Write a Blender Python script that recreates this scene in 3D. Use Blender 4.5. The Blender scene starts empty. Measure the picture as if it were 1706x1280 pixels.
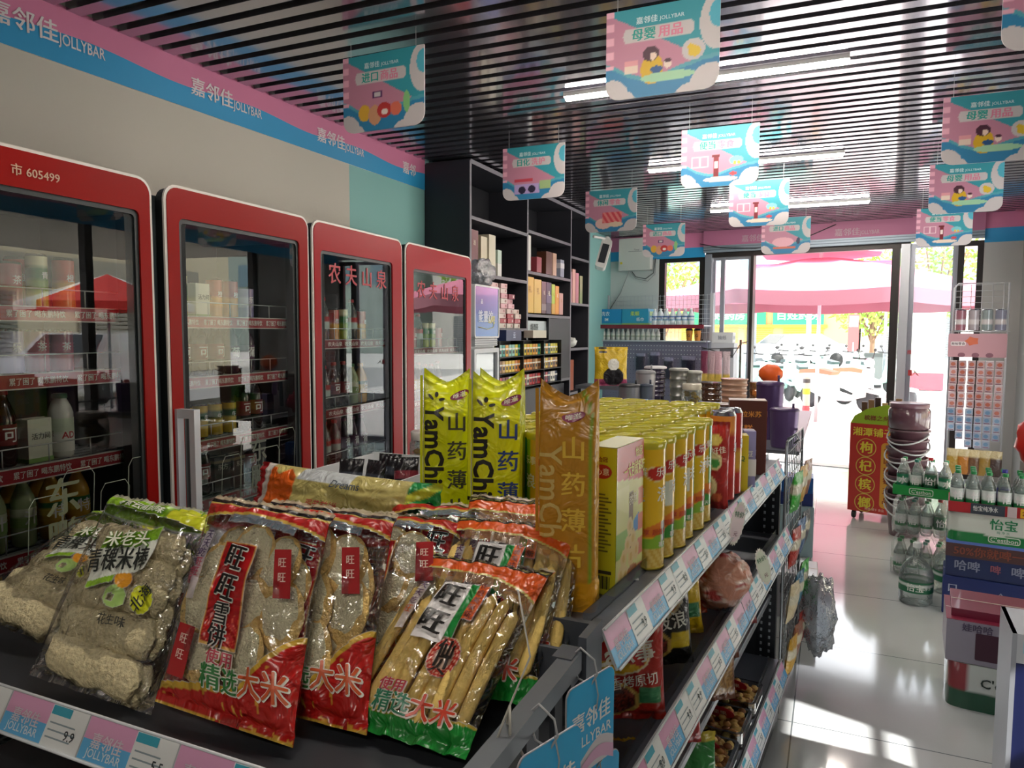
import bpy, bmesh, math, random
from mathutils import Matrix, Vector, noise
SC = bpy.context.scene
COL = SC.collection
PI = math.pi
sin, cos = math.sin, math.cos
R = math.radians
rnd = random.Random(7)

# ------------------------------------------------------------------ camera, light, exposure
cam_data = bpy.data.cameras.new('camera')
cam_data.sensor_width = 36.0
cam_data.lens = 36.0 * 1204.0 / 1706.0
cam_data.clip_start = 0.05
cam_data.clip_end = 400
cam = bpy.data.objects.new('camera', cam_data)
COL.objects.link(cam)
yaw, pitch, roll = R(24.0), R(-4.15), R(0.25)
fw = Vector((-sin(yaw) * cos(pitch), cos(yaw) * cos(pitch), sin(pitch)))
rt = Vector((cos(yaw), sin(yaw), 0))
up = rt.cross(fw)
rt, up = rt * cos(roll) + up * sin(roll), up * cos(roll) - rt * sin(roll)
cam.matrix_world = Matrix(((rt.x, up.x, -fw.x, 0), (rt.y, up.y, -fw.y, 0), (rt.z, up.z, -fw.z, 1.5), (0, 0, 0, 1)))
SC.camera = cam

world = bpy.data.worlds.new('world')
SC.world = world
world.use_nodes = True
wn = world.node_tree.nodes
wn['Background'].inputs[0].default_value = (0.92, 0.95, 1.0, 1)
wn['Background'].inputs[1].default_value = 1.5
sun_data = bpy.data.lights.new('sun', 'SUN')
sun_data.energy = 3.6
sun_data.angle = R(1.0)
sun_data.color = (1, 0.96, 0.9)
sun = bpy.data.objects.new('sun', sun_data)
sun.rotation_euler = (R(13), R(47), 0)
COL.objects.link(sun)
TUBE_EMIT = 27.0
vs = SC.view_settings
vs.view_transform = 'Standard'
vs.look = 'None'
vs.exposure = 1.98
vs.gamma = 1
vs.use_curve_mapping = False
SC.display_settings.display_device = 'sRGB'
cy = SC.cycles
cy.max_bounces = 9
cy.diffuse_bounces = 4
cy.glossy_bounces = 4
cy.transmission_bounces = 4
cy.transparent_max_bounces = 20
cy.sample_clamp_indirect = 12
cy.sample_clamp_direct = 0
cy.caustics_reflective = False
cy.caustics_refractive = False
cy.use_denoising = True
cy.blur_glossy = 0.5

# ------------------------------------------------------------------ helpers
def lin(h):
    if not isinstance(h, str):
        return tuple(h)[:3]
    out = []
    for i in (0, 2, 4):
        c = int(h[i:i + 2], 16) / 255
        out.append(c / 12.92 if c <= 0.04045 else ((c + 0.055) / 1.055) ** 2.4)
    return tuple(out)

_M = {}
def M(h, r=0.5, m=0.0, spec=0.5, bump=0.0, bs=40.0, var=0.0, coat=0.0):
    """plain procedural surface: colour, roughness, optional noise bump and colour variation"""
    key = (h, r, m, spec, bump, bs, var, coat)
    if key in _M:
        return _M[key]
    mt = bpy.data.materials.new('surface_' + str(h))
    mt.use_nodes = True
    nt = mt.node_tree
    b = nt.nodes['Principled BSDF']
    b.inputs['Base Color'].default_value = (*lin(h), 1)
    b.inputs['Roughness'].default_value = r
    b.inputs['Metallic'].default_value = m
    b.inputs['Specular IOR Level'].default_value = spec
    b.inputs['Coat Weight'].default_value = coat
    if bump or var:
        tc = nt.nodes.new('ShaderNodeTexCoord')
        nz = nt.nodes.new('ShaderNodeTexNoise')
        nz.inputs['Scale'].default_value = bs
        nz.inputs['Detail'].default_value = 3
        nt.links.new(tc.outputs['Object'], nz.inputs['Vector'])
        if bump:
            bp = nt.nodes.new('ShaderNodeBump')
            bp.inputs['Strength'].default_value = bump
            bp.inputs['Distance'].default_value = 0.01
            nt.links.new(nz.outputs['Fac'], bp.inputs['Height'])
            nt.links.new(bp.outputs[0], b.inputs['Normal'])
        if var:
            mx = nt.nodes.new('ShaderNodeMix')
            mx.data_type = 'RGBA'
            mx.inputs[6].default_value = (*[c * (1 - var) for c in lin(h)], 1)
            mx.inputs[7].default_value = (*[min(1, c * (1 + var)) for c in lin(h)], 1)
            nt.links.new(nz.outputs['Fac'], mx.inputs[0])
            nt.links.new(mx.outputs[2], b.inputs['Base Color'])
    _M[key] = mt
    return mt

def emit(name, h, s):
    if name in _M:
        return _M[name]
    mt = bpy.data.materials.new(name)
    mt.use_nodes = True
    b = mt.node_tree.nodes['Principled BSDF']
    b.inputs['Base Color'].default_value = (*lin(h), 1)
    b.inputs['Emission Color'].default_value = (*lin(h), 1)
    b.inputs['Emission Strength'].default_value = s
    _M[name] = mt
    return mt

def clear(name, tint='ffffff', base=0.03, grow=0.6, rough=0.03, bump=0.0, bs=30.0, body=0.0, bodycol='ffffff'):
    """thin clear sheet: lets most light through, reflects more at grazing angles; body = share of a milky surface"""
    if name in _M:
        return _M[name]
    mt = bpy.data.materials.new(name)
    mt.use_nodes = True
    nt = mt.node_tree
    N, L = nt.nodes, nt.links
    N.remove(N['Principled BSDF'])
    out = N['Material Output']
    tr = N.new('ShaderNodeBsdfTransparent')
    tr.inputs[0].default_value = (*lin(tint), 1)
    gl = N.new('ShaderNodeBsdfGlossy')
    gl.inputs['Roughness'].default_value = rough
    lw = N.new('ShaderNodeLayerWeight')
    lw.inputs[0].default_value = 0.25
    mr = N.new('ShaderNodeMath')
    mr.operation = 'MULTIPLY_ADD'
    mr.inputs[1].default_value = grow
    mr.inputs[2].default_value = base
    mr.use_clamp = True
    L.new(lw.outputs['Fresnel'], mr.inputs[0])
    mx = N.new('ShaderNodeMixShader')
    L.new(mr.outputs[0], mx.inputs[0])
    first = tr
    if body:
        d0 = N.new('ShaderNodeBsdfDiffuse')
        d0.inputs[0].default_value = (*lin(bodycol), 1)
        d1 = N.new('ShaderNodeBsdfTranslucent')
        d1.inputs[0].default_value = (*lin(bodycol), 1)
        df = N.new('ShaderNodeMixShader')
        df.inputs[0].default_value = 0.55
        L.new(d0.outputs[0], df.inputs[1])
        L.new(d1.outputs[0], df.inputs[2])
        m2 = N.new('ShaderNodeMixShader')
        m2.inputs[0].default_value = body
        L.new(tr.outputs[0], m2.inputs[1])
        L.new(df.outputs[0], m2.inputs[2])
        first = m2
    L.new(first.outputs[0], mx.inputs[1])
    L.new(gl.outputs[0], mx.inputs[2])
    if bump:
        tc = N.new('ShaderNodeTexCoord')
        nz = N.new('ShaderNodeTexNoise')
        nz.inputs['Scale'].default_value = bs
        nz.inputs['Detail'].default_value = 2
        nz.inputs['Distortion'].default_value = 1.2
        bp = N.new('ShaderNodeBump')
        bp.inputs['Strength'].default_value = bump
        bp.inputs['Distance'].default_value = 0.02
        L.new(tc.outputs['Object'], nz.inputs['Vector'])
        L.new(nz.outputs['Fac'], bp.inputs['Height'])
        L.new(bp.outputs[0], gl.inputs['Normal'])
        L.new(bp.outputs[0], lw.inputs['Normal'])
    L.new(mx.outputs[0], out.inputs[0])
    _M[name] = mt
    return mt

def printed(name, rough=0.4, film=False, bump=0.0, bs=25.0, coat=0.0, spec=0.5):
    """printed sheet: reads the pattern colour from the mesh; film=True leaves unprinted places clear"""
    if name in _M:
        return _M[name]
    mt = bpy.data.materials.new(name)
    mt.use_nodes = True
    nt = mt.node_tree
    N, L = nt.nodes, nt.links
    b = N['Principled BSDF']
    b.inputs['Roughness'].default_value = rough
    b.inputs['Coat Weight'].default_value = coat
    b.inputs['Specular IOR Level'].default_value = spec
    at = N.new('ShaderNodeAttribute')
    at.attribute_name = 'Col'
    L.new(at.outputs['Color'], b.inputs['Base Color'])
    nrm = None
    if bump:
        tc = N.new('ShaderNodeTexCoord')
        nz = N.new('ShaderNodeTexNoise')
        nz.inputs['Scale'].default_value = bs
        nz.inputs['Detail'].default_value = 2.5
        nz.inputs['Distortion'].default_value = 1.5
        bp = N.new('ShaderNodeBump')
        bp.inputs['Strength'].default_value = bump
        bp.inputs['Distance'].default_value = 0.02
        L.new(tc.outputs['Object'], nz.inputs['Vector'])
        L.new(nz.outputs['Fac'], bp.inputs['Height'])
        L.new(bp.outputs[0], b.inputs['Normal'])
        nrm = bp
    if film:
        tr = N.new('ShaderNodeBsdfTransparent')
        gl = N.new('ShaderNodeBsdfGlossy')
        gl.inputs['Roughness'].default_value = 0.07
        lw = N.new('ShaderNodeLayerWeight')
        lw.inputs[0].default_value = 0.3
        mr = N.new('ShaderNodeMath')
        mr.operation = 'MULTIPLY_ADD'
        mr.inputs[1].default_value = 0.65
        mr.inputs[2].default_value = 0.08
        L.new(lw.outputs['Fresnel'], mr.inputs[0])
        mx = N.new('ShaderNodeMixShader')
        L.new(mr.outputs[0], mx.inputs[0])
        L.new(tr.outputs[0], mx.inputs[1])
        L.new(gl.outputs[0], mx.inputs[2])
        m2 = N.new('ShaderNodeMixShader')
        L.new(at.outputs['Alpha'], m2.inputs[0])
        L.new(mx.outputs[0], m2.inputs[1])
        L.new(b.outputs[0], m2.inputs[2])
        L.new(m2.outputs[0], N['Material Output'].inputs[0])
        if nrm:
            L.new(nrm.outputs[0], gl.inputs['Normal'])
            L.new(nrm.outputs[0], lw.inputs['Normal'])
    _M[name] = mt
    return mt

_T = {}
def text_geo(s, bold=0.0, fine=False):
    key = (s, bold, fine)
    if key not in _T and bold > 0 and any(ord(ch) > 0x2000 for ch in s):
        # heavier strokes for ideographs: the same glyph laid down a few times, slightly shifted
        v0, f0 = text_geo(s, 0.0, fine)
        offs = [(-bold, -bold * .4), (bold, bold * .4)] if bold < .04 else [(bold * .9 * cos(k * PI / 4), bold * .9 * sin(k * PI / 4)) for k in range(8)]
        v1, f1 = [], []
        for dx, dy in offs:
            n = len(v1)
            v1 += [(x + dx, y + dy) for x, y in v0]
            f1 += [tuple(i + n for i in f) for f in f0]
        _T[key] = (v1, f1)
    if key not in _T:
        c = bpy.data.curves.new('t', 'FONT')
        c.body = s
        c.resolution_u = 2
        c.offset = bold
        c.align_x = 'CENTER'
        o = bpy.data.objects.new('t', c)
        COL.objects.link(o)
        dg = bpy.context.evaluated_depsgraph_get()
        me = bpy.data.meshes.new_from_object(o.evaluated_get(dg))
        vs_ = [(v.co.x, v.co.y - 0.36) for v in me.vertices]
        if fine:
            bm = bmesh.new()
            bm.from_mesh(me)
            bmesh.ops.triangulate(bm, faces=bm.faces)
            for _ in range(3):
                es = [e for e in bm.edges if e.calc_length() > .22]
                if not es: break
                bmesh.ops.subdivide_edges(bm, edges=es, cuts=1)
                bmesh.ops.triangulate(bm, faces=bm.faces)
            bm.to_mesh(me)
            bm.free()
            vs_ = [(v.co.x, v.co.y - 0.36) for v in me.vertices]
        fs = [tuple(p.vertices) for p in me.polygons]
        bpy.data.meshes.remove(me)
        bpy.data.objects.remove(o)
        bpy.data.curves.remove(c)
        if vs_:
            x0, x1 = min(v[0] for v in vs_), max(v[0] for v in vs_)
            vs_ = [(x - (x0 + x1) / 2, y) for x, y in vs_]
        _T[key] = (vs_, fs)
    return _T[key]

class MB:
    """collects shapes, then links them as one mesh object"""
    def __init__(s, T=None):
        s.v, s.f, s.mi, s.sm, s.mats, s.cols, s.T = [], [], [], [], [], {}, T
    def add(s, vs_, fs, mat, smooth=False, cols=None):
        n = len(s.v)
        if s.T is not None:
            vs_ = [tuple(s.T @ Vector(v)) for v in vs_]
        s.v.extend(vs_)
        if mat not in s.mats:
            s.mats.append(mat)
        k = s.mats.index(mat)
        for f in fs:
            s.f.append(tuple(i + n for i in f))
            s.mi.append(k)
            s.sm.append(smooth)
        if cols:
            for i, c in enumerate(cols):
                s.cols[n + i] = c
        return s
    def box(s, x0, x1, y0, y1, z0, z1, mat):
        v = [(x, y, z) for x in (x0, x1) for y in (y0, y1) for z in (z0, z1)]
        return s.add(v, [(0, 1, 3, 2), (4, 6, 7, 5), (0, 4, 5, 1), (2, 3, 7, 6), (0, 2, 6, 4), (1, 5, 7, 3)], mat)
    def cbox(s, x, y, z, w, d, h, mat):
        return s.box(x - w / 2, x + w / 2, y - d / 2, y + d / 2, z, z + h, mat)
    def prism(s, poly, a, b, mat, axis='z', smooth=False):
        """extrude a 2D outline from a to b along axis (axis y: outline is x,z; axis x: outline is y,z)"""
        def P(p, t):
            return (p[0], p[1], t) if axis == 'z' else ((p[0], t, p[1]) if axis == 'y' else (t, p[0], p[1]))
        n = len(poly)
        v = [P(p, a) for p in poly] + [P(p, b) for p in poly]
        fs = [(i, (i + 1) % n, (i + 1) % n + n, i + n) for i in range(n)]
        s.add(v, fs, mat, smooth)
        s.add([P(p, a) for p in poly], [tuple(range(n))[::-1]], mat)
        return s.add([P(p, b) for p in poly], [tuple(range(n))], mat)
    def frame(s, outer, inner, a, b, mat, axis='y'):
        """ring between two outlines with the same number of points, extruded"""
        def P(p, t):
            return (p[0], p[1], t) if axis == 'z' else ((p[0], t, p[1]) if axis == 'y' else (t, p[0], p[1]))
        n = len(outer)
        v = [P(p, a) for p in outer] + [P(p, a) for p in inner] + [P(p, b) for p in outer] + [P(p, b) for p in inner]
        fs = []
        for i in range(n):
            j = (i + 1) % n
            fs += [(i, j, j + n, i + n), (i + 2 * n, i + 3 * n, j + 3 * n, j + 2 * n), (i, i + 2 * n, j + 2 * n, j), (i + n, j + n, j + 3 * n, i + 3 * n)]
        return s.add(v, fs, mat)
    def lathe(s, prof, mat, c=(0, 0, 0), seg=20, smooth=True, cap=True, sx=1, sy=1):
        v, fs = [], []
        for r, z in prof:
            for i in range(seg):
                a = 2 * PI * i / seg
                v.append((c[0] + r * cos(a) * sx, c[1] + r * sin(a) * sy, c[2] + z))
        for k in range(len(prof) - 1):
            for i in range(seg):
                j = (i + 1) % seg
                fs.append((k * seg + i, k * seg + j, (k + 1) * seg + j, (k + 1) * seg + i))
        s.add(v, fs, mat, smooth)
        if cap:
            for k, flip in ((0, True), (len(prof) - 1, False)):
                if prof[k][0] > 1e-4:
                    ring = v[k * seg:(k + 1) * seg]
                    s.add(ring, [tuple(range(seg))[::-1] if flip else tuple(range(seg))], mat)
        return s
    def tube(s, pts, r, mat, seg=8, closed=False, smooth=True):
        pts = [Vector(p) for p in pts]
        n = len(pts)
        v, fs = [], []
        prev = None
        for i, p in enumerate(pts):
            a = pts[(i - 1) % n] if (closed or i > 0) else p
            b = pts[(i + 1) % n] if (closed or i < n - 1) else p
            t = (b - a)
            t = t.normalized() if t.length > 1e-9 else Vector((0, 0, 1))
            if prev is None:
                h = Vector((0, 0, 1)) if abs(t.z) < 0.9 else Vector((1, 0, 0))
                x = t.cross(h).normalized()
            else:
                x = (prev - t * prev.dot(t)).normalized()
            prev = x
            y = t.cross(x)
            for k in range(seg):
                q = 2 * PI * k / seg
                v.append(tuple(p + (x * cos(q) + y * sin(q)) * r))
        m = n if closed else n - 1
        for i in range(m):
            for k in range(seg):
                i2, k2 = (i + 1) % n, (k + 1) % seg
                fs.append((i * seg + k, i2 * seg + k, i2 * seg + k2, i * seg + k2))
        if not closed:
            fs += [tuple(range(seg)), tuple(range((n - 1) * seg, n * seg))[::-1]]
        return s.add(v, fs, mat, smooth)
    def ball(s, c, rx, ry, rz, mat, seg=14, rings=9, wob=0.0, seed=0.0):
        v, fs = [], []
        for i in range(rings + 1):
            th = PI * i / rings
            for k in range(seg):
                a = 2 * PI * k / seg
                p = Vector((sin(th) * cos(a), sin(th) * sin(a), cos(th)))
                q = 1 + (wob * noise.noise(p * 2.3 + Vector((seed, seed * 2, 0))) if wob else 0)
                v.append((c[0] + p.x * rx * q, c[1] + p.y * ry * q, c[2] + p.z * rz * q))
        for i in range(rings):
            for k in range(seg):
                j = (k + 1) % seg
                fs.append((i * seg + k, (i + 1) * seg + k, (i + 1) * seg + j, i * seg + j))
        return s.add(v, fs, mat, True)
    def text(s, t, size, fn, mat, bold=0.0, width=None, sx=1.0):
        """flat letters, size = height of one character, fn maps (x, y) on the sheet to a point"""
        vs_, fs = text_geo(t, bold, not isinstance(fn, Matrix))
        if not vs_:
            return s
        k = size
        kx = k * sx
        if width:
            w = max(p[0] for p in vs_) - min(p[0] for p in vs_)
            kx = width / w
        if isinstance(fn, Matrix):
            mm = fn
            nl = 2 if 0 < bold < .04 and any(ord(ch) > 0x2000 for ch in t) else 1
            half = len(vs_) // nl
            return s.add([tuple(mm @ Vector((x * kx, y * k, 6e-5 * (i // half)))) for i, (x, y) in enumerate(vs_)], fs, mat)
        return s.add([fn(x * kx, y * k) for x, y in vs_], fs, mat)
    def grid(s, fn, nu, nv, mat, colfn=None, smooth=True, closed=False):
        v, c = [], []
        for j in range(nv + 1):
            for i in range(nu + (0 if closed else 1)):
                u, w = i / nu, j / nv
                v.append(fn(u, w))
                if colfn:
                    c.append(colfn(u, w))
        n = nu if closed else nu + 1
        fs = []
        for j in range(nv):
            for i in range(nu):
                a, b = j * n + i, j * n + (i + 1) % n
                fs.append((a, b, b + n, a + n))
        return s.add(v, fs, mat, smooth, c if colfn else None)
    def build(s, name, parent=None):
        me = bpy.data.meshes.new(name)
        me.from_pydata(s.v, [], s.f)
        for m in s.mats:
            me.materials.append(m)
        me.polygons.foreach_set('material_index', s.mi)
        me.polygons.foreach_set('use_smooth', s.sm)
        if s.cols:
            at = me.color_attributes.new('Col', 'FLOAT_COLOR', 'POINT')
            buf = [1.0] * (4 * len(s.v))
            for i, c in s.cols.items():
                buf[4 * i:4 * i + len(c)] = c
            at.data.foreach_set('color', buf)
        me.update()
        o = bpy.data.objects.new(name, me)
        COL.objects.link(o)
        if parent is not None:
            o.parent = parent
        return o

def tag(o, label=None, cat=None, group=None, kind=None):
    if label: o['label'] = label
    if cat: o['category'] = cat
    if group: o['group'] = group
    if kind: o['kind'] = kind
    return o

def thing(name, label, cat, loc=(0, 0, 0), rz=0.0, group=None, mat=None):
    o = bpy.data.objects.new(name, None)
    o.empty_display_size = 0.05
    COL.objects.link(o)
    if mat is not None:
        o.matrix_world = mat
    else:
        o.location = loc
        o.rotation_euler = (0, 0, rz)
    return tag(o, label, cat, group)

def solo(mb, name, label, cat, loc=None, rz=0.0, group=None, mat=None):
    o = mb.build(name)
    if mat is not None:
        o.matrix_world = mat
    elif loc is not None:
        o.location = loc
        o.rotation_euler = (0, 0, rz)
    return tag(o, label, cat, group)

def dup(o, label=None, loc=None, rz=None, group=None, mat=None):
    """copy of a thing with copies of its parts and sub-parts"""
    def cp(x, par):
        c = x.copy()
        COL.objects.link(c)
        if par is not None:
            c.parent = par
        for ch in kids.get(x.name, []):
            cp(ch, c)
        return c
    kids = {}
    for x in bpy.data.objects:
        if x.parent is not None:
            kids.setdefault(x.parent.name, []).append(x)
    r = cp(o, None)
    if mat is not None: r.matrix_world = mat
    if loc is not None: r.location = loc
    if rz is not None: r.rotation_euler = (0, 0, rz)
    if label: r['label'] = label
    if group: r['group'] = group
    return r

def struct(mb, name, kind='structure'):
    o = mb.build(name)
    o['kind'] = kind
    return o

def TM(loc=(0, 0, 0), rz=0.0, rx=0.0, ry=0.0):
    return Matrix.Translation(loc) @ Matrix.Rotation(rz, 4, 'Z') @ Matrix.Rotation(ry, 4, 'Y') @ Matrix.Rotation(rx, 4, 'X')

def rrect(x0, x1, z0, z1, r, n=5, corners=(1, 1, 1, 1)):
    """rounded rectangle outline; corners = bottom-left, bottom-right, top-right, top-left"""
    pts = []
    for k, (cx, cz, a0) in enumerate(((x0, z0, PI), (x1, z0, 1.5 * PI), (x1, z1, 0), (x0, z1, 0.5 * PI))):
        q = r * corners[k]
        sx, sz = (1 if cx == x0 else -1), (1 if cz == z0 else -1)
        for i in range(n + 1):
            a = a0 + 0.5 * PI * i / n
            pts.append((cx + sx * q + q * cos(a), cz + sz * q + q * sin(a)))
    return pts

FRONT = Matrix.Rotation(PI / 2, 4, 'X')     # sheet x,y -> x,z facing -y
def face_front(x, y, z):                    # letters on a face that looks to -y
    return Matrix.Translation((x, y, z)) @ FRONT
def face_right(x, y, z):                    # letters on a face that looks to +x
    return Matrix.Translation((x, y, z)) @ Matrix.Rotation(PI / 2, 4, 'Z') @ FRONT
def face_left(x, y, z):
    return Matrix.Translation((x, y, z)) @ Matrix.Rotation(-PI / 2, 4, 'Z') @ FRONT
ORD = ['first', 'second', 'third', 'fourth', 'fifth', 'sixth', 'seventh', 'eighth', 'ninth', 'tenth', 'eleventh', 'twelfth', 'thirteenth', 'fourteenth', 'fifteenth', 'sixteenth']

PINK, BLUE, TEAL = 'd77fa6', '2f9fd6', '35b3c4'
WHITE = M('e8e8e6', 0.4)
BLACK = M('0c0c0e', 0.45)
DARK = M('1c1e22', 0.5)
STEEL = M('8b8f94', 0.35, 0.8)
CHROME = M('d8dadd', 0.18, 1.0)
GREY = M('53585f', 0.45, 0.3)
CARD = printed('printed_card', 0.45)
GLOSSCARD = printed('printed_glossy', 0.2, coat=0.4)
FILM = printed('printed_film', 0.25, film=True, bump=1.0, bs=18.0)
FOIL = printed('printed_foil', 0.28, bump=0.55, bs=18.0, coat=0.2)
GLASS = clear('clear_glass', 'f2f7f4', 0.02, 0.9, 0.0)
HAZE = clear('hazy_glass', 'eef3f6', 0.03, 0.9, 0.0, body=.13, bodycol='d9e3ec')
FGLASS = clear('cooler_glass', 'f6f9f7', 0.05, 1.1, 0.004)
PLASTIC = clear('clear_plastic', 'fbfefd', 0.06, 0.8, 0.06, bump=0.35, bs=40, body=0.09, bodycol='f4fdfa')
WRAP = clear('shrink_wrap', 'fdfefe', 0.05, 0.6, 0.10, bump=1.0, bs=22, body=0.06)
# ------------------------------------------------------------------ room shell
X0, X1, YB = -2.69, 1.66, -2.6
ZC = 2.70
FA = R(-8.0)
FO = Vector((-2.74, 9.19, 0))
def fy(x, d=0.0):                 # front wall inner face
    return FO.y + (x - FO.x) * math.tan(FA) + d
TF = Matrix.Translation(FO) @ Matrix.Rotation(FA, 4, 'Z')   # local: x along wall, y outward

# floor: polished grey tiles
fm = bpy.data.materials.new('polished_tile')
fm.use_nodes = True
nt = fm.node_tree
b = nt.nodes['Principled BSDF']
tc = nt.nodes.new('ShaderNodeTexCoord')
br = nt.nodes.new('ShaderNodeTexBrick')
br.offset = 0.0
br.inputs['Scale'].default_value = 1.0
br.inputs['Brick Width'].default_value = 0.8
br.inputs['Row Height'].default_value = 0.8
br.inputs['Mortar Size'].default_value = 0.0028
br.inputs['Color1'].default_value = (*lin('cdd1d2'), 1)
br.inputs['Color2'].default_value = (*lin('c8cdcf'), 1)
br.inputs['Mortar'].default_value = (*lin('6d7478'), 1)
nz = nt.nodes.new('ShaderNodeTexNoise')
nz.inputs['Scale'].default_value = 1.7
nz.inputs['Detail'].default_value = 5
mp = nt.nodes.new('ShaderNodeMapping')
mp.inputs['Location'].default_value = (0.1, 0.3, 0)
nt.links.new(tc.outputs['Object'], mp.inputs[0])
nt.links.new(mp.outputs[0], br.inputs['Vector'])
nt.links.new(tc.outputs['Object'], nz.inputs['Vector'])
mx = nt.nodes.new('ShaderNodeMix')
mx.data_type = 'RGBA'
mx.blend_type = 'MULTIPLY'
mx.inputs[0].default_value = 0.16
nt.links.new(br.outputs['Color'], mx.inputs[6])
nt.links.new(nz.outputs['Fac'], mx.inputs[7])
nt.links.new(mx.outputs[2], b.inputs['Base Color'])
b.inputs['Roughness'].default_value = 0.09
b.inputs['Specular IOR Level'].default_value = 0.85
bp = nt.nodes.new('ShaderNodeBump')
bp.inputs['Strength'].default_value = 0.06
bp.inputs['Distance'].default_value = 0.01
nt.links.new(nz.outputs['Fac'], bp.inputs['Height'])
nt.links.new(bp.outputs[0], b.inputs['Normal'])
mb = MB()
mb.add([(X0 - .05, YB, 0), (X1, YB, 0), (X1, fy(X1, .12), 0), (X0 - .05, fy(X0, .12), 0)], [(0, 1, 2, 3)], fm)
mb.add([(X0 - .05, YB, -.1), (X1, YB, -.1), (X1, fy(X1, .12), -.1), (X0 - .05, fy(X0, .12), -.1)], [(3, 2, 1, 0)], DARK)
struct(mb, 'floor')

# walls
WALL = M('cfcabf', 0.75, bump=0.05, bs=60)
TEALW = M('8fc4c1', 0.7, bump=0.05, bs=60)
mb = MB()
mb.box(X0 - .12, X0, YB, 3.63, 0, 2.9, WALL)
mb.box(X0 - .12, X0, 3.63, fy(X0, .15), 0, 2.9, TEALW)
struct(mb, 'wall_left')
mb = MB()
mb.box(X0 - .12, X1 + .12, YB - .12, YB, 0, 2.9, M('b5b1aa', .8))
struct(mb, 'wall_back')
# right wall with a glazed street entrance between y 3.9 and 7.2
GW = M('aaa9a6', 0.75, bump=0.05, bs=60)
mb = MB()
mb.box(X1, X1 + .14, 2.54, 3.7, 0, 2.9, GW)
mb.box(X1, X1 + .14, YB, 1.1, 0, 2.9, GW)
mb.box(X1, X1 + .14, 1.1, 2.54, 1.78, 2.9, GW)  # opening for the added window below
mb.box(X1, X1 + .14, 1.1, 2.54, 0, 1.27, GW)
mb.box(X1, X1 + .14, 7.3, fy(X1, .1), 0, 2.9, GW)
mb.box(X1, X1 + .14, 3.7, 7.3, 2.5, 2.9, GW)
struct(mb, 'wall_right')
FR = M('2a2524', 0.4, 0.3)
mb = MB()
for y0, y1 in ((3.7, 3.78), (4.86, 4.94), (6.02, 6.1), (7.22, 7.3)):
    mb.box(X1 + .03, X1 + .10, y0, y1, 0, 2.5, FR)
mb.box(X1 + .03, X1 + .10, 3.7, 7.3, 2.43, 2.5, FR)
mb.box(X1 + .03, X1 + .10, 3.7, 7.3, 0, .07, FR)
struct(mb, 'door_2')
m = MB()  # unseen window, added so the sun throws a bright patch on the floor
for y0 in (1.1, 2.51):
    m.box(X1 + .03, X1 + .10, y0, y0 + .03, 1.27, 1.78, FR)
m.box(X1 + .05, X1 + .08, 1.13, 2.51, 1.41, 1.44, FR)  # bar set to cut a dark stripe through the sun patch
m.box(X1 + .03, X1 + .10, 1.13, 2.51, 1.75, 1.78, FR)
m.box(X1 + .03, X1 + .10, 1.13, 2.51, 1.27, 1.30, FR)
struct(m, 'added_sun_window')

# front wall in its own frame: s along the wall, y outward
mb = MB(TF)
FW = M('cfd4d2', 0.7, bump=0.05, bs=60)
mb.box(-.02, .70, 0, .14, 0, 2.9, FW)
mb.box(4.12, 4.45, 0, .14, 0, 2.9, M('c4c3bf', .7))
mb.box(.70, 4.12, 0, .14, 2.50, 2.9, FW)
struct(mb, 'wall_front')

def framed(name, s0, s1, z0, z1, y0, y1, t, mat=FR, extra=(), pane=None):
    m = MB(TF)
    m.box(s0, s0 + t, y0, y1, z0, z1, mat)
    m.box(s1 - t, s1, y0, y1, z0, z1, mat)
    m.box(s0 + t, s1 - t, y0, y1, z1 - t, z1, mat)
    m.box(s0 + t, s1 - t, y0, y1, z0, z0 + t, mat)
    for e in extra:
        m.box(*e, mat)
    o = struct(m, name)
    g = MB(TF)
    ym = (y0 + y1) / 2
    g.add([(s0 + t, ym, z0 + t), (s1 - t, ym, z0 + t), (s1 - t, ym, z1 - t), (s0 + t, ym, z1 - t)], [(0, 1, 2, 3)], pane or GLASS)
    g.build('window_pane', o)
    return o
ALU = M('9fa3ad', 0.35, 0.5)
framed('window_1', .70, 1.29, 0, 2.44, .03, .10, .075)
m = MB(TF)
m.box(1.29, 1.37, 0.0, .10, 0, 2.44, ALU)
m.box(3.30, 3.375, .0, .12, 0, 2.44, FR)
m.box(3.385, 3.47, 0.0, .10, 0, 2.44, M('c3c6cc', .35, .4))
m.box(1.83, 1.865, .0, .12, 0, 2.44, FR)
m.box(1.29, 3.47, .02, .10, 2.40, 2.46, FR)
struct(m, 'door_1')
framed('window_2', 1.37, 1.83, 0, 2.40, .05, .075, .035, ALU, [(1.47, 1.52, .04, .08, 0, 2.40)], HAZE)
framed('window_3', 3.47, 3.90, 0, 2.44, .05, .075, .045, ALU, (), HAZE)
framed('window_4', 3.90, 4.12, 0, 2.44, .02, .10, .055)
# head rail of the sliding doors and the shop band
m = MB(TF)
m.box(1.29, 4.12, -.07, .0, 2.455, 2.53, M('8c9aa6', .4, .3))
m.box(1.29, 4.12, -.075, -.07, 2.475, 2.485, M('5d6a76', .4, .3))
m.box(1.29, 4.12, -.075, -.07, 2.505, 2.512, M('5d6a76', .4, .3))
struct(m, 'trim_3')

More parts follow.
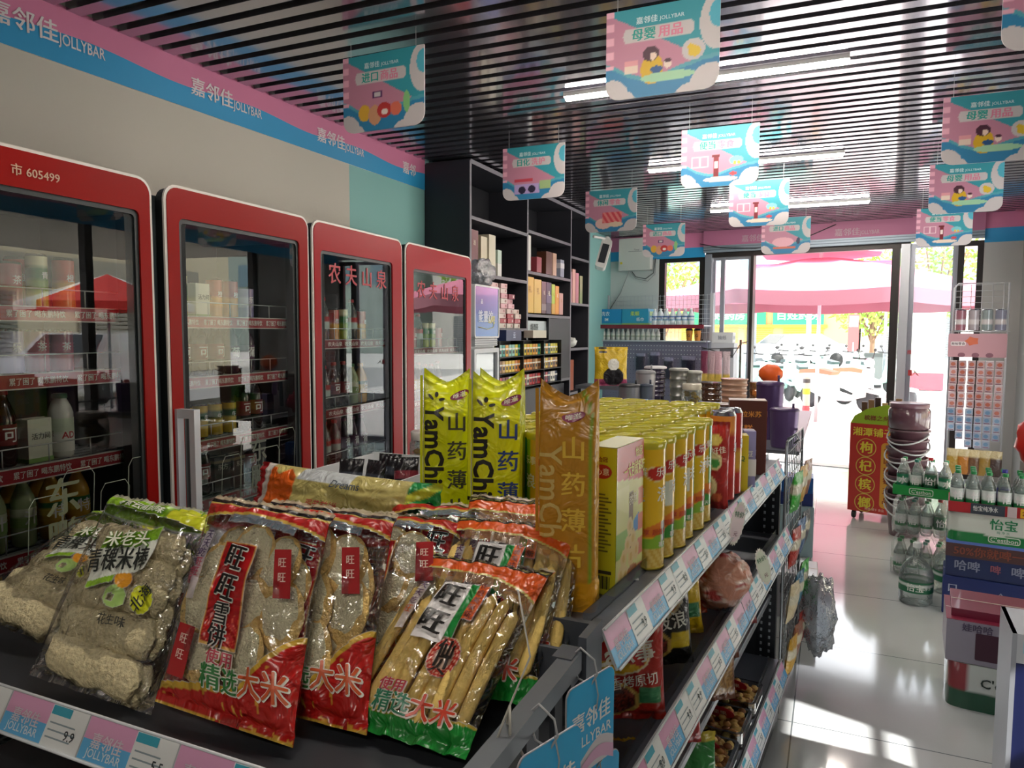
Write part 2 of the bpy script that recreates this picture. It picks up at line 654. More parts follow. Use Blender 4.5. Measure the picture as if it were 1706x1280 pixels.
# ceiling: black slats across the room under a dark slab
SL = bpy.data.materials.new('glossy_slat')
SL.use_nodes = True
b = SL.node_tree.nodes['Principled BSDF']
b.inputs['Base Color'].default_value = (*lin('aaa7b2'), 1)
b.inputs['Metallic'].default_value = 0.85
b.inputs['Roughness'].default_value = 0.15
b.inputs['Specular IOR Level'].default_value = 1.0
b.inputs['Coat Weight'].default_value = 0.6
b.inputs['Coat Roughness'].default_value = 0.06
mb = MB()
k = 0
y = -2.5
while y < 9.16:
    xm = X1 if y + .062 < fy(X1) else FO.x + (y + .062 - FO.y) / math.tan(FA) - .01
    if xm > X0 + .05:
        mb.box(X0 + .002, xm, y, y + .060, ZC, ZC + .05, SL)
    y += .107
mb.box(X0, X1, YB, fy(X1), 2.86, 2.9, BLACK)
mb.add([(X0, fy(X1), 2.86), (X1, fy(X1), 2.86), (X0, fy(X0), 2.86)], [(0, 1, 2)], BLACK)
struct(mb, 'ceiling')

# brand band along the top of the walls
PK, BL, LT = M(PINK, .5), M(BLUE, .5), M('e6dfe2', .5)
def band(m, fn, l0, l1, z0, zm, z1, wav=0.0):
    n = max(2, int((l1 - l0) / .05))
    top, mid, bot = [], [], []
    for i in range(n + 1):
        l = l0 + (l1 - l0) * i / n
        zz = zm + wav * sin(l * 7.2)
        bot.append(fn(l, z0)); mid.append(fn(l, zz)); top.append(fn(l, z1))
    f = [(i, i + 1, i + n + 2, i + n + 1) for i in range(n)]
    m.add(bot + mid, f, BL)
    m.add(mid + top, f, PK)
def logo(m, T, l, z, k, mat):
    m.text('嘉邻佳', .085 * k, T @ Matrix.Translation((l + .115 * k, z, 0)), mat, .02)
    m.text('JOLLYBAR', .06 * k, T @ Matrix.Translation((l + .335 * k, z - .012 * k, 0)), mat, .012, width=.19 * k)
m = MB()
band(m, lambda l, z: (X0 + .006, l, z), YB, 4.5, 2.495, 2.60, ZC + .012, .012)
m.box(X0, X0 + .004, YB, 4.5, 2.495, ZC + .012, WHITE)
Twall = Matrix.Translation((X0 + .009, 0, 0)) @ Matrix.Rotation(PI / 2, 4, 'Z') @ FRONT
for l in (.75, 1.61, 2.47, 3.34, 4.21):
    if l < 4.2:
        logo(m, Twall, l, 2.60, 1.0, LT)
m.text('嘉邻', .085, Twall @ Matrix.Translation((4.21 + .08, 2.60, 0)), LT, .02)
struct(m, 'trim_1')
m = MB(TF)
band(m, lambda l, z: (l, -.006, z), 0, 1.29, 2.41, 2.53, ZC + .012)
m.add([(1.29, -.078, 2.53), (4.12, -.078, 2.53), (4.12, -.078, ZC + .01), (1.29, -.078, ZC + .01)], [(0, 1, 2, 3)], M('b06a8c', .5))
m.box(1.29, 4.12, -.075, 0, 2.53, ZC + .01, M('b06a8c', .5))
band(m, lambda l, z: (l, -.008, z), 4.12, 4.45, 2.41, 2.55, ZC + .012)
Tff = FRONT
for l in (.35, 1.75, 2.75, 3.55):
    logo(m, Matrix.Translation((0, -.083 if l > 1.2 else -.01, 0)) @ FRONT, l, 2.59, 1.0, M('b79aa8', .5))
struct(m, 'trim_2')
m = MB()
band(m, lambda l, z: (X1 - .006, l, z), YB, fy(X1) - .01, 2.42, 2.55, ZC + .012, .01)
struct(m, 'trim_4')

# hanging board signs
def blob(x, y, cx, cy, rx, ry):
    return ((x - cx) / rx) ** 2 + ((y - cy) / ry) ** 2 < 1
def sign_col(kind):
    c_t, c_p, c_w = lin('3a9fae'), lin('c98aa2'), lin('d3cccd')
    c_b = lin('3186b4')
    def f(u, v):
        # u 0..1 left-right, v 0..1 bottom-top
        x, y = u, v
        c = c_t
        if y < .98 - .72 * x or (y < .62 - .30 * abs(x - .30) and y < 1.12 - .95 * x):
            c = c_p
        wave = .17 + .05 * sin(9 * x + 1) + .55 * max(0, abs(x - .47) - .28) ** 1.0
        if y < wave + .10: c = lin('56a9b9')
        if y < wave + .055: c = c_b
        if blob(x, y, .97, .72, .14, .30): c = c_w
        if blob(x, y, 1.0, .80, .09, .15): c = lin('57b9cf')
        if blob(x, y, .06, .03, .15, .20) or blob(x, y, .17, -.02, .10, .11) or blob(x, y, .93, .08, .17, .20) or blob(x, y, .80, .0, .16, .10): c = c_w
        if x < .07 and y > .35 and sin(40 * y) > 0: c = lin('f2b9cd')
        q = abs(y - .70) < .085 and .20 < x < .74
        if q or blob(x, y, .20, .70, .045, .085) or blob(x, y, .74, .70, .045, .085): c = c_w
        if kind == 'mother':
            if blob(x, y, .78, .45, .10, .12): c = c_w
            if blob(x, y, .79, .43, .055, .06): c = lin('e8c53a')
            if blob(x, y, .76, .48, .028, .035): c = lin('e8c53a')
            if .17 < x < .30 and .28 < y < .42: c = lin('e9a3ab') if y > .36 else lin('f0d9c8')
            if blob(x, y, .42, .30, .10, .17): c = lin('e0b423')
            if blob(x, y, .41, .47, .075, .085): c = lin('4b2135')
            if blob(x, y, .43, .44, .03, .045): c = lin('f3d8c9')
            if blob(x, y, .46, .29, .055, .04): c = lin('24588f')
            if blob(x, y, .56, .33, .035, .045): c = lin('f5dfd2')
            if blob(x, y, .56, .37, .03, .022): c = lin('4b2135')
            if blob(x, y, .56, .20, .24, .055): c = lin('a9d9b2')
        elif kind == 'sauce':
            if abs(x - .46) < .035 and .14 < y < .50: c = lin('7c1f2a')
            if abs(x - .46) < .022 and .30 < y < .42: c = lin('f2e3dd')
            if abs(x - .46) < .05 and .49 < y < .53: c = lin('6d1a24')
            if blob(x, y, .52, .12, .22, .045): c = lin('f0dccc')
            if blob(x, y, .72, .42, .09, .07): c = lin('7fd0d8')
            if blob(x, y, .70, .38, .02, .03) or blob(x, y, .75, .38, .02, .03): c = lin('e9c33f')
            if .14 < x < .36 and .34 < y < .52 and (abs(x - .14) < .012 or abs(x - .36) < .012 or abs(x - .25) < .008 or abs(y - .34) < .012 or abs(y - .52) < .012): c = lin('f5dbe2')
            if blob(x, y, .68, .20, .05, .03): c = lin('d84b50')
        elif kind == 'import':
            if abs(x - .43) < .06 and .42 < y < .51: c = lin('5b2a66') if abs(x - .43) > .04 or abs(y - .465) > .028 else c_w
            if blob(x, y, .27, .24, .075, .11): c = lin('e4b33c')
            if blob(x, y, .40, .20, .08, .13): c = lin('d9a07a')
            if blob(x, y, .52, .25, .09, .10): c = lin('c43b3b')
            if blob(x, y, .52, .23, .04, .04): c = lin('f3e6dc')
            if blob(x, y, .66, .25, .07, .09): c = lin('e7785f')
            if blob(x, y, .79, .32, .04, .14): c = lin('8fcf86')
        elif kind == 'daily':
            if .19 < x < .60 and .10 < y < .30: c = lin('b9a4d6')
            if blob(x, y, .32, .18, .06, .07) or blob(x, y, .48, .19, .06, .07): c = lin('2a2440')
            if .20 < x < .50 and .33 < y < .40: c = lin('cf4a5a')
            if .60 < x < .78 and .18 < y < .34: c = lin('a9c58a')
        elif kind == 'snack':
            if blob(x, y, .36, .20, .16, .13): c = lin('f1c9c0')
            if .34 < x < .72 and .20 < y < .46: c = lin('d84a55') if sin(60 * x + 30 * y) > 0 else lin('e98a86')
            if blob(x, y, .60, .17, .14, .06): c = lin('efd7b9')
        else:
            if blob(x, y, .45, .32, .22, .13): c = lin('f0b6c4')
            if .25 < x < .70 and .13 < y < .19: c = lin('d9745c')
            if blob(x, y, .76, .34, .04, .09): c = lin('37435f')
        return (*c, 1)
    return f
def hanging_sign(kind, words, label, x, y, zt):
    t = thing('hanging_sign', label, 'sign', (x, y, zt), R(rnd.uniform(-1.5, 1.5)), 'promotional signs hanging from the slatted ceiling')
    m = MB()
    W, H = .40, .31
    out = rrect(0, W, -H, 0, .05, 5, (1, 1, .08, .08))
    m.prism(out, .0015, .0045, M('e9e4e6', .5), 'y')
    cf = sign_col(kind)
    nx, ny = 90, 70
    def edge(v):       # sheet width shrinks at the rounded lower corners
        h = v * H
        return .05 - math.sqrt(max(0, .05 ** 2 - (.05 - h) ** 2)) if h < .05 else 0
    def fn(u, v, yy):
        e = edge(v)
        return (e + (W - 2 * e) * u, yy, -H + v * H)
    m.grid(lambda u, v: fn(u, v, 0), nx, ny, CARD, lambda u, v: cf(fn(u, v, 0)[0] / W, v), False)
    m.grid(lambda u, v: fn(u, v, .006), 30, 24, CARD, lambda u, v: cf(1 - fn(u, v, 0)[0] / W, v), False)
    m.text('嘉邻佳', .026, face_front(.148, -.0008, -.045), M('d7eef0', .5), .03)
    m.text('JOLLYBAR', .019, face_front(.236, -.0008, -.047), M('d7eef0', .5), .01)
    m.text(words[:2], .044, face_front(.137, -.0008, -.093), M('2ba69b', .5), .035)
    m.text(words[2:], .044, face_front(.232, -.0008, -.093), M('e58aa6', .5), .035)
    m.build('board', t)
    for xx in (.04, .36):
        s_ = MB()
        s_.tube([(xx, .003, -.004), (xx, .003, ZC - zt + .01)], .0009, M('b9bcc0', .4), 5)
        s_.build('cord', t)
    return t
SIGNS = [('mother', '母婴用品', -.79, 2.60, 2.645, 'large nearest pink and teal sign with mother and baby, beside the first tube light'),
         ('import', '进口商品', -1.93, 2.57, 2.64, 'imported goods sign near the pink wall band, dark snack picture'),
         ('other', '生活用品', .42, 2.60, 2.64, 'sign cut by the top right corner of the picture'),
         ('daily', '日化洗护', -1.87, 4.05, 2.60, 'daily care sign with washing machines, in front of the black cabinet top'),
         ('sauce', '便当零食', -.79, 4.01, 2.585, 'sauce bottle sign hanging in the middle of the ceiling, the bigger one'),
         ('mother', '母婴用品', .43, 4.00, 2.60, 'mother and baby sign cut by the right edge of the picture'),
         ('snack', '休闲零食', -1.77, 5.34, 2.565, 'snack sign with red striped picture above the security camera'),
         ('sauce', '便当零食', -.72, 5.41, 2.56, 'smaller sauce bottle sign just behind the bigger one'),
         ('mother', '母婴用品', .52, 5.38, 2.57, 'complete mother and baby sign with yellow duck, right of the doorway'),
         ('import', '进口商品', -1.72, 6.95, 2.53, 'small imported goods sign in front of the white wall box'),
         ('other', '进口商品', -.62, 6.79, 2.50, 'lowest small sign hanging over the left part of the doorway'),
         ('sauce', '便当零食', .59, 6.94, 2.53, 'farthest sauce bottle sign over the right door leaf')]
for kd, wd, x, y, z, lb in SIGNS:
    hanging_sign(kd, wd, lb, x, y, z)

# tube lights
def tube_light(x0, x1, y, label, z=ZC):
    t = thing('tube_light', label, 'lamp', (x0, y, z), 0, 'tube lights on the slatted ceiling')
    L = x1 - x0
    m = MB(); m.box(0, L, -.02, .02, -.018, .0, WHITE); m.build('housing', t)
    m = MB(); m.box(.01, L - .01, -.014, .014, -.034, -.018, emit('tube_glow', 'fff5e8', TUBE_EMIT)); m.build('tube', t)
tube_light(-1.29, .02, 3.535, 'nearest white tube light behind the large mother and baby sign')
tube_light(-1.29, .02, 5.33, 'middle white tube light between the two sauce bottle signs')
tube_light(-1.15, .25, 7.31, 'farthest white tube light just before the shop band')
tube_light(-1.29, .02, 1.5, 'unseen tube light overhead, added to light the near shelves')  # out of view, put in as fill for the near shelves
tube_light(-.9, .41, -.9, 'unseen tube light behind the camera, added to brighten the foreground')  # out of view, put in to lift the dark foreground
# ------------------------------------------------------------------ product builders
def lathe_part(prof, mat, name, parent, seg=18, cap=True):
    m = MB(); m.lathe(prof, mat, seg=seg, cap=cap)
    return m.build(name, parent)

def make_bottle(name, label, cat, h, r, liquid, cap, wrap, word=None, shoulder=.62, neck=.38, wz=(.28, .55), group=None, seg=16, wordcol='f2f2f2', clearb=False):
    """drink bottle with a cap and a label sleeve"""
    t = thing(name, label, cat, group=group)
    body = PLASTIC if clearb else M(liquid, .18, coat=.5)
    m = MB()
    m.lathe([(r * .8, 0), (r, .04 * h), (r, .3 * h), (r * .97, .34 * h), (r, .40 * h), (r, shoulder * h), (r * .86, (shoulder + .09) * h), (r * .55, (shoulder + .21) * h), (r * neck, (shoulder + .27) * h), (r * neck, .94 * h)], body, seg=seg)
    if clearb:
        m.lathe([(r * .78, .012 * h), (r * .96, .05 * h), (r * .96, shoulder * h), (r * .5, (shoulder + .2) * h)], clear('water', 'fcfefe', .03, .35, .02, body=.06, bodycol='f0faf8'), seg=seg)
    m.build('bottle_body', t)
    lathe_part([(r * neck * 1.18, .925 * h), (r * neck * 1.18, .99 * h), (r * neck, h)], M(cap, .35), 'cap', t, 12)
    m = MB()
    rr = r * 1.012
    z0, z1 = wz[0] * h, wz[1] * h
    if isinstance(wrap, tuple):
        m.grid(lambda u, v: (rr * cos(2 * PI * u), rr * sin(2 * PI * u), z0 + (z1 - z0) * v), seg * 2, 8, CARD if True else None,
               lambda u, v: (*lin(wrap[min(len(wrap) - 1, int(v * .999 * len(wrap)))]), 1), closed=True)
    else:
        m.grid(lambda u, v: (rr * cos(2 * PI * u), rr * sin(2 * PI * u), z0 + (z1 - z0) * v), seg * 2, 1, M(wrap, .4), closed=True)
    if word:
        zc = (z0 + z1) / 2
        s = min((z1 - z0) * .8, 1.6 * r / max(1, len(word)))
        m.text(word, s, lambda x, y: (rr * 1.02 * sin(x / rr), -rr * 1.02 * cos(x / rr), zc + y), M(wordcol, .4), .02)
        m.text(word, s, lambda x, y: (rr * 1.02 * cos(x / rr), rr * 1.02 * sin(x / rr), zc + y), M(wordcol, .4), .02)
    m.build('label_sleeve', t)
    return t

def make_can(name, label, cat, h, r, bands, word=None, group=None, wordcol='f2f2f2'):
    t = thing(name, label, cat, group=group)
    m = MB()
    cs = [lin(c) for c in bands]
    def cf(u, v):
        return (*cs[min(len(cs) - 1, int(v * .999 * len(cs)))], 1)
    m.grid(lambda u, v: (r * cos(2 * PI * u), r * sin(2 * PI * u), h * (.03 + .92 * v)), 20, 12, GLOSSCARD, cf, closed=True)
    m.lathe([(r * .82, 0), (r, .03 * h)], CHROME, seg=20)
    if word:
        for a in (0, PI / 2):
            m.text(word, r * .8, lambda x, y: (r * 1.015 * sin(x / r + a), -r * 1.015 * cos(x / r + a), h * .6 + y), M(wordcol, .4), .02)
    m.build('can_body', t)
    lathe_part([(r, .95 * h), (r * .86, .99 * h), (r * .84, h), (r * .78, .985 * h)], CHROME, 'can_lid', t, 20)
    return t

def make_carton(name, label, cat, w, d, h, col, words=(), group=None, top=None, bands=(), side=None):
    """printed box, front looks to -y, standing on z=0; words = (text, size, x, z, colour)"""
    t = thing(name, label, cat, group=group)
    m = MB()
    e = .0018
    m.prism(rrect(-w / 2, w / 2, 0, h, min(w, h) * .03, 2), -d / 2, d / 2, M(col, .42, coat=.15), 'y')
    for z0, z1, c in bands:
        m.box(-w / 2 - e, w / 2 + e, -d / 2 - e, d / 2 + e, z0 * h, z1 * h, M(c, .42, coat=.15))
    if top:
        m.box(-w / 2 - e * .5, w / 2 + e * .5, -d / 2, d / 2, h * .995, h + .001, M(top, .45))
    if side:
        m.box(w / 2, w / 2 + e, -d / 2, d / 2, 0, h, M(side, .45))
    for tx, sz, x, z, c in words:
        m.text(tx, sz, face_front(x * w, -d / 2 - 2 * e, z * h), M(c, .45), .02)
        if sz < d * .9:
            m.text(tx, min(sz, d * .5), face_right(w / 2 + 2 * e, 0, z * h), M(c, .45), .02)
    m.build('box', t)
    m = MB()
    m.box(-w * .5 + .002, w * .5 - .002, -.0025, .0025, h, h + .0015, M('d9d3c4', .3))
    m.build('tape', t)
    return t

# ------------------------------------------------------------------ drinks coolers
FA_, FB_ = Vector((-1.945, 1.169, 0)), Vector((-2.145, 4.186, 0))
fdir = (FB_ - FA_).normalized()
frz = math.atan2(fdir.y, fdir.x)
RED = M('930f0a', 0.32, spec=.12)
RED2 = M('9d1019', 0.32, spec=.15)
TRIMW = M('d9d6d0', .35)
INNER = M('59605f', .5)
def cooler(s0, w, label, red, gx0, gx1, gz0, gz1, levels, strip, stripcol, last=False, title=None, hand=None):
    org = FA_ + fdir * s0
    t = thing('drinks_cooler', label, 'refrigerator', org, frz, 'red framed drinks coolers along the left wall')
    D, H = .50, 1.965
    m = MB()      # carcass: open in front
    m.box(0, w, D - .04, D, .04, H - .03, INNER)
    m.box(0, .035, .05, D, .04, H - .03, M('3b4448', .4))
    m.box(w - .035, w, .05, D, .04, H - .03, M('3b4448', .4))
    m.box(0, w, .05, D, H - .10, H - .03, INNER)
    m.box(0, w, .05, D, .04, .16, INNER)
    for xx in (.06, w - .06):
        m.box(xx - .02, xx + .02, .1, .14, 0, .04, BLACK)
        m.box(xx - .02, xx + .02, D - .12, D - .08, 0, .04, BLACK)
    m.build('cabinet', t)
    d = MB()
    o = rrect(.014, w - .014, .05, H, .045, 5, (.4, .4, 1, 1))
    i = rrect(gx0, gx1, gz0, gz1, .02, 5)
    d.frame(o, i, 0.0, .012, red)
    d.frame(o, rrect(.10, w - .10, .15, H - .1, .03, 5), .012, .048, M('23292c', .5))
    d.frame(i, rrect(gx0 + .014, gx1 - .014, gz0 + .014, gz1 - .014, .014, 5), .006, .04, M('20282a', .4))
    # thin pale edge all around
    d.frame(rrect(.004, w - .004, .04, H + .009, .052, 5, (.4, .4, 1, 1)), o, .003, .010, TRIMW)
    if title:
        for tx, sz, x, z, c in title:
            d.text(tx, sz, face_front(x, -.0025, z), M(c, .5), .015)
    dr = d.build('door', t)
    g = MB()
    g.add([(gx0 + .01, .012, gz0 + .01), (gx1 - .01, .012, gz0 + .01), (gx1 - .01, .012, gz1 - .01), (gx0 + .01, .012, gz1 - .01)], [(0, 1, 2, 3)], FGLASS)
    g.build('glass', dr)
    if hand:
        hx, z0, z1 = hand
        h = MB()
        h.box(hx - .013, hx + .013, -.080, -.058, z0, z1, M('d3d6dc', .3, .2))
        h.box(hx - .014, hx + .014, -.010, 0, z0, z1, M('b9bcc4', .3, .3))
        for zz in (z0 + .015, z1 - .015):
            h.box(hx - .012, hx + .012, -.06, -.009, zz - .015, zz + .015, M('d3d6dc', .3, .2))
        h.build('handle', dr)
    for k, z in enumerate(levels):
        sh = MB()
        for q in range(9):
            yy = .10 + q * .043
            sh.box(.04, w - .04, yy, yy + .006, z - .006, z, M('b9c0be', .3, .5))
        for q in range(7):
            xx = .05 + (w - .10) * q / 6
            sh.box(xx - .003, xx + .003, .09, .455, z - .012, z - .006, M('b9c0be', .3, .5))
        sh.tube([(.05, .085, z), (.05, .085, z + .055), (w - .05, .085, z + .055), (w - .05, .085, z)], .0022, M('c3c9c8', .3, .6), 6)
        for q in range(1, 6):
            xx = .05 + (w - .10) * q / 6
            sh.tube([(xx, .085, z), (xx, .085, z + .055)], .002, M('c3c9c8', .3, .6), 5)
        so = sh.build('shelf', t)
        st = MB()
        st.box(.05, w - .05, .066, .072, z - .036, z + .002, M(stripcol, .4))
        st.box(.05, w - .05, .064, .073, z - .0385, z - .035, M('d8d5d0', .4))
        st.box(.05, w - .05, .064, .073, z + .002, z + .005, M('d8d5d0', .4))
        if k < 4:
            n = 4 if len(strip) > 5 else 5
            for q in range(n):
                xx = .05 + (w - .1) * (q + .5) / n
                st.text(strip, .022, face_front(xx, .0645, z - .017), M('efe6e2', .5), .03, width=(w - .1) / n * .86)
        st.build('price_strip', so)
    return t, org

def on_cooler(org, x, y, z):
    v = Matrix.Rotation(frz, 3, 'Z') @ Vector((x, y, z))
    return Vector(org) + v

S1 = '累了困了 喝东鹏特饮'
S2 = '农夫山泉'
Z1 = [1.56, 1.375, 1.12, .885, .62, .36]
c1, o1 = cooler(-.415, .90, 'nearest drinks cooler cut by the left picture edge, digits on its red header', RED, .03, .845, .18, 1.868, Z1, S1, 'a51f2e',
                title=[('市 605499', .032, .515, 1.912, 'd0a68c'), ('订货热线', .032, .34, 1.912, 'd0a68c')])
c2, o2 = cooler(.525, .77, 'second drinks cooler from the left with a long bright handle on its left side', RED, .062, .70, .18, 1.868, [1.545, 1.33, 1.10, .885, .62, .36], S1, 'a51f2e',
                hand=(.035, .62, 1.24))
c3, o3 = cooler(1.312, .79, 'third drinks cooler from the left, red letters across the top of its glass', RED2, .06, .68, .18, 1.848, [1.455, 1.135, .87, .60, .34], S2, '7a1a26')
c4, o4 = cooler(2.128, .885, 'fourth drinks cooler from the left, beside the small blue display cooler', RED2, .09, .80, .18, 1.838, [1.40, 1.10, .84, .60, .34], S2, '7a1a26')
# stickers on the glass
def glass_words(par, words, size, x, z, col, name='sticker', bold=.02, step=None):
    m = MB()
    for k, ch in enumerate(words):
        m.text(ch, size, face_front(x + (k * step if step and step > 0 else 0), .010, z - (0 if (step and step > 0) else k * size * 1.02)), M(col, .5), bold)
    dr = [c for c in par.children if c.name.startswith('door')][0]
    m.build(name, dr)
bpy.context.view_layer.update()
glass_words(c1, '东鹏', .115, .565, 1.03, '6f7458')
glass_words(c2, '东鹏', .10, .44, 1.04, '4c5444')
glass_words(c3, '农夫山泉', .10, .18, 1.755, 'a5222e', step=.135)
glass_words(c4, '农夫山泉', .105, .20, 1.73, 'a5222e', step=.15)
for par, xs in ((c1, (.50, .72)), (c2, (.28, .50))):     # drawn glass outlines on the panes
    m = MB()
    for x in xs:
        for dx, z0 in ((0, .78), (.10, .84)):
            m.tube([(x + dx - .05, .011, z0), (x + dx - .035, .011, z0 + .24), (x + dx - .02, .011, z0 + .262), (x + dx + .05, .011, z0 + .262), (x + dx + .065, .011, z0 + .24), (x + dx + .05, .011, z0)], .0012, M('a9b3a3', .5), 4)
    m.build('sticker_outline', [c for c in par.children if c.name.startswith('door')][0])

# bottles and cans inside the coolers
protos = {}
def P(key, fn):
    if key not in protos:
        o = fn()
        protos[key] = [o, False]
    return protos[key]
def put(key, fn, loc, rz, label, group):
    rec = P(key, fn)
    if not rec[1]:
        o = rec[0]
        rec[1] = True
        o.location = loc
        o.rotation_euler = (0, 0, rz)
        o['label'] = label
        o['group'] = group
        return o
    return dup(rec[0], label, loc, rz, group)
def bt(name, h, r, liq, cap, wrap, word=None, **k):
    return lambda: make_bottle(name, 'x', 'bottle', h, r, liq, cap, wrap, word, **k)
def cn(h, r, bands, word=None, **k):
    return lambda: make_can('drink_can', 'x', 'can', h, r, bands, word, **k)
KIT = {
    'gold_can': ('golden can', cn(.125, .027, ('d6b53a', 'e6cf6a', '2b5d3a', 'd6b53a'), '牛')),
    'red_can': ('dark red can', cn(.125, .033, ('8d2a3a', 'a23a4c', '8d2a3a'), '茶')),
    'pink_can': ('rose coloured can', cn(.15, .033, ('a34a5e', 'b5647a', '93394e'), None)),
    'green_can': ('green and yellow can', cn(.155, .028, ('a9b53a', '6f9a35', '2f7a3f', 'd9d9b0'), '青')),
    'orange_can': ('orange and red can', cn(.15, .030, ('c98a2c', 'd99a2a', 'b23a2a', 'b23a2a'), '橙')),
    'lilac_can': ('pale lilac can', cn(.125, .033, ('8d88b5', 'b9b5d2', 'a59fc6'), '乐')),
    'tea_bottle': ('brown tea bottle', bt('tea_bottle', .215, .031, '6a3f1c', 'a3231f', 'caa24a', '茶')),
    'gold_bottle': ('golden drink bottle', bt('juice_bottle', .20, .033, 'c99a35', 'd8a02a', ('c79a2a', 'e2c14a', '2f6a3a'), '特')),
    'dark_bottle': ('dark cola bottle', bt('cola_bottle', .215, .031, '241512', '9a1a1a', '7c1a1f', '可')),
    'green_bottle': ('pale green bottle', bt('juice_bottle', .20, .032, 'a9b98a', '3a7a4a', ('8fae6a', 'dfe5c6'), '汁')),
    'milk_bottle': ('white green capped milk bottle', bt('milk_bottle', .19, .034, 'd9dcd6', '2c7a4c', ('e6e8e2', 'c9d8c2'), 'AD', wordcol='b5222b', shoulder=.7, neck=.5, wz=(.1, .62))),
    'milk_box': ('white drink box with green print', lambda: make_carton('drink_box', 'x', 'box', .075, .05, .125, 'dfe3d2', [('活力间', .02, 0, .6, '2f3f2a')], bands=[(.0, .10, '7fa95a')])),
    'black_box': ('black boxed drink', lambda: make_carton('drink_box', 'x', 'box', .07, .05, .13, '24221f', [('东方', .024, 0, .7, 'cfcab8')], bands=[(.82, .9, '8a7f5a')])),
    'clear_bottle': ('water bottle with a red cap', bt('water_bottle', .20, .030, 'ffffff', 'b5222b', ('c7d6d2', 'b5222b'), None, clearb=True)),
    'purple_bottle': ('dark purple bottle', bt('juice_bottle', .20, .031, '3a2233', '6b2a4a', '5a2f52', '葡')),
    'blue_box': ('blue and red carton', lambda: make_carton('drink_box', 'x', 'box', .13, .10, .13, '3a4fa3', [('优', .05, .2, .5, 'e6e3df')], bands=[(.55, 1.0, 'b5313a')])),
    'grey_box': ('pale grey carton', lambda: make_carton('drink_box', 'x', 'box', .12, .10, .12, 'a9a59a', [('奶', .05, 0, .5, '6a625a')], bands=[(.9, 1, '6f6a62')])),
}
def stock(org, cname, plan):
    for z, place, y, keys in plan:
        for k, (key, x) in enumerate(keys):
            nm, fn = KIT[key]
            lb = f'{nm}, {ORD[k]} from left, {place} of the {cname} cooler'
            put(key, fn, on_cooler(org, x, y, z + .001), frz + R(rnd.uniform(-12, 12)), lb, 'drinks inside the coolers')
def rowk(keys, x0, dx):
    return [(k, x0 + dx * i) for i, k in enumerate(keys)]
pl = ['top shelf', 'second shelf', 'third shelf', 'fourth shelf', 'fifth shelf']
stock(o1, 'nearest', [
    (Z1[0], pl[0], .14, rowk(['gold_can', 'gold_can', 'gold_can', 'pink_can', 'red_can', 'green_can', 'orange_can'], .20, .082)),
    (Z1[1], pl[1], .14, rowk(['gold_can', 'gold_can', 'gold_can', 'lilac_can', 'lilac_can', 'red_can', 'red_can'], .22, .076)),
    (Z1[2], pl[2], .14, rowk(['dark_bottle', 'black_box', 'black_box', 'dark_bottle', 'milk_box', 'milk_bottle'], .24, .085)),
    (Z1[3], pl[3], .14, rowk(['gold_bottle', 'gold_bottle', 'gold_bottle', 'green_bottle', 'green_bottle', 'gold_bottle', 'gold_bottle'], .20, .085)),
    (Z1[3], 'fourth shelf back row', .24, rowk(['gold_bottle'] * 6, .24, .085)),
    (Z1[0], 'top shelf back row', .24, rowk(['gold_can', 'red_can', 'pink_can', 'green_can', 'orange_can'], .28, .085)),
    (Z1[1], 'second shelf back row', .24, rowk(['red_can', 'gold_can', 'lilac_can', 'red_can', 'gold_can'], .26, .08)),
    (Z1[4], pl[4], .14, rowk(['tea_bottle', 'tea_bottle', 'tea_bottle', 'gold_bottle', 'gold_bottle'], .20, .085))])
stock(o2, 'second', [
    (1.545, pl[0], .15, rowk(['green_can', 'green_can', 'milk_box', 'orange_can', 'orange_can', 'lilac_can'], .12, .085)),
    (1.33, pl[1], .15, rowk(['dark_bottle', 'dark_bottle', 'dark_bottle', 'dark_bottle', 'purple_bottle', 'purple_bottle'], .12, .085)),
    (1.10, pl[2], .15, rowk(['gold_can', 'gold_can', 'gold_can', 'gold_can', 'gold_can', 'dark_bottle', 'dark_bottle'], .14, .075)),
    (.885, pl[3], .15, rowk(['dark_bottle', 'dark_bottle', 'dark_bottle', 'black_box', 'black_box', 'dark_bottle'], .12, .085))])
stock(o3, 'third', [
    (1.455, pl[0], .14, rowk(['clear_bottle', 'green_can', 'clear_bottle', 'orange_can', 'green_can', 'clear_bottle', 'orange_can'], .11, .08)),
    (1.135, pl[1], .14, rowk(['milk_bottle', 'milk_bottle', 'clear_bottle', 'dark_bottle', 'dark_bottle', 'green_bottle', 'gold_bottle'], .11, .08)),
    (.87, pl[2], .14, rowk(['clear_bottle', 'clear_bottle', 'clear_bottle', 'clear_bottle', 'purple_bottle', 'purple_bottle', 'purple_bottle'], .11, .08))])
stock(o3, 'third', [(1.455, 'top shelf back row', .27, rowk(['blue_box', 'blue_box', 'grey_box', 'grey_box'], .13, .14))])
stock(o4, 'fourth', [
    (1.40, pl[0], .14, rowk(['red_can', 'clear_bottle', 'red_can', 'clear_bottle', 'green_can', 'green_can', 'red_can'], .15, .085)),
    (1.40, 'top shelf back row', .28, rowk(['grey_box', 'grey_box', 'grey_box', 'grey_box'], .17, .14)),
    (1.10, pl[1], .14, rowk(['dark_bottle', 'dark_bottle', 'tea_bottle', 'tea_bottle', 'clear_bottle', 'clear_bottle', 'dark_bottle'], .15, .085)),
    (.84, pl[2], .14, rowk(['clear_bottle', 'clear_bottle', 'dark_bottle', 'purple_bottle', 'dark_bottle', 'clear_bottle'], .15, .085))])

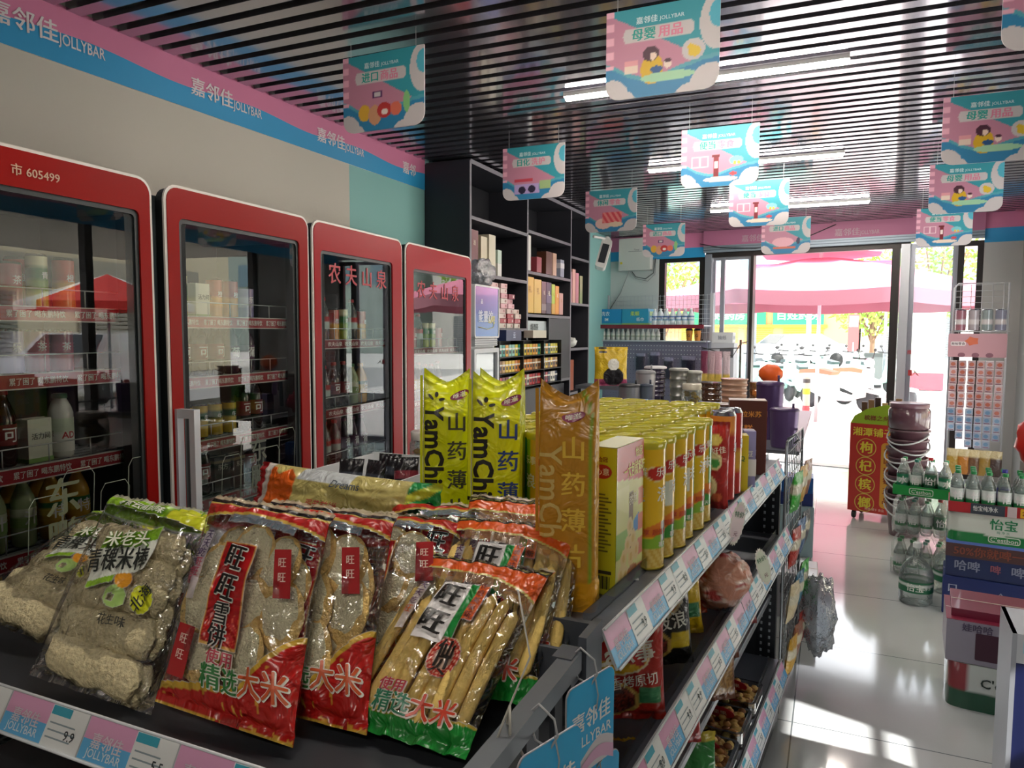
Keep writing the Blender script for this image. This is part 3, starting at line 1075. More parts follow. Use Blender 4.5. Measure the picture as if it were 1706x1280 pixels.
# small blue display cooler and the bag bundle on it
t = thing('display_cooler', 'small white display cooler with a blue poster on top, beside the red coolers', 'refrigerator', (-2.16, 4.23, 0), PI / 2 + R(3))
W_, D_, H_ = .43, .15, 1.80
m = MB()
m.box(0, W_, .03, D_, 0.02, H_, M('c9ccd0', .4))
m.box(.02, W_ - .02, .0, .03, 1.40, 1.45, M('b9bdc2', .35))
for zz in (1.405, 1.42, 1.435):
    m.box(.02, W_ - .02, -.004, 0, zz, zz + .004, M('6f757c', .4))
m.build('cabinet', t)
m = MB()
cA, cB, cC = lin('3a6fc4'), lin('8f8fd0'), lin('6fa8e0')
m.grid(lambda u, v: (.01 + .40 * u, -.004, 1.465 + .335 * v), 24, 24, GLOSSCARD,
       lambda u, v: tuple(cA[i] * (1 - v) * (1 - u * .5) + cB[i] * v * u + cC[i] * (.5 * u * (1 - v)) + cA[i] * .45 * v * (1 - u) for i in range(3)) + (1,))
m.frame(rrect(0, W_, 1.455, H_ + .01, .02), rrect(.012, W_ - .012, 1.467, H_ - .002, .014), -.008, .03, M('d7dade', .4))
m.text('能量饮', .085, face_front(.19, -.007, 1.60), M('d9e3f2', .4), .02)
m.text('品', .035, face_front(.12, -.007, 1.70), M('d9e3f2', .4), .02)
m.text('山吧', .06, face_front(.29, -.008, 1.58), M('d8d26a', .4), .02)
m.tube([(.06, -.008, 1.53), (.22, -.008, 1.515), (.32, -.008, 1.53), (.33, -.008, 1.57)], .002, M('d8d26a', .4), 5)
m.build('poster', t)
m = MB()
m.frame(rrect(0, W_, .25, 1.385, .01), rrect(.03, W_ - .03, .30, 1.355, .008), -.006, .03, M('c3c8ce', .35))
dr = m.build('door', t)
m = MB(); m.add([(.03, .01, .3), (W_ - .03, .01, .3), (W_ - .03, .01, 1.355), (.03, .01, 1.355)], [(0, 1, 2, 3)], clear('door_glass_grey', 'b9c6cc', .1, .8, .02, body=.35, bodycol='b9c4cc'))
m.build('glass', dr)
m = MB()
for zz in (.8, 1.0, 1.2):
    m.box(.03, W_ - .03, .028, .0295, zz, zz + .10, M('dfe3e8', .5))
m.build('leaflet', t)
m = MB()
rg = random.Random(3)
def cr(u, v):
    a, th = 2 * PI * u, PI * v
    p = Vector((sin(th) * cos(a), sin(th) * sin(a), cos(th)))
    q = 1 + .35 * noise.noise(p * 3.1) + .12 * noise.noise(p * 9)
    return (p.x * .16 * q, p.y * .07 * q, .085 + max(-.083, p.z * .085 * q))
m.grid(cr, 40, 26, clear('bundle_plastic', 'dfe3e8', .10, .5, .15, bump=1.0, bs=60, body=.35, bodycol='b9bcc6'), closed=True)
solo(m, 'plastic_bag_bundle', 'crumpled bundle of clear plastic bags lying on the small display cooler', 'bag', (-2.20, 4.42, H_ + .012), R(92))
# ------------------------------------------------------------------ shelving unit in the middle
GRZ = R(-4.6)
GO = Vector((-.325, 1.085, 0))
TG = Matrix.Translation(GO) @ Matrix.Rotation(GRZ, 4, 'Z')
def G(x, y, z=0.0):
    return TG @ Vector((x, y, z))
SHELF = M('6c6f78', .35, .3, bump=.03, bs=120)
UPR = M('23262b', .45, .3)
gond = thing('shelving_unit', 'long dark grey shelving unit with pink and blue price rails beside the aisle', 'shelf', GO, GRZ)
m = MB()
for y in (.0, .93, 1.80):
    m.box(-.50, -.46, y - .02, y + .02, 0, 1.0, UPR)
    m.box(-.5, .02, y - .015, y + .015, .02, .10, UPR)
m.box(-1.0, .03, .0, 1.8, .02, .12, UPR)
m.box(-.485, -.475, .02, 1.78, .12, .98, M('2c2f35', .6))
m.build('base_frame', gond)
m = MB()
m.box(-.06, .01, 1.80, 1.83, 0, 1.0, UPR)
m.box(-.45, -.06, 1.805, 1.815, .1, .95, M('2c2f35', .6))
for k in range(34):
    for xx in (-.045, -.015):
        m.box(xx, xx + .007, 1.796, 1.80, .08 + k * .027, .09 + k * .027, M('9aa0a6', .5))
m.build('end_upright', gond)
tagW, tagT = M('e9ecec', .4), M('3aa7bf', .4)
pinkM, blueM = M('dba0c4', .4), M('5fb4e6', .4)
def rail(m, y0, y1, x, z, seed, w=.066, tilt=.42):
    """tilted price rail along +y; its face leans out to +x"""
    rr = random.Random(seed)
    dz, dx = -w * cos(tilt), w * sin(tilt)
    def F(l, q, o=0.0):      # l along the rail, q 0..1 from the top to the bottom edge
        return (x + dx * q + o * cos(tilt), l, z + dz * q + o * sin(tilt))
    def patch(a, b, q0, q1, mat, o):
        m.add([F(a, q0, o), F(a, q1, o), F(b, q1, o), F(b, q0, o)], [(0, 1, 2, 3)], mat)
    m.add([F(y0, 0, 0), F(y0, 1, 0), F(y1, 1, 0), F(y1, 0, 0), F(y0, 0, -.004), F(y0, 1, -.004), F(y1, 1, -.004), F(y1, 0, -.004)],
          [(0, 1, 2, 3), (7, 6, 5, 4), (0, 4, 5, 1), (3, 2, 6, 7), (1, 5, 6, 2), (0, 3, 7, 4)], M('c9ced2', .35))
    y = y0
    k = 0
    while y < y1 - .005:
        b = min(y + .10, y1)
        patch(y, b, .04, .52, pinkM, .0006)
        patch(y, b, .52, .96, blueM, .0006)
        if b - y > .06:
            def fn(px, py, c=(y + b) / 2):
                q = .52 - py / w
                p = F(c + px, q, .0012)
                return p
            m.text('嘉邻佳', .022, fn, M('e9dfe8', .5), .02)
            def fn2(px, py, c=(y + b) / 2):
                return F(c + px, .78 - py / w, .0012)
            m.text('JOLLYBAR', .016, fn2, M('dfe9f2', .5), .01)
        y = b
        n = 1 if rr.random() < .8 else 2
        for _ in range(n):
            b = min(y + .082, y1)
            if b - y < .03: break
            patch(y, b, .02, .98, tagW, .0014)
            patch(y + .002, y + (b - y) * .55, .06, .26, tagT, .002)
            for q in (.42, .58, .74):
                patch(y + .006, b - .01 - rr.random() * .02, q, q + .035, M('8fa0a8', .5), .002)
            def fn3(px, py, c=y + (b - y) * .68):
                return F(c + px, .62 - py / w, .0024)
            m.text(rr.choice(['6.5', '8.0', '12.9', '5.5', '9.9']), .019, fn3, M('30383c', .5), .01)
            y = b + .002
    m.tube([F(y0, 0, .004), F(y1, 0, .004)], .0022, M('dfe4e8', .2), 6)
    m.tube([F(y0, 1, .004), F(y1, 1, .004)], .0022, M('dfe4e8', .2), 6)
def gshelf(z, x0, x1, seed, railon=True, lip=True, rz_=0.0):
    m = MB()
    for a, b in ((.005, .93), (.936, 1.795)):
        m.prism([(x0, z - .03), (x1 - .012, z - .03), (x1, z - .02), (x1, z - .003), (x1 - .004, z), (x0, z)], a, b, SHELF, 'y')
    s = m.build('shelf', gond)
    if railon:
        for a, b, q in ((.0, .925, seed), (.93, 1.79, seed + 1)):
            m = MB(); rail(m, a, b, x1 + .004, z + .005 + rz_, q); m.build('price_rail', s)
    if lip:
        m = MB()
        m.box(x1 - .03, x1 - .029, .0, 1.79, z, z + .028, clear('rail_plastic', 'eef2f4', .08, .7, .05))
        m.build('clear_lip', s)
m = None
gshelf(1.02, -1.12, -.002, 11)
gshelf(.735, -.46, .035, 21, rz_=.035)
gshelf(.50, -.46, -.01, 31, railon=False)
gshelf(.25, -.46, .03, 41)

# shelf in front (end of the row)
end = thing('end_shelf', 'near end shelf carrying the large snack bags, with a grey bar on its right side', 'shelf', (0, 0, 0))
m = MB()
m.box(-1.55, -.345, .705, 1.075, .895, .92, M('34373d', .4, .3))
m.box(-1.55, -.345, .705, 1.07, .62, .64, M('2b2e34', .5))
m.build('shelf', end)
m = MB(); m.T = Matrix.Translation((-1.55, .705, 0)) @ Matrix.Rotation(-PI / 2, 4, 'Z')
rail(m, 0, 1.19, .004, .925, 5, w=.062, tilt=.5)
m.build('price_rail', end)
m = MB()
PST = M('5c626b', .4, .4)
m.box(-.335, -.322, 1.0, 1.08, .3, 1.045, PST)
m.box(-.40, -.335, 1.065, 1.078, .3, 1.04, PST)
m.box(-.40, -.335, 1.0, 1.008, .96, 1.02, PST)
m.box(-.36, -.33, .955, 1.0, .985, 1.03, PST)
m.build('corner_post', end)
m = MB()
m.box(-.352, -.326, .60, .99, 1.0, 1.028, M('6a7078', .4, .4))
m.build('side_bar', end)
m = MB()
for y0, y1 in ((.80, .84), (.90, .93)):
    m.box(-.342, -.334, y0, y1, .3, 1.0, M('454a52', .5, .3))
m.box(-.345, -.338, .64, 1.0, .3, .88, M('1b1d21', .6))
m.tube([(-.33, .62, .77), (-.33, 1.0, .79)], .006, M('8a9098', .3, .6), 8)
m.build('side_panel', end)
m = MB()
for x in (-1.53, -.37):
    m.box(x - .015, x + .015, 1.03, 1.06, 0, .9, UPR)
    m.box(x - .015, x + .015, .72, .75, 0, .9, UPR)
m.build('leg', end)

def blue_tag(label, y, z, rz, x=-.3175, rx=0.0):
    t = thing('hanging_tag', label, 'tag', mat=TM((x, y, z), PI / 2 + rz, rx), group='blue shop tags tied to the end shelf bar')
    m = MB()
    W, H = .118, .138
    m.prism(rrect(-W / 2, W / 2, -H, 0, .014, 5), 0, .002, M('d8d4dc', .35), 'y')
    def low(x_):
        return -H * .80 + .014 * sin((x_ / W) * 5.0 + .6)
    n = 16
    xs = [-W / 2 + .0008 + (W - .0016) * i / n for i in range(n + 1)]
    def topz(x_):
        d = W / 2 - abs(x_)
        return -.0008 - (0.014 - math.sqrt(max(0, .014 ** 2 - (.014 - d) ** 2)) if d < .014 else 0)
    v = [(a, -.0008, low(a)) for a in xs] + [(a, -.0008, topz(a)) for a in xs]
    m.add(v, [(i, i + 1, i + n + 2, i + n + 1) for i in range(n)], M('1fb2ee', .3, coat=.3))
    v = [(a, -.0009, low(a) - .028 - .008 * sin(a * 30)) for a in xs] + [(a, -.0009, low(a) - .012 - .003 * sin(a * 40)) for a in xs]
    m.add(v, [(i, i + 1, i + n + 2, i + n + 1) for i in range(n)], M('d9a9cc', .35))
    m.text('嘉邻佳', .032, face_front(.0, -.0016, -.058), M('eef2f4', .4), .025)
    m.text('JOLLYBAR', .022, face_front(.0, -.0016, -.088), M('eef2f4', .4), .01)
    m.build('card', t)
    m = MB()
    m.tube([(0, .001, -.012), (.006, -.006, .004), (.004, -.002, .025), (0, .02, .038), (-.004, .036, .02), (-.006, .02, -.006), (0, .001, -.012)], .0016, M('a9abae', .6), 6)
    m.tube([(.004, -.003, .004), (.012, -.004, -.03), (.010, -.003, -.05)], .0012, M('a9abae', .6), 5)
    m.build('string', t)
blue_tag('complete blue shop tag hanging by the grey corner post', .975, 1.0, R(-18), x=-.306)
blue_tag('blue shop tag at the lower end of the grey bar, cut by the picture edge', .80, 1.0, R(-20), x=-.302)
blue_tag('blue shop tag hanging lower behind the complete tag', 1.01, .852, R(-20), x=-.308)
m = MB()
m.tube([(-.33, .74, 1.03), (-.335, .75, 1.06), (-.345, .765, 1.03), (-.32, .77, .98), (-.31, .80, .90), (-.312, .81, .82)], .0018, M('b3b0a8', .7), 6)
m.tube([(-.345, .73, 1.02), (-.34, .745, 1.045), (-.33, .80, 1.10), (-.36, .83, 1.17)], .0014, M('b3b0a8', .7), 6)
solo(m, 'tie_string', 'loose pale string wound over the grey bar of the end shelf', 'string')

# ---- chip tubes on the top shelf
def tube_col(base, kind):
    B = lin(base)
    def f(u, v):
        # the printed front is centred on u = .75 (side that faces -y) and again opposite
        a = ((u - .62) % .5) / .5            # two fronts round the tube
        x = (a - .5) * 2
        c = B
        if kind == 'green' and v > .30 and abs(x) > .45: c = lin('2f9a55')
        if kind != 'green' and v > .33 and abs(abs(x) - .86) < .16: c = lin('7fb83a')
        if .72 < v < .86 and (x / .42) ** 2 + ((v - .79) / .065) ** 2 < 1: c = lin('f0e1a0')
        if (x / .38) ** 2 + ((v - .79) / .055) ** 2 < 1: c = lin('c62a20')
        if .27 < v < .37 + .03 * sin(x * 3): c = lin('e8842a')
        if .14 < v < .27 + .02 * sin(x * 5): c = lin('3f9a3f') if kind == 'green' else lin('8fbf3a')
        if v < .17:
            c = lin('e9cf72') if sin(x * 22 + v * 60) > -.2 else lin('d9b047')
        if kind != 'green' and .40 < x + .2 < .72 and .22 < v < .40:
            c = lin('f2efe2') if sin(x * 140) > -.1 else lin('2a2622')
        if kind == 'green' and -.25 < x < .25 and .45 < v < .66: c = lin('e6e9e2')
        return (*c, 1)
    return f
def make_tube(base, kind, word):
    t = thing('chip_tube', 'x', 'can')
    h, r = .258, .0365
    m = MB()
    m.grid(lambda u, v: (r * cos(2 * PI * u), r * sin(2 * PI * u), .004 + (h - .014) * v), 48, 70, GLOSSCARD, tube_col(base, kind), closed=True)
    m.lathe([(r * .9, 0), (r * 1.02, .001), (r * 1.02, .005), (r, .006)], M('d8c04a', .3, .5), seg=28)
    for a in (-.35 + PI / 2, -.35 - PI / 2, -.35 + .0):
        for k, (w, sz, z, c, o) in enumerate(((word, .034, .155, 'f4f1e4', .03), ('乐事', .020, .2005, 'f4f1e4', .02), ('超值分享', .013, .078, 'c4351f', .02), ('薯片', .012, .052, 'f4f1e4', .02))):
            m.text(w, sz, lambda x, y: ((r + .0006) * sin(x / r + a), -(r + .0006) * cos(x / r + a), z + y), M(c, .4), o)
    m.build('tube_body', t)
    m = MB()
    m.lathe([(r * 1.04, h - .012), (r * 1.05, h), (r * .98, h + .003), (r * .93, h + .002), (r * .90, h - .001)], clear('lid_film_' + kind, 'e9e6a8', .08, .4, .1, body=.8, bodycol='e6e03a'), seg=28)
    m.build('lid', t)
    return t
TY, TGr = make_tube('f0c21e', 'yellow', '浪'), make_tube('e8b428', 'green', '味')
used = [False, False]
rr = random.Random(5)
rowsN = 11
for i in range(6):
    for j in range(rowsN):
        if i > 0 and j < 0: continue
        lx = -.045 - i * .079 - (.004 if j % 2 else 0)
        ly = .36 + j * .083 + rr.uniform(-.003, .003)
        if i == 0:
            if j > 5: continue
            kind = (0, 1, 0, 1, 0, 1)[j]
        else:
            kind = 0 if rr.random() < .72 else 1
        if i == 5 and j < 2: continue
        p = G(lx, ly, 1.0205)
        base = (TY, TGr)[kind]
        col = ('yellow', 'green and yellow')[kind]
        side = ['nearest the aisle', 'second row from the aisle', 'third row from the aisle', 'fourth row from the aisle', 'fifth row from the aisle', 'row farthest from the aisle'][i]
        lb = f'{col} tube of chips, {ORD[j]} from the front, {side}'
        if not used[kind]:
            used[kind] = True
            base.location = p
            base.rotation_euler = (0, 0, GRZ + R(rr.uniform(-15, 15)))
            base['label'] = lb
            base['group'] = 'chip tubes on the top shelf'
        else:
            dup(base, lb, p, GRZ + R(rr.uniform(-25, 25)), 'chip tubes on the top shelf')

# ---- box beside the tubes
def face_grid(m, fn, w, h, cf, nx, ny, mat=CARD):
    m.grid(lambda u, v: fn(u * w, v * h), nx, ny, mat, lambda u, v: (*cf(u, v), 1), False)
def biscuit_box():
    t = thing('biscuit_box', 'tall yellow carton with red and green print, standing in front of the chip tubes', 'box', (-.347, 1.243, 1.0205), R(85))
    # local: x runs along the wide side that faces the aisle, -y faces the viewer's right
    w, d, h = .145, .055, .272
    Y = M('c9cc2c', .4, coat=.2)
    m = MB()
    m.prism(rrect(0, w, 0, h, .002, 2), .0008, d, Y, 'y')
    def cf(u, v):
        c = lin('dfe08a')
        if v > .72 + .06 * (1 - u): c = lin('cf3a44')
        if v > .93: c = lin('cf3a44')
        if v < .72 and u < .45 and v > .60 - .2 * u: c = lin('e9e89a')
        if .10 < v < .42 and blob(u, v, .05, .40, .45, .16): c = lin('8fc04a')
        if .45 < u < .62 and .20 < v < .66: c = lin('7a5a35')
        if .62 < u < .85 and .36 < v < .44 + .2 * (u - .6): c = lin('3a8fd0')
        if u > .80 and .05 < v < .72 and sin(34 * v) > -.5: c = lin('e0796a')
        for cx, cy in ((.28, .22), (.42, .30), (.55, .20), (.35, .10), (.62, .32), (.18, .12), (.50, .42), (.75, .22)):
            if blob(u, v, cx, cy, .11, .065): c = lin('e8cf8a')
            if blob(u, v, cx, cy, .05, .03): c = lin('d9b864')
        if blob(u, v, .60, .08, .2, .06): c = lin('b8763f')
        return c
    face_grid(m, lambda x, y: (x, 0, y), w, h, cf, 50, 90, GLOSSCARD)
    m.text('一大包就够吃', .030, face_front(.092, -.001, .222), M('f0ea7a', .4), .03, width=.115)
    m.text('怡冠', .020, face_front(.115, -.001, .252), M('f0ea7a', .4), .02)
    m.text('桃酥', .022, face_front(.085, -.001, .165), M('f2ead2', .4), .02)
    # narrow side (x = 0 face) looks to the viewer's left
    F = lambda x, z: Matrix.Translation((-.001, d / 2 - x, z)) @ Matrix.Rotation(-PI / 2, 4, 'Z') @ FRONT
    for k in range(17):
        m.add([tuple((F(a, b)) @ Vector((0, 0, 0))) for a, b in ((-.020, .185 - k * .0065), (.012 + .006 * ((k * 7) % 3 - 1), .185 - k * .0065), (.012 + .006 * ((k * 7) % 3 - 1), .188 - k * .0065), (-.020, .188 - k * .0065))], [(0, 1, 2, 3)], M('6a6a20', .5))
    pts = [(-.0012, d / 2 - .018 * cos(2 * PI * i / 20), .228 + .013 * sin(2 * PI * i / 20)) for i in range(20)]
    m.add(pts, [tuple(range(20))], M('b5302a', .4))
    m.text('心意', .014, F(.0, .228) @ Matrix.Translation((0, 0, .0015)), M('f2e8d2', .4), .02)
    m.text('怡冠', .010, F(.0, .250), M('8a3020', .4), .02)
    for k in range(14):
        a = -.019 + k * .0026
        m.box(-.0012, -.0004, d / 2 - a - (.0006 + .0006 * (k % 3)), d / 2 - a, .012, .036, M('20201a', .5))
    m.box(-.0010, -.0004, d / 2 - .019, d / 2 + .021, .040, .046, M('3a3a2a', .5))
    m.build('box', t)
    m = MB(); m.prism(rrect(0, w, .001, d, .002, 2), h, h + .0012, M('b9b890', .45), 'z'); m.build('flap', t)
biscuit_box()

# ---- tall yam chip pouches
def pouch_surf(w, t, h, dip=.05, seed=0.0):
    """closed loop section: a gives the way round, v the height"""
    def f(a, v):
        ang = 2 * PI * a
        cx, cy_ = cos(ang), sin(ang)
        n = 5.0
        q = (abs(cx) ** n + abs(cy_) ** n) ** (-1 / n)
        x, y = cx * q, cy_ * q
        # side gussets fold inward higher up
        k = max(0.0, (v - .72) / .28)
        tt = t * (1 - .88 * k ** 1.3)
        if v > .96: tt *= .5
        ww = w * (1 + .06 * k)
        if abs(x) > .93:
            x *= 1 - (.10 + .12 * k) * (1 - abs(y)) * (1 if v > .1 else 0)
        zz = h * v - dip * max(0, (v - .75) / .25) * (1 - abs(x) ** 1.4)
        wv = noise.noise(Vector((x * 1.7 + seed, y * 1.3, v * 4.5))) * .0045
        wv += noise.noise(Vector((x * 4 + seed, y * 3, v * 13))) * .0018
        return (x * ww / 2, y * tt / 2 + (wv if abs(x) < .95 else 0), zz)
    return f
def yam_pouch(name, label, base, side, mat, txt1, txt2, seed, amber=False, w=.104, t=.062, h=.405):
    th = thing(name, label, 'snack bag', mat=mat, group='tall yam chip pouches')
    f = pouch_surf(w, t, h, .035, seed)
    B, S_ = lin(base), lin(side)
    def cf(a, v):
        x, y, z = f(a, v)
        c = B
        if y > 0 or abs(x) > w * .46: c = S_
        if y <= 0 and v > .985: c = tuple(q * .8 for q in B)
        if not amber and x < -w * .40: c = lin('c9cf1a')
        if amber and y < 0:
            d1 = abs(math.hypot((x - .0) / .040, (z - .33) / .06) - 1) if z > .33 else abs(abs(x) / .040 - 1)
            if d1 < .07 and x > -.01 and z > .05: c = lin('7fa82a')
            if z < .05 and x > .0: c = lin('e0a01c')
        return (*c, 1)
    m = MB()
    m.grid(f, 72, 90, FOIL, cf, closed=True)
    ring = [f(i / 72, 0) for i in range(72)]
    m.add(ring, [tuple(range(72))[::-1]], M(side, .4))
    def front(xc, zc, rot=False):
        def g(px, py):
            x = xc + (py if rot else px)
            z = zc + (-px if rot else py)
            ang = 0.75
            u = x / (w / 2)
            v = min(.97, max(.02, z / h))
            k = max(0.0, (v - .72) / .28)
            tt = t * (1 - .88 * k ** 1.3)
            n = 5.0
            yy = -(max(0, 1 - abs(min(.99, abs(u))) ** n)) ** (1 / n)
            wv = noise.noise(Vector((u * 1.7 + seed, yy * 1.3, v * 4.5))) * .0045 + noise.noise(Vector((u * 4 + seed, yy * 3, v * 13))) * .0018
            zz = h * v - .035 * max(0, (v - .75) / .25) * (1 - abs(u) ** 1.4)
            return (x, yy * tt / 2 + wv - .0014, zz)
        return g
    T1, T2, T3 = M(txt1, .4), M(txt2, .4), M('6a2050', .4)
    m.text('YamChip', .056, front(-.022 if not amber else -.026, .225 if not amber else .19, True), T1, .03 if not amber else .01, width=.20)
    if not amber:
        g = front(-.02, .335)
        for a0, dx, dz in ((0.7, .012, .012), (2.4, -.012, .010), (1.4, .0, .022)):
            pts = [g(dx + .008 * cos(a0) * cos(q) - .004 * sin(a0) * sin(q), dz + .008 * sin(a0) * cos(q) + .004 * cos(a0) * sin(q)) for q in [2 * PI * i / 10 for i in range(10)]]
            m.add(pts, [tuple(range(10))], T1)
    for k, ch in enumerate('山药薄片'):
        m.text(ch, .044, front(.026 if not amber else .012, .285 - k * .062), T2, .02)
    g = front(.030 if not amber else .010, .352)
    m.add([g(.020 * cos(2 * PI * i / 20), .011 * sin(2 * PI * i / 20) - .001) for i in range(20)], [tuple(range(20))], M('8d2450', .3))
    g2 = front(.030 if not amber else .010, .352)
    m.text('唯滋', .014, lambda x, y: tuple(Vector(g2(x, y)) + Vector((0, -.001, 0))), M('f0e6d8', .4), .02)
    m.build('pouch', th)
    m = MB()
    m.grid(lambda u, v: (-w / 2 - .004 + .006 * u, -t * .30 + .010 * sin(v * 9) * .2, h * (.02 + .93 * v)), 2, 20, M(base, .35))
    m.build('side_seam', th)
    return th
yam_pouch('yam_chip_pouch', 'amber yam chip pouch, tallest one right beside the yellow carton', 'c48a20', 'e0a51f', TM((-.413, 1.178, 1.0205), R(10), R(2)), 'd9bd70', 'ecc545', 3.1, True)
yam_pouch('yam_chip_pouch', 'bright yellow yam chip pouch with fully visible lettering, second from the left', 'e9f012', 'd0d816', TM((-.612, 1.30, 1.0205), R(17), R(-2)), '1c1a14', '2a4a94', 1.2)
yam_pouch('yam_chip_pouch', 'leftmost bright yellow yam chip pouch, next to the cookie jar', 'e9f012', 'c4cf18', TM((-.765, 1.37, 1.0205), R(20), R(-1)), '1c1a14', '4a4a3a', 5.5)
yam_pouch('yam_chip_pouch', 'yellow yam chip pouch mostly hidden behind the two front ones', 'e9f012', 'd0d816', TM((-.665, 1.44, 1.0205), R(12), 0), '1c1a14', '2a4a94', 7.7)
# red pouches and packs farther along the edge
def flat_pack(name, label, cat, w, h, t, cf, mat, words=(), foil=True, nx=26, ny=40, group=None, seed=0.0, crimp=.05):
    th = thing(name, label, cat, mat=mat, group=group)
    def f(u, v, s):
        x = 2 * u - 1
        q = min(1, max(0, (v - crimp) / (1 - 2 * crimp)))
        sp = sin(PI * q) ** .5 if 0 < q < 1 else 0
        pr = (1 - abs(x) ** 2.6) ** .6 if abs(x) < 1 else 0
        wv = noise.noise(Vector((x * 2 + seed, v * 4, s))) * .006 * (w / .2)
        fold = .002 * sin(x * 16 + seed) * (1 - sp)
        return (x * w / 2 * (1 - .05 * sp), s * (t / 2 * sp * pr + .0006) + wv * (.4 + sp) * (0 if abs(x) > .97 else 1) + fold, v * h)
    m = MB()
    mt = FOIL if foil else FILM
    m.grid(lambda u, v: f(u, v, -1), nx, ny, mt, lambda u, v: cf(u, v))
    m.grid(lambda u, v: f(1 - u, v, 1), nx, ny, mt, lambda u, v: cf(1 - u, v))
    for tx, sz, u, v, c, rot in words:
        def g(px, py):
            a, b_ = (px * cos(rot) - py * sin(rot)), (px * sin(rot) + py * cos(rot))
            uu, vv_ = u + a / w, v + b_ / h
            p = f(min(.98, max(.02, uu)), min(.98, max(.02, vv_)), -1)
            return (p[0], p[1] - .0015, p[2])
        m.text(tx, sz, g, M(c, .4), .02)
    m.build('pack', th)
    return th
def cf_redpack(u, v):
    c = lin('b3251f')
    if v > .95 or v < .03: c = lin('8d1c1a')
    if blob(u, v, .45, .80, .3, .06): c = lin('e9cf6a')
    if blob(u, v, .45, .56, .32, .10): c = lin('e9d9a0')
    if blob(u, v, .50, .54, .18, .05): c = lin('4a9a4a')
    if blob(u, v, .40, .26, .20, .12): c = lin('f0dca0')
    if blob(u, v, .6, .14, .2, .05): c = lin('e06a3a')
    return (*c, 1)
flat_pack('crisp_pack', 'red slim pack of crisps leaning at the shelf edge beyond the tubes', 'snack bag', .075, .24, .04, cf_redpack, TM(G(-.035, .915, 1.0215), GRZ + R(14), R(3)), [('上好佳', .020, .5, .68, 'f2e8d2', .15)])
P_ = None
for k, (lx, ly, c, lb) in enumerate(((-.04, 1.03, ('b5241c', 'c8332a', 'b5241c', 'd98a3a'), 'red tube of chips behind the slim red pack'), (-.125, .95, ('b5241c', 'c8332a', 'b5241c', 'd98a3a'), 'red tube of chips left of the slim red pack'), (-.04, 1.12, ('b5241c', 'd0a02a', 'b5241c', 'b5241c'), 'red and gold tube of chips next to the narrow yellow pack'))):
    o = make_can('chip_tube', lb, 'can', .258, .0365, c, '薯', group='red chip tubes on the top shelf')
    o.location = G(lx, ly, 1.0205)
    o.rotation_euler = (0, 0, GRZ)
def carton(label, w, d, h, col, words, loc, rz, name='snack_box', cat='box', **k):
    o = make_carton(name, label, cat, w, d, h, col, words, **k)
    o.location = loc
    o.rotation_euler = (0, 0, rz)
    return o
carton('narrow yellow pack standing between the red tube and the brown box', .035, .06, .17, 'd9c92a', [('Q', .02, 0, .6, '3a7a3a')], G(-.02, 1.20, 1.0205), GRZ + .3)
carton('narrow lilac and white pack beside the narrow yellow pack', .035, .06, .175, '8a86b8', [('豆', .02, 0, .6, 'e8e6e0')], G(-.012, 1.275, 1.0205), GRZ + .3, bands=[(.2, .5, 'd9d8e0')])
carton('tall dark brown chocolate box with orange print near the end of the top shelf', .12, .09, .25, '4a1f16', [('提拉米苏', .022, 0, .82, 'd08a3a'), ('蛋糕', .03, -.1, .62, 'c77a35'), ('好吃', .02, -.1, .42, 'c77a35')], G(-.062, 1.50, 1.0205), GRZ + R(14), side='6a2a1c', top='5a3a30')
o = carton('large brown box behind the tall dark brown chocolate box', .12, .10, .22, '3d1b14', [('巧', .03, 0, .6, 'c77a35')], G(-.20, 1.62, 1.0205), GRZ + R(8))
# flat boxes and tubs behind the tubes
carton('green and yellow flat tub with a clear lid, behind the yellow tubes', .15, .11, .20, '7fae2a', [('薯', .05, 0, .75, 'f2f0e0')], G(-.22, 1.38, 1.0205), GRZ, top='b9c6b0', bands=[(.78, .95, '3f8a4a')])
def jar(label, name, r, h, body, lid, loc, fill=None, lidh=.02, cat='jar'):
    t = thing(name, label, cat, loc, rnd.uniform(0, 6))
    if body != 'clear':
        m = MB(); m.lathe([(r * .9, 0), (r, .01), (r, h * .8), (r * .92, h * .9), (r * .85, h)], M(body, .15, coat=.6), seg=22)
    else:
        m = MB(); m.lathe([(r * .9, 0), (r, .01), (r, h * .8), (r * .92, h * .9), (r * .85, h)], PLASTIC, seg=22)
    m.build('jar_body', t)
    m = MB(); m.lathe([(r * .93, h * .93), (r * .95, h + lidh * .8), (r * .9, h + lidh), (0.001, h + lidh)], M(lid, .3), seg=22); m.build('lid', t)
    if fill:
        q = random.Random(hash(label) % 999 if False else len(label))
        for k in range(26):
            m = MB()
            a, rr_ = q.uniform(0, 6.28), q.uniform(0, r * .68)
            m.ball((rr_ * cos(a), rr_ * sin(a), .02 + h * .75 * (k / 26)), .018, .016, .010, M(fill[k % len(fill)], .6, bump=.4, bs=90), 8, 6, .3, k)
            m.build('cookie', t)
    return t
jar('tub with a purple lid behind the yellow tubes', 'candy_tub', .055, .19, 'b8a8c0', '5a3f7a', G(-.40, 1.42, 1.0205))
jar('clear jar of cookies with a clear lid, left of the yellow pouches', 'cookie_jar', .062, .125, 'clear', 'c9c6c0', G(-1.0, .94, 1.0205), ['8a5a2a', 'a9742f', '6a3f1c', 'c09a4a'], .018)
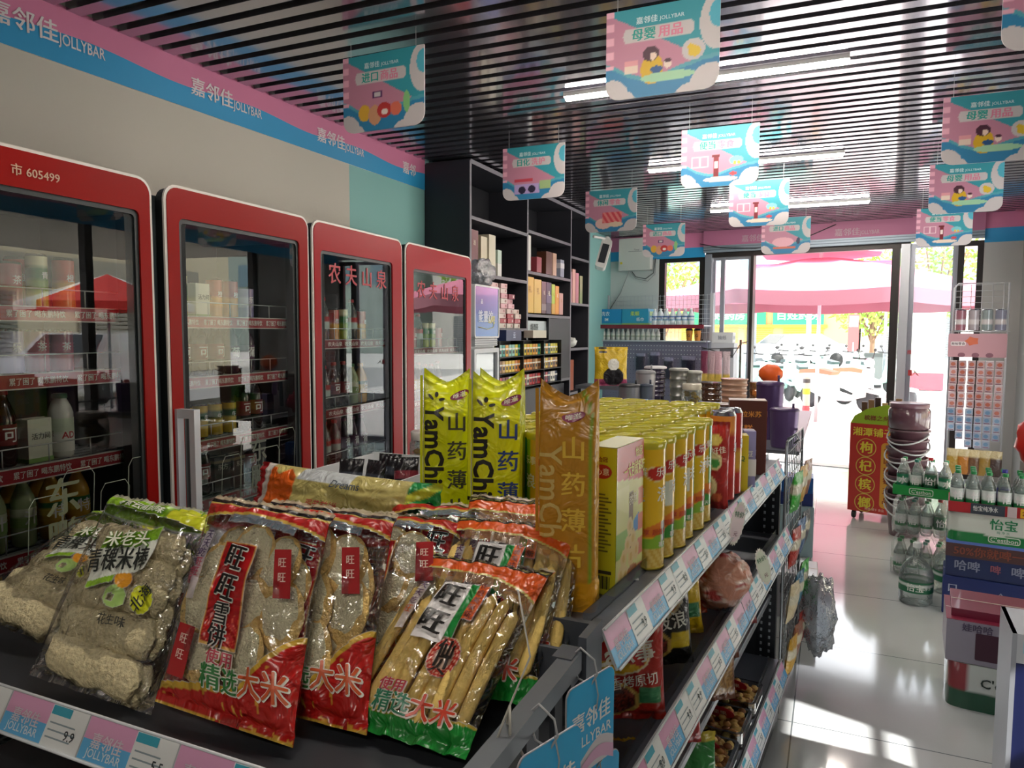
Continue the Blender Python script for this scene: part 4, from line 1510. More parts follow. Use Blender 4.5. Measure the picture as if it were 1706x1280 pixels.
# ------------------------------------------------------------------ clear snack bags on the end shelf
SLOUCH = {}
def bagmat(bc, up, right):
    X = Vector(right).normalized()
    up = Vector(up)
    Z = up - X * up.dot(X)
    SLOUCH['k'] = up.dot(X) / Z.length        # how far the bag sags sideways for its height
    Z.normalize()
    Y = Z.cross(X)
    return Matrix(((X.x, Y.x, Z.x, bc[0]), (X.y, Y.y, Z.y, bc[1]), (X.z, Y.z, Z.z, bc[2]), (0, 0, 0, 1)))

class Bag:
    def __init__(s, w, h, t, seed=0.0, crimp=.045, wr=1.0):
        s.w, s.h, s.t, s.seed, s.crimp, s.wr = w, h, t, seed, crimp, wr
    def f(s, u, v, side, off=0.0):
        x = 2 * u - 1
        c = s.crimp
        q = min(1, max(0, (v - c) / (1 - 2 * c)))
        sp = sin(PI * q) ** .42 if 0 < q < 1 else 0.0
        pr = max(0.0, 1 - abs(x) ** 3.2) ** .55
        n = noise.noise(Vector((x * 2.2 + s.seed, v * 3.6, side * 1.7))) * .009 * s.wr
        n += noise.noise(Vector((x * 6.5, v * 9 + s.seed, side))) * .0028 * s.wr
        fold = (.0035 * sin(x * 13 + s.seed * 3) + .002 * sin(x * 27 + s.seed)) * max(0, 1 - sp * 1.15)
        edge = 1 - abs(x) ** 8
        y = side * (s.t / 2 * sp * pr + .0007) + n * (.25 + sp) * edge + fold * edge
        z = v * s.h
        if v < .001 or v > .999: pass
        curl = .012 * max(0, (v - .93) / .07) ** 1.5
        return (x * s.w / 2 * (1 - .045 * sp), y + side * off + curl, z)
    def film(s, m, cf, nu=100, nv=150, mat=None):
        mat = mat or FILM
        m.grid(lambda u, v: s.f(u, v, -1), nu, nv, mat, lambda u, v: cf(u, v, -1))
        m.grid(lambda u, v: s.f(1 - u, v, 1), nu // 3, nv // 3, mat, lambda u, v: cf(1 - u, v, 1))
        n = 40     # serrated end
        v_, f_ = [], []
        for i in range(n + 1):
            for k in (0, 1):
                p = s.f(i / n, 1, -1)
                v_.append((p[0], p[1], p[2] + k * (.0035 if i % 2 else .0005)))
        f_ = [(2 * i, 2 * i + 2, 2 * i + 3, 2 * i + 1) for i in range(n)]
        m.add(v_, f_, mat, False, [cf(i / n, 1, -1) for i in range(n + 1) for k in (0, 1)])
    def words(s, m, tx, size, u, v, col, rot=0.0, bold=.02, out=.0034, width=None, sx=1.0):
        def g(px, py):
            a, b = px * cos(rot) - py * sin(rot), px * sin(rot) + py * cos(rot)
            return s.f(min(.99, max(.01, u + a / s.w)), min(.99, max(.01, v + b / s.h)), -1, out)
        m.text(tx, size, g, M(col, .35), bold, width, sx)
    def outlined(s, m, tx, size, u, v, col, edge, rot=0.0, width=None, b2=.075):
        s.words(m, tx, size, u, v, edge, rot, b2, .0026, width * 1.05 if width else None)
        s.words(m, tx, size, u, v, col, rot, .02, .0046, width)

CL = (1, 1, 1, 0.0)
def C4(h, a=1.0):
    return (*lin(h), a)
# --- snow cakes
def cf_snow(u, v, side):
    x = 2 * u - 1
    if side > 0:
        return C4('a8231f', .9) if (v < .25 or v > .82) else (*lin('b9b3a6'), .25)
    # bottom red sweep with a gold line
    lo = .135 + .05 * x + (.17 * max(0, x - .30) ** .9 * 1.9 if x > .30 else 0)
    lo2 = lo - .028
    if v < .012: return C4('c8a23a')
    if v < lo2:
        sp = noise.noise(Vector((u * 26, v * 30, 1)))
        return C4('d9a03a') if sp > .52 else C4('b8201c')
    if v < lo: return C4('cfa83a', .95)
    hi = .865 + .045 * (1 - x * x)
    if v > .985: return C4('d9cfae', .55)
    if v > .958: return C4('17120f')
    if v > .944: return C4('cfb45a')
    if v > hi: return C4('b3211d')
    if v > hi - .016: return C4('c9a64a', .95)
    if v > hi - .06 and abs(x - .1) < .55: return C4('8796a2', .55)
    # the tall red name strip
    if .32 < u < .60 and .27 < v < .745:
        if u < .333 or u > .587 or v < .281 or v > .735: return C4('c79a4a')
        sp = sin(u * 160 + 22 * sin(v * 20)) if v < .42 else 0
        return C4('d24a30') if sp > .86 else C4('a81a1c')
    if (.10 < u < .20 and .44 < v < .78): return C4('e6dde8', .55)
    return CL
def cake_mesh():
    m = MB()
    m.ball((0, 0, 0), .042, .0075, .053, M('ecc678', .75, bump=.8, bs=160, var=.12), 20, 12, .10, 2.0)
    m.ball((0, -.0035, .004), .034, .006, .043, M('fff0c9', .9, bump=1.0, bs=240, var=.12), 18, 10, .16, 4.0)
    return m
CAKE = cake_mesh()
def snow_bag(label, mat, seed, group):
    t = thing('rice_cracker_bag', label, 'snack bag', mat=mat, group=group)
    B = Bag(.262, .335, .085, seed)
    m = MB()
    B.film(m, cf_snow)
    f = m.build('film', t)
    m = MB()
    B.outlined(m, '旺', .045, .465, .665, '120d0b', 'e9e3da', R(-6), None, .05)
    B.outlined(m, '旺', .045, .458, .525, '120d0b', 'e9e3da', R(-6), None, .05)
    B.outlined(m, '雪', .034, .457, .410, '120d0b', 'e9e3da', 0, None, .05)
    B.outlined(m, '饼', .034, .455, .315, '120d0b', 'e9e3da', 0, None, .05)
    for k, ch in enumerate('天天吃旺旺'):
        B.words(m, ch, .017, .165 - .004 * k, .76 - k * .048, '3a2350' if k < 3 else '9a2348', 0, .02, .002)
    for k, ch in enumerate('运气会旺'):
        B.words(m, ch, .015, .105, .66 - k * .044, '3a2350' if k < 2 else '9a2348', 0, .02, .002)
    B.outlined(m, '使用', .022, .50, .232, 'b33a4a', 'f0ece2', 0, .046, .06)
    B.outlined(m, '精选', .034, .52, .155, '2f7a3a', 'f2efe4', 0, .070, .06)
    B.outlined(m, '大米', .042, .815, .175, 'd05a2a', 'f2efe4', R(4), .084, .06)
    m.build('lettering', f)
    q = random.Random(int(seed * 10))
    cakes = [(-.058, .088, 0), (-.02, .118, 1), (.052, .232, 0), (.066, .205, 1), (.012, .165, 0), (.045, .125, 1), (-.066, .20, 0), (-.045, .235, 1), (.0, .238, 0), (.028, .085, 0), (.068, .098, 1), (-.075, .145, 0), (.075, .160, 0)]
    for k, (x, z, s_) in enumerate(cakes):
        m = MB(TM((x, -.016 + .016 * s_ + .008 * q.random(), z), 0, R(q.uniform(-7, 6)), R(q.uniform(-22, 22))) @ Matrix.Rotation(R(q.uniform(-16, 16)), 4, 'Z'))
        for i, mt in enumerate(CAKE.mats):
            pass
        m.mats = list(CAKE.mats)
        m.v = [tuple(m.T @ Vector(v)) for v in CAKE.v]
        m.f, m.mi, m.sm = list(CAKE.f), list(CAKE.mi), list(CAKE.sm)
        m.build('rice_cracker', t)
    # small printed inner wrappers
    for (x, z, r_) in ((.082, .215, -.15), (-.075, .075, .05)):
        m = MB(TM((x, -.036, z), 0, R(4), r_))
        m.box(-.016, .016, 0, .0008, -.036, .036, M('a51f22', .4))
        for k, ch in enumerate('旺旺'):
            m.text(ch, .016, face_front(0, -.0006, .016 - k * .022), M('e6c9b9', .4), .02)
        m.build('inner_wrapper', t)
    return t
# --- long rice sticks
def cf_stick(u, v, side):
    x = 2 * u - 1
    if side > 0:
        return C4('2f8a3a', .9) if v < .13 else (C4('d9541c', .9) if v > .84 else CL)
    lo = .075 + .035 * abs(x + .2) ** 1.5
    if v < lo: return C4('1f8a35')
    if v < lo + .012: return C4('bfa93a', .9)
    if v > .985: return C4('cfc9b0', .5)
    if v > .96: return C4('15120f')
    if v > .935: return C4('a59a55') if sin(u * 90) < .6 else C4('2f2c1a')
    if v > .925: return C4('15120f')
    hi = .86 - .10 * max(0, x) ** 2 - .02 * (1 - x * x)
    if v > hi + .012: return C4('dd5a1e', .97)
    if v > hi: return C4('c9c06a', .9)
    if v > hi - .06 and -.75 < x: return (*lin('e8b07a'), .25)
    # slanted white, green and orange panels
    uu = u + .0 * v
    if .28 < uu < .53 and .43 < v < .77: return C4('e9e6e6')
    if .53 <= uu < .60 and .46 < v < .77: return C4('1f8a3d')
    if .60 <= uu < .675 and .56 < v < .78: return C4('e0602a')
    r_ = math.hypot((u - .60) / .115, (v - .37) / .095)
    if r_ < 1:
        if r_ < .60: return C4('d9b9a6', .8)
        return C4('b3352a') if sin(math.atan2(v - .37, u - .6) * 22) + sin(r_ * 30) > -.6 else C4('e0a890')
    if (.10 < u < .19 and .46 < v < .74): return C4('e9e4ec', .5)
    return CL
def stick(m, x, y, z0, z1, r, seed, mat):
    q = random.Random(seed)
    n = 14
    prof = []
    pts = []
    bx, by = q.uniform(-.004, .004), q.uniform(-.003, .003)
    seg = 10
    v, fs = [], []
    for i in range(n + 1):
        tt = i / n
        rr_ = r * (min(1, math.sqrt(max(0, 1 - (1 - min(tt, 1 - tt) * n / 1.6) ** 2))) if min(tt, 1 - tt) * n < 1.6 else 1)
        rr_ = max(rr_, .0006) * (1 + .06 * noise.noise(Vector((seed, tt * 7, 0))))
        cx, cy_ = x + bx * sin(PI * tt), y + by * sin(PI * tt)
        for k in range(seg):
            a = 2 * PI * k / seg
            v.append((cx + rr_ * 1.15 * cos(a), cy_ + rr_ * .8 * sin(a), z0 + (z1 - z0) * tt))
    for i in range(n):
        for k in range(seg):
            j = (k + 1) % seg
            fs.append((i * seg + k, i * seg + j, (i + 1) * seg + j, (i + 1) * seg + k))
    m.add(v, fs, mat, True)
STK = M('efce76', .7, bump=.35, bs=90, var=.10)
def stick_bag(label, mat, seed, group):
    t = thing('rice_stick_bag', label, 'snack bag', mat=mat, group=group)
    B = Bag(.225, .325, .055, seed)
    m = MB()
    B.film(m, cf_stick)
    f = m.build('film', t)
    m = MB()
    B.words(m, '旺', .046, .405, .685, '120e0c', R(-4), .03)
    B.words(m, '旺', .046, .400, .525, '120e0c', R(-4), .03)
    for k, ch in enumerate('传统美味新'):
        B.words(m, ch, .013, .637, .765 - k * .045, '5a1a10', 0, .02)
    for k, ch in enumerate('天天吃旺'):
        B.words(m, ch, .016, .148, .72 - k * .052, '4a2a55' if k < 3 else 'b0502a', 0, .02)
    B.words(m, '仙', .030, .60, .405, '1c120c', 0, .03)
    B.words(m, '贝', .030, .60, .330, '1c120c', 0, .03)
    B.outlined(m, '使用', .020, .36, .185, 'b33a4a', 'f0ece2', 0, .045, .05)
    B.outlined(m, '精选', .030, .40, .118, '2f7a5a', 'f2efe4', 0, .062, .06)
    B.outlined(m, '大米', .038, .70, .13, 'd0442a', 'f2e9dc', 0, .076, .06)
    B.words(m, 'ONE ONE ONE ONE ONE ONE', .011, .5, .947, '2b2818', 0, .01, width=.19)
    m.build('lettering', f)
    q = random.Random(int(seed * 7))
    for k in range(9):
        m = MB(); stick(m, -.088 + k * .022, -.009 + q.uniform(-.003, .003), .024 + q.uniform(0, .012), .238 + q.uniform(-.02, .02), .0095, k + seed, STK)
        m.build('rice_stick', t)
    for k in range(8):
        m = MB(); stick(m, -.077 + k * .022, .008 + q.uniform(-.003, .003), .028 + q.uniform(0, .012), .232 + q.uniform(-.03, .02), .0095, k + seed + 20, STK)
        m.build('rice_stick', t)
    return t
# --- puffed barley rods
def cf_barley(u, v, side):
    x = 2 * u - 1
    if side > 0:
        return C4('7fae2a', .9) if v > .86 else CL
    if v > .985: return C4('d9d9c0', .5)
    if v > .885 - .03 * x:
        return C4('c9cf2a') if x > .35 else C4('86b52a')
    ctr = .60 + .14 * x
    if -.45 < x < .42:
        if ctr + .08 < v < ctr + .155: return C4('7fb02a', .97)
        if ctr - .09 < v < ctr + .08: return C4('dfe4d8', .92)
        if ctr - .125 < v < ctr - .09 and x < -.02: return C4('86b52a', .97)
    if blob(u, v, .76, .43, .085, .065): return C4('c9cf2a')
    if blob(u, v, .57, .50, .065, .045): return C4('e09a2a', .95)
    if blob(u, v, .55, .41, .09, .055) and not blob(u, v, .52, .40, .03, .02): return C4('9fc46a', .85)
    return CL
BAR = M('d6c9a0', .9, bump=1.0, bs=130, var=.35)
def barley_bag(label, mat, seed, group, w=.25, h=.33):
    t = thing('puffed_barley_bag', label, 'snack bag', mat=mat, group=group)
    B = Bag(w, h, .075, seed)
    m = MB()
    B.film(m, cf_barley)
    f = m.build('film', t)
    m = MB()
    B.outlined(m, '米老头', .035, .47, .705, 'eef0dc', '5a8a1a', R(10), .10, .06)
    B.words(m, '新青稞', .014, .40, .645, '20251c', R(8))
    B.words(m, '青稞米棒', .046, .47, .585, '1f2420', R(13), .02, width=.135)
    B.words(m, '北海', .024, .765, .435, '20251c', R(60), .02)
    B.words(m, '花生味', .018, .60, .30, '3a3a30', R(6), .02)
    B.outlined(m, '零食云南风味', .020, .40, .925, 'eef0dc', '5f8f20', R(-3), .12, .05)
    m.build('lettering', f)
    q = random.Random(int(seed * 5))
    for k in range(5):
        for row in range(2):
            m = MB(TM((-.105 + row * .006, -.010 + row * .018, .045 + k * .050), 0, 0, R(90 + q.uniform(-5, 5))))
            v, fs = [], []
            n, seg = 16, 12
            for i in range(n + 1):
                tt = i / n
                e = min(tt, 1 - tt) * n
                rr_ = .031 * (math.sqrt(max(.02, 1 - (1 - e / 1.5) ** 2)) if e < 1.5 else 1)
                for j in range(seg):
                    a = 2 * PI * j / seg
                    w_ = 1 + .22 * noise.noise(Vector((cos(a) * 1.5 + k, sin(a) * 1.5 + row * 3, tt * 9)))
                    v.append((rr_ * cos(a) * w_, rr_ * .55 * sin(a) * w_, .21 * tt))
            for i in range(n):
                for j in range(seg):
                    fs.append((i * seg + j, i * seg + (j + 1) % seg, (i + 1) * seg + (j + 1) % seg, (i + 1) * seg + j))
            m.add(v, fs, BAR, True)
            m.build('barley_rod', t)
    return t

def slouch(t):
    k = SLOUCH['k']
    for c in list(t.children_recursive):
        for v in c.data.vertices:
            v.co.x += k * v.co.z
Z0 = .926
SG = 'large clear snack bags on the end shelf'
slouch(barley_bag('clear bag of puffed barley rods with green and white label, beside the red bags', bagmat((-1.045, .725, Z0 + .008), (-.115, .235, .225), (1, .03, -.04)), 1.3, SG, .27, .345))
slouch(barley_bag('darker bag of puffed barley rods lying flat behind the green and white labelled one', bagmat((-1.37, .80, Z0 + .03), (-.02, .30, .12), (.92, .02, -.12)), 4.1, SG, .27))
slouch(snow_bag('front red and clear bag of round snow crackers, leaning on the others', bagmat((-.785, .742, Z0 + .012), (-.085, .195, .255), (1, .0, -.03)), 2.2, SG))
slouch(snow_bag('second red bag of round snow crackers, directly behind the front one', bagmat((-.71, .80, Z0 + .012), (-.085, .205, .25), (1, .05, -.02)), 6.4, SG))
slouch(snow_bag('third red bag of round snow crackers, between the red bags and the stick bags', bagmat((-.665, .905, Z0 + .012), (-.07, .225, .205), (1, .12, 0)), 8.9, SG))
slouch(snow_bag('fourth red bag of round snow crackers, rearmost beside the top shelf edge', bagmat((-.60, .985, Z0 + .012), (-.05, .20, .20), (1, .15, 0)), 3.7, SG))
slouch(stick_bag('front green and orange bag of long rice sticks', bagmat((-.537, .812, Z0 + .012), (.02, .262, .175), (1, -.03, 0)), 1.9, SG))
slouch(stick_bag('second bag of long rice sticks, behind the front one and tilted back', bagmat((-.495, .93, Z0 + .03), (-.015, .235, .20), (1, .08, 0)), 5.2, SG))
slouch(stick_bag('third bag of long rice sticks, rearmost beside the grey corner post', bagmat((-.470, 1.005, Z0 + .04), (-.04, .20, .20), (1, .15, 0)), 7.1, SG))

# pack lying across the top
def cf_lying(u, v, side):
    # u 0..1 bottom-top of the lying pack, v along its length from the green end to the orange end
    if v < .13: return C4('1f8a45') if sin(u * 14 + v * 30) < .5 else C4('b9c43a')
    if v > .93: return C4('b5242a')
    if .70 < v < .88 and u < .90 + .05 * sin(v * 60): return C4('e4641c')
    if v > .88: return C4('e8dfd8', .9)
    if u > .80 and .40 < v < .70: return C4('cfd6d9', .9)
    if u < .10 and v < .55: return C4('d9d2cf', .9)
    return (*lin('d3c67a'), .80)
B = Bag(.145, .49, .085, 2.6, .06)
t = thing('egg_roll_pack', 'long yellow snack pack with an orange patch, lying across the tops of the bags', 'snack bag',
          mat=Matrix(((-.955, .0, -.955, -.585), (-.0, 1, .0, 1.265), (.2, 0, -.2, 1.115), (0, 0, 0, 1))))
Zv = Vector((-.99, .06, .01)).normalized()
Xv = Vector((-.02, .30, .95)); Xv = (Xv - Zv * Xv.dot(Zv)).normalized()
Yv = Zv.cross(Xv)
t.matrix_world = Matrix(((Xv.x, Yv.x, Zv.x, -.690), (Xv.y, Yv.y, Zv.y, 1.195), (Xv.z, Yv.z, Zv.z, 1.132), (0, 0, 0, 1)))
m = MB()
B.film(m, cf_lying, 50, 110)
fl = m.build('film', t)
m = MB()
B.words(m, 'Dreams', .024, .82, .42, '55606a', R(-90), .01)
B.words(m, '蛋黄煎饼', .030, .45, .52, 'b5483a', R(-90), .01, width=.08)
B.words(m, '米饼', .030, .42, .36, '8a8420', R(-90), .02)
m.build('lettering', fl)
m = MB()
for k in range(2):
    stick(m, -.022 + k * .044, 0, .05, .43, .030, 40 + k, M('d8c987', .8, bump=.4, bs=70))
m.build('egg_roll', t)
def cf_redsmall(u, v):
    n = noise.noise(Vector((u * 5, v * 6, 2)))
    c = 'b3202a'
    if n > .22: c = 'd9554a'
    if n < -.28: c = '5f8a2a'
    if .1 < n < .14: c = 'e8d9c0'
    return C4(c)
flat_pack('snack_pack', 'small red and green snack pack lying behind the long yellow pack', 'snack bag', .15, .19, .05, cf_redsmall,
          bagmat((-1.06, 1.36, 1.075), (-.85, .35, .18), (.2, .5, .75)), seed=3.3)
flat_pack('snack_pack', 'white and red snack pack under the orange patched end of the long pack', 'snack bag', .15, .20, .05,
          lambda u, v: C4('c9cdd2') if noise.noise(Vector((u * 4, v * 4, 7))) > -.12 else C4('b3202a'),
          bagmat((-.95, 1.20, 1.045), (-.9, .1, .12), (.05, .6, .6)), seed=1.3)
# paper tray box with dark packs
t = thing('tray_box', 'open white paper tray holding small black packs, on the top shelf behind the bags', 'box', G(-.93, .60, 1.0205), R(0))
m = MB()
PW = M('dfe2e4', .7)
for a in ((-.13, .13, -.15, -.147, 0, .085), (-.13, .13, .147, .15, 0, .095), (-.13, -.127, -.15, .15, 0, .09), (.127, .13, -.15, .15, 0, .07), (-.13, .13, -.15, .15, 0, .003)):
    m.box(*a, PW)
m.build('tray', t)
for k, (x, y, r_) in enumerate(((-.06, -.05, .3), (.01, -.04, -.2), (.07, .05, .5), (-.02, .07, .1))):
    flat_pack('snack_pack', ['black pack leaning at the left in the white tray', 'black pack in the middle of the white tray', 'black and red pack at the right in the white tray', 'black pack at the back of the white tray'][k], 'snack bag', .075, .105, .03,
              lambda u, v: C4('15151a') if abs(v - .5) > .1 else C4('7a2a35' if k == 2 else '3a3f4a'),
              TM(G(-.93 + x, .58 + y, 1.027), r_, R(-18)), seed=k)

# ------------------------------------------------------------------ lower shelves on the aisle side
def crisp_bag(label, base, accent, mat, w, h, t_, seed, logo=True, extra=None, fries=False):
    B = Bag(w, h, t_, seed, .06, 1.3)
    t = thing('crisp_bag', label, 'snack bag', mat=mat, group='crisp bags on the lower shelf')
    cb, ca = lin(base), lin(accent)
    def cf(u, v, side):
        c = cb
        if side < 0 and logo:
            r1 = math.hypot((u - .5) / .31, (v - .62) / .165)
            if r1 < 1.12: c = lin('f1e6c0')
            if r1 < 1.02: c = lin('e8b81a')
            if r1 < 1.0 and abs((v - .62) / .165 - .25 * sin((u - .2) * 7)) < .52: c = lin('c4211c')
        if side < 0 and not fries:
            r2 = math.hypot((u - .36) / .32, (v - .20) / .15)
            if r2 < 1.15: c = lin('d9b25a')
            if r2 < 1.0:
                nn = noise.noise(Vector((u * 22, v * 26, seed)))
                c = lin('5f2418') if nn > .12 else (lin('8f3a2c') if nn > -.12 else lin('3d1712'))
            if .70 < u < .95 and .18 < v < .32: c = ca
        if fries and side < 0 and v < .85:
            nn = sin(u * 26 + v * 40 + 5 * noise.noise(Vector((u * 5, v * 5, 1))))
            c = lin('e2b437') if nn > .1 else lin('b9822a')
        if v > .95 or v < .04: c = tuple(q * .75 for q in cb)
        return (*c, 1)
    m = MB()
    B.film(m, cf, 50, 66, FOIL)
    f = m.build('pack', t)
    if logo:
        m = MB()
        B.words(m, 'Lay', .052 * w / .2, .40, .625, 'f4efe4', R(8), .03, .002)
        B.words(m, '乐事', .046 * w / .2, .66, .64, 'f4efe4', R(8), .03, .002)
        if extra:
            B.words(m, extra[0], extra[1] * w / .2, extra[2], extra[3], extra[4], R(8), .02, .002)
        m.build('lettering', f)
    return t
def onshelf(lx, ly, z, yawd, lean=12):
    # faces the aisle (+x) turned toward the viewer by yawd degrees
    return TM(G(lx, ly, z), GRZ + R(90 - yawd), R(-lean))
crisp_bag('red crisp bag with a steak picture, nearest on the second shelf', 'b9271b', '3a8a5a', onshelf(-.060, .25, .741, 62), .19, .205, .07, 2.0, extra=('香烤原切', .026, .66, .38, 'f2e9df'))
crisp_bag('black crisp bag with a yellow top, second on the second shelf', '14130f', 'd9bf2a', onshelf(-.075, .50, .741, 52), .21, .235, .07, 4.0, extra=('大波浪', .038, .62, .42, 'eef0e8'))
crisp_bag('yellow crisp bag behind the black one on the second shelf', 'e0bb1c', '3a8a5a', onshelf(-.09, .68, .741, 50), .20, .24, .07, 6.0, extra=('薯片', .03, .6, .43, 'b0301c'))
crisp_bag('orange and red crisp bag, last before the bread bag on the second shelf', 'c4421c', '3a8a5a', onshelf(-.11, .82, .741, 50), .19, .23, .06, 8.0)
crisp_bag('yellow bag printed with fries, standing low behind the grey corner post', 'd9ab23', 'd9ab23', onshelf(-.075, .13, .504, 62, 6), .19, .235, .06, 9.0, logo=False, fries=True)
t = thing('bread_bag', 'pinkish clear bag of bread bulging over the second price rail', 'bread', G(-.01, .93, .741), GRZ + R(60))
m = MB()
def br_(u, v):
    a, th = 2 * PI * u, PI * v
    p = Vector((sin(th) * cos(a), sin(th) * sin(a), cos(th)))
    q = 1 + .14 * noise.noise(p * 2.4) + .08 * noise.noise(p * 6)
    return (p.x * .10 * q, p.y * .055 * q, .078 + p.z * .075 * q)
m.grid(br_, 40, 28, FOIL, lambda u, v: C4('c98a72') if noise.noise(Vector((u * 9, v * 7, 0))) < .18 else (C4('b33a35') if noise.noise(Vector((u * 9, v * 7, 0))) > .34 else C4('e6cfc0')), closed=True)
m.build('bag', t)
m = MB()
m.ball((0, 0, .075), .085, .042, .06, M('c9935a', .8), 14, 10, .1)
m.build('loaf', t)
for lb, lx, ly, z, ry in (('pale starburst price card clipped to the top price rail', .045, .86, 1.03, 14), ('green and white starburst price card clipped to the second price rail', .075, 1.02, .87, -22)):
    t = thing('price_card', lb, 'price tag', mat=TM(G(lx, ly, z), GRZ + R(52), 0, R(ry)), group='starburst price cards on the rails')
    m = MB()
    pts = []
    for k in range(44):
        a = 2 * PI * k / 44
        q = 1 if k % 2 else .9
        pts.append((.024 * q * cos(a), -.028 + .060 * q * sin(a)))
    m.prism(pts, 0, .0012, M('e3dfd6', .4), 'y')
    m.prism([(p[0] * .86, -.028 + (p[1] + .028) * .86) for p in pts], -.0006, 0, M('dfe6d2' if ry < 0 else 'ead9dc', .4), 'y')
    m.text('特价', .016, face_front(0, -.0012, -.004), M('4a7a5a', .5), .02)
    m.text('元', .014, face_front(0, -.0012, -.055), M('7a4a5a', .5), .02)
    m.build('card', t)
# third and fourth shelf
def nut_bag(label, mat, seed, w=.15, h=.19, col='6a3d22', win='a8824a'):
    B = Bag(w, h, .05, seed, .07, 1.2)
    t = thing('nut_bag', label, 'snack bag', mat=mat, group='brown nut bags on the lowest shelves')
    def cf(u, v, side):
        if side > 0: return C4(col)
        if .40 < u < .93 and .10 < v < .80:
            nn = noise.noise(Vector((u * 24, v * 30, seed)))
            return C4(win) if nn > 0 else C4('7f5c2c')
        return C4(col)
    m = MB(); B.film(m, cf, 36, 44, FOIL)
    f = m.build('pack', t)
    m = MB(); B.words(m, '坚果', .03, .62, .86, '2f7a3a', R(5), .03, .002); m.build('lettering', f)
    return t
nut_bag('brown bag with a nut window leaning out on the third shelf, nearest', onshelf(-.02, .86, .505, 50, 4), 1.0, .15, .21)
nut_bag('brown nut bag behind the nearest one on the third shelf', onshelf(-.06, 1.12, .505, 48, 8), 2.0, .15, .20, '5f3020')
nut_bag('dark red nut bag at the far end of the third shelf', onshelf(-.06, 1.42, .505, 48, 8), 3.0, .15, .19, '7a2a2a')
def green_pack(label, lx, ly, z, seed, c='1f8a3a', h=.17, w=.15):
    flat_pack('snack_pack', label, 'snack bag', w, h, .045, lambda u, v: C4('e8e4d8') if (u - .5) ** 2 + (v - .2) ** 2 < .02 else (C4('c9b43a') if v > .86 else C4(c)), onshelf(lx, ly, z, 55, 10), seed=seed)
green_pack('bright green pack, nearest on the lowest shelf', -.02, .62, .255, 1)
green_pack('second green pack behind the nearest one on the lowest shelf', -.05, .80, .255, 2, '2a7a35')
green_pack('red and cream pack on the third shelf under the price rail', -.04, .62, .505, 4, 'a52a2a', .16, .12)
for k, (ly, lb) in enumerate(((.98, 'nearest clear tray of mixed nuts on the lowest shelf'), (1.18, 'middle clear tray of mixed nuts on the lowest shelf'), (1.38, 'farthest clear tray of mixed nuts on the lowest shelf'))):
    t = thing('nut_tray', lb, 'nuts', G(-.06, ly, .2505), GRZ, group='clear trays of nuts on the lowest shelf')
    m = MB()
    m.frame(rrect(-.085, .085, -.085, .085, .02), rrect(-.075, .075, -.075, .075, .015), 0, .05, clear('tray_plastic', 'eef2f0', .08, .6, .06), 'z')
    m.build('tray', t)
    m = MB()
    q = random.Random(k)
    cs = ['a9743a', '7a4a22', 'c9a05a', '8f5a2a', 'd9b36a']
    for j in range(130):
        m.ball((q.uniform(-.068, .068), q.uniform(-.068, .068), .012 + q.random() * .038), .013, .010, .009, M(cs[j % 5], .6), 7, 5, .3, j)
    o = m.build('nuts', t)
    o['kind'] = 'stuff'
    m = MB(TM((0, 0, .062), 0, R(30)))
    m.prism([(.045 * cos(a), .028 * sin(a)) for a in [2 * PI * i / 24 for i in range(24)]], 0, .001, M('b3252f', .35), 'y')
    m.text('坚果', .022, face_front(0, -.001, 0), M('f0e2d8', .4), .02)
    m.build('label_card', t)
for k, (ly, lb, c) in enumerate(((1.0, 'small nut tray under the brown bag on the third shelf', 'a9743a'), (1.27, 'small nut tray farther along the third shelf', '8f5a2a'))):
    t = thing('nut_tray', lb, 'nuts', G(-.09, ly, .5005), GRZ, group='clear trays of nuts on the third shelf')
    m = MB(); m.frame(rrect(-.07, .07, -.07, .07, .015), rrect(-.062, .062, -.062, .062, .012), 0, .045, clear('tray_plastic', 'eef2f0', .08, .6, .06), 'z'); m.build('tray', t)
    m = MB()
    q = random.Random(k + 9)
    for j in range(90):
        m.ball((q.uniform(-.055, .055), q.uniform(-.055, .055), .012 + q.random() * .032), .013, .010, .009, M(['a9743a', '7a4a22', 'c9a05a', '8f5a2a'][j % 4], .6), 7, 5, .3, j)
    o = m.build('nuts', t); o['kind'] = 'stuff'
# wire grid panel with hanging packs at the far end
t = thing('wire_grid_panel', 'narrow upright wire grid panel at the far end of the shelving unit, hung with packs', 'rack', G(.02, 1.87, 0), GRZ)
m = MB()
WG = M('8d9296', .3, .8)
m.tube([(0, 0, 0), (0, 0, 1.06), (0, .02, 1.08), (0, .48, 1.08), (0, .5, 1.06), (0, .5, 0)], .005, WG, 8)
for k in range(9): m.tube([(0, .05 + k * .05, .03), (0, .05 + k * .05, 1.08)], .002, WG, 5)
for k in range(22): m.tube([(0, 0, .03 + k * .05), (0, .5, .03 + k * .05)], .002, WG, 5)
m.tube([(.0, .02, 1.09), (.03, .02, 1.11), (.04, .04, 1.09), (.02, .06, 1.07)], .004, WG, 6)
m.build('grid', t)
q = random.Random(2)
cols = ['3fae3a', 'c99a2a', '8a4a2a', 'b3352a', '2a5a8a', '3a3a44', 'd9c9a0', '1f6a8a']
k = 0
for z in (.80, .58, .36, .14):
    for y in (.06, .22, .38):
        c = cols[k % 8]
        flat_pack('hanging_pack', f'{["green", "golden", "brown", "red", "blue", "black", "cream", "teal"][k % 8]} pack hanging {["top", "upper middle", "lower middle", "bottom"][k // 3]} row, {ORD[k % 3]} from the front, on the wire grid', 'snack bag', .10, .16, .03,
                  lambda u, v, c=c: C4(c) if abs(v - .6) > .12 else C4('d9d2b8'), TM(G(.045, 1.87 + y, z), GRZ + R(80), R(6)), nx=12, ny=16, seed=k, group='packs hanging on the wire grid')
        k += 1
m = MB()
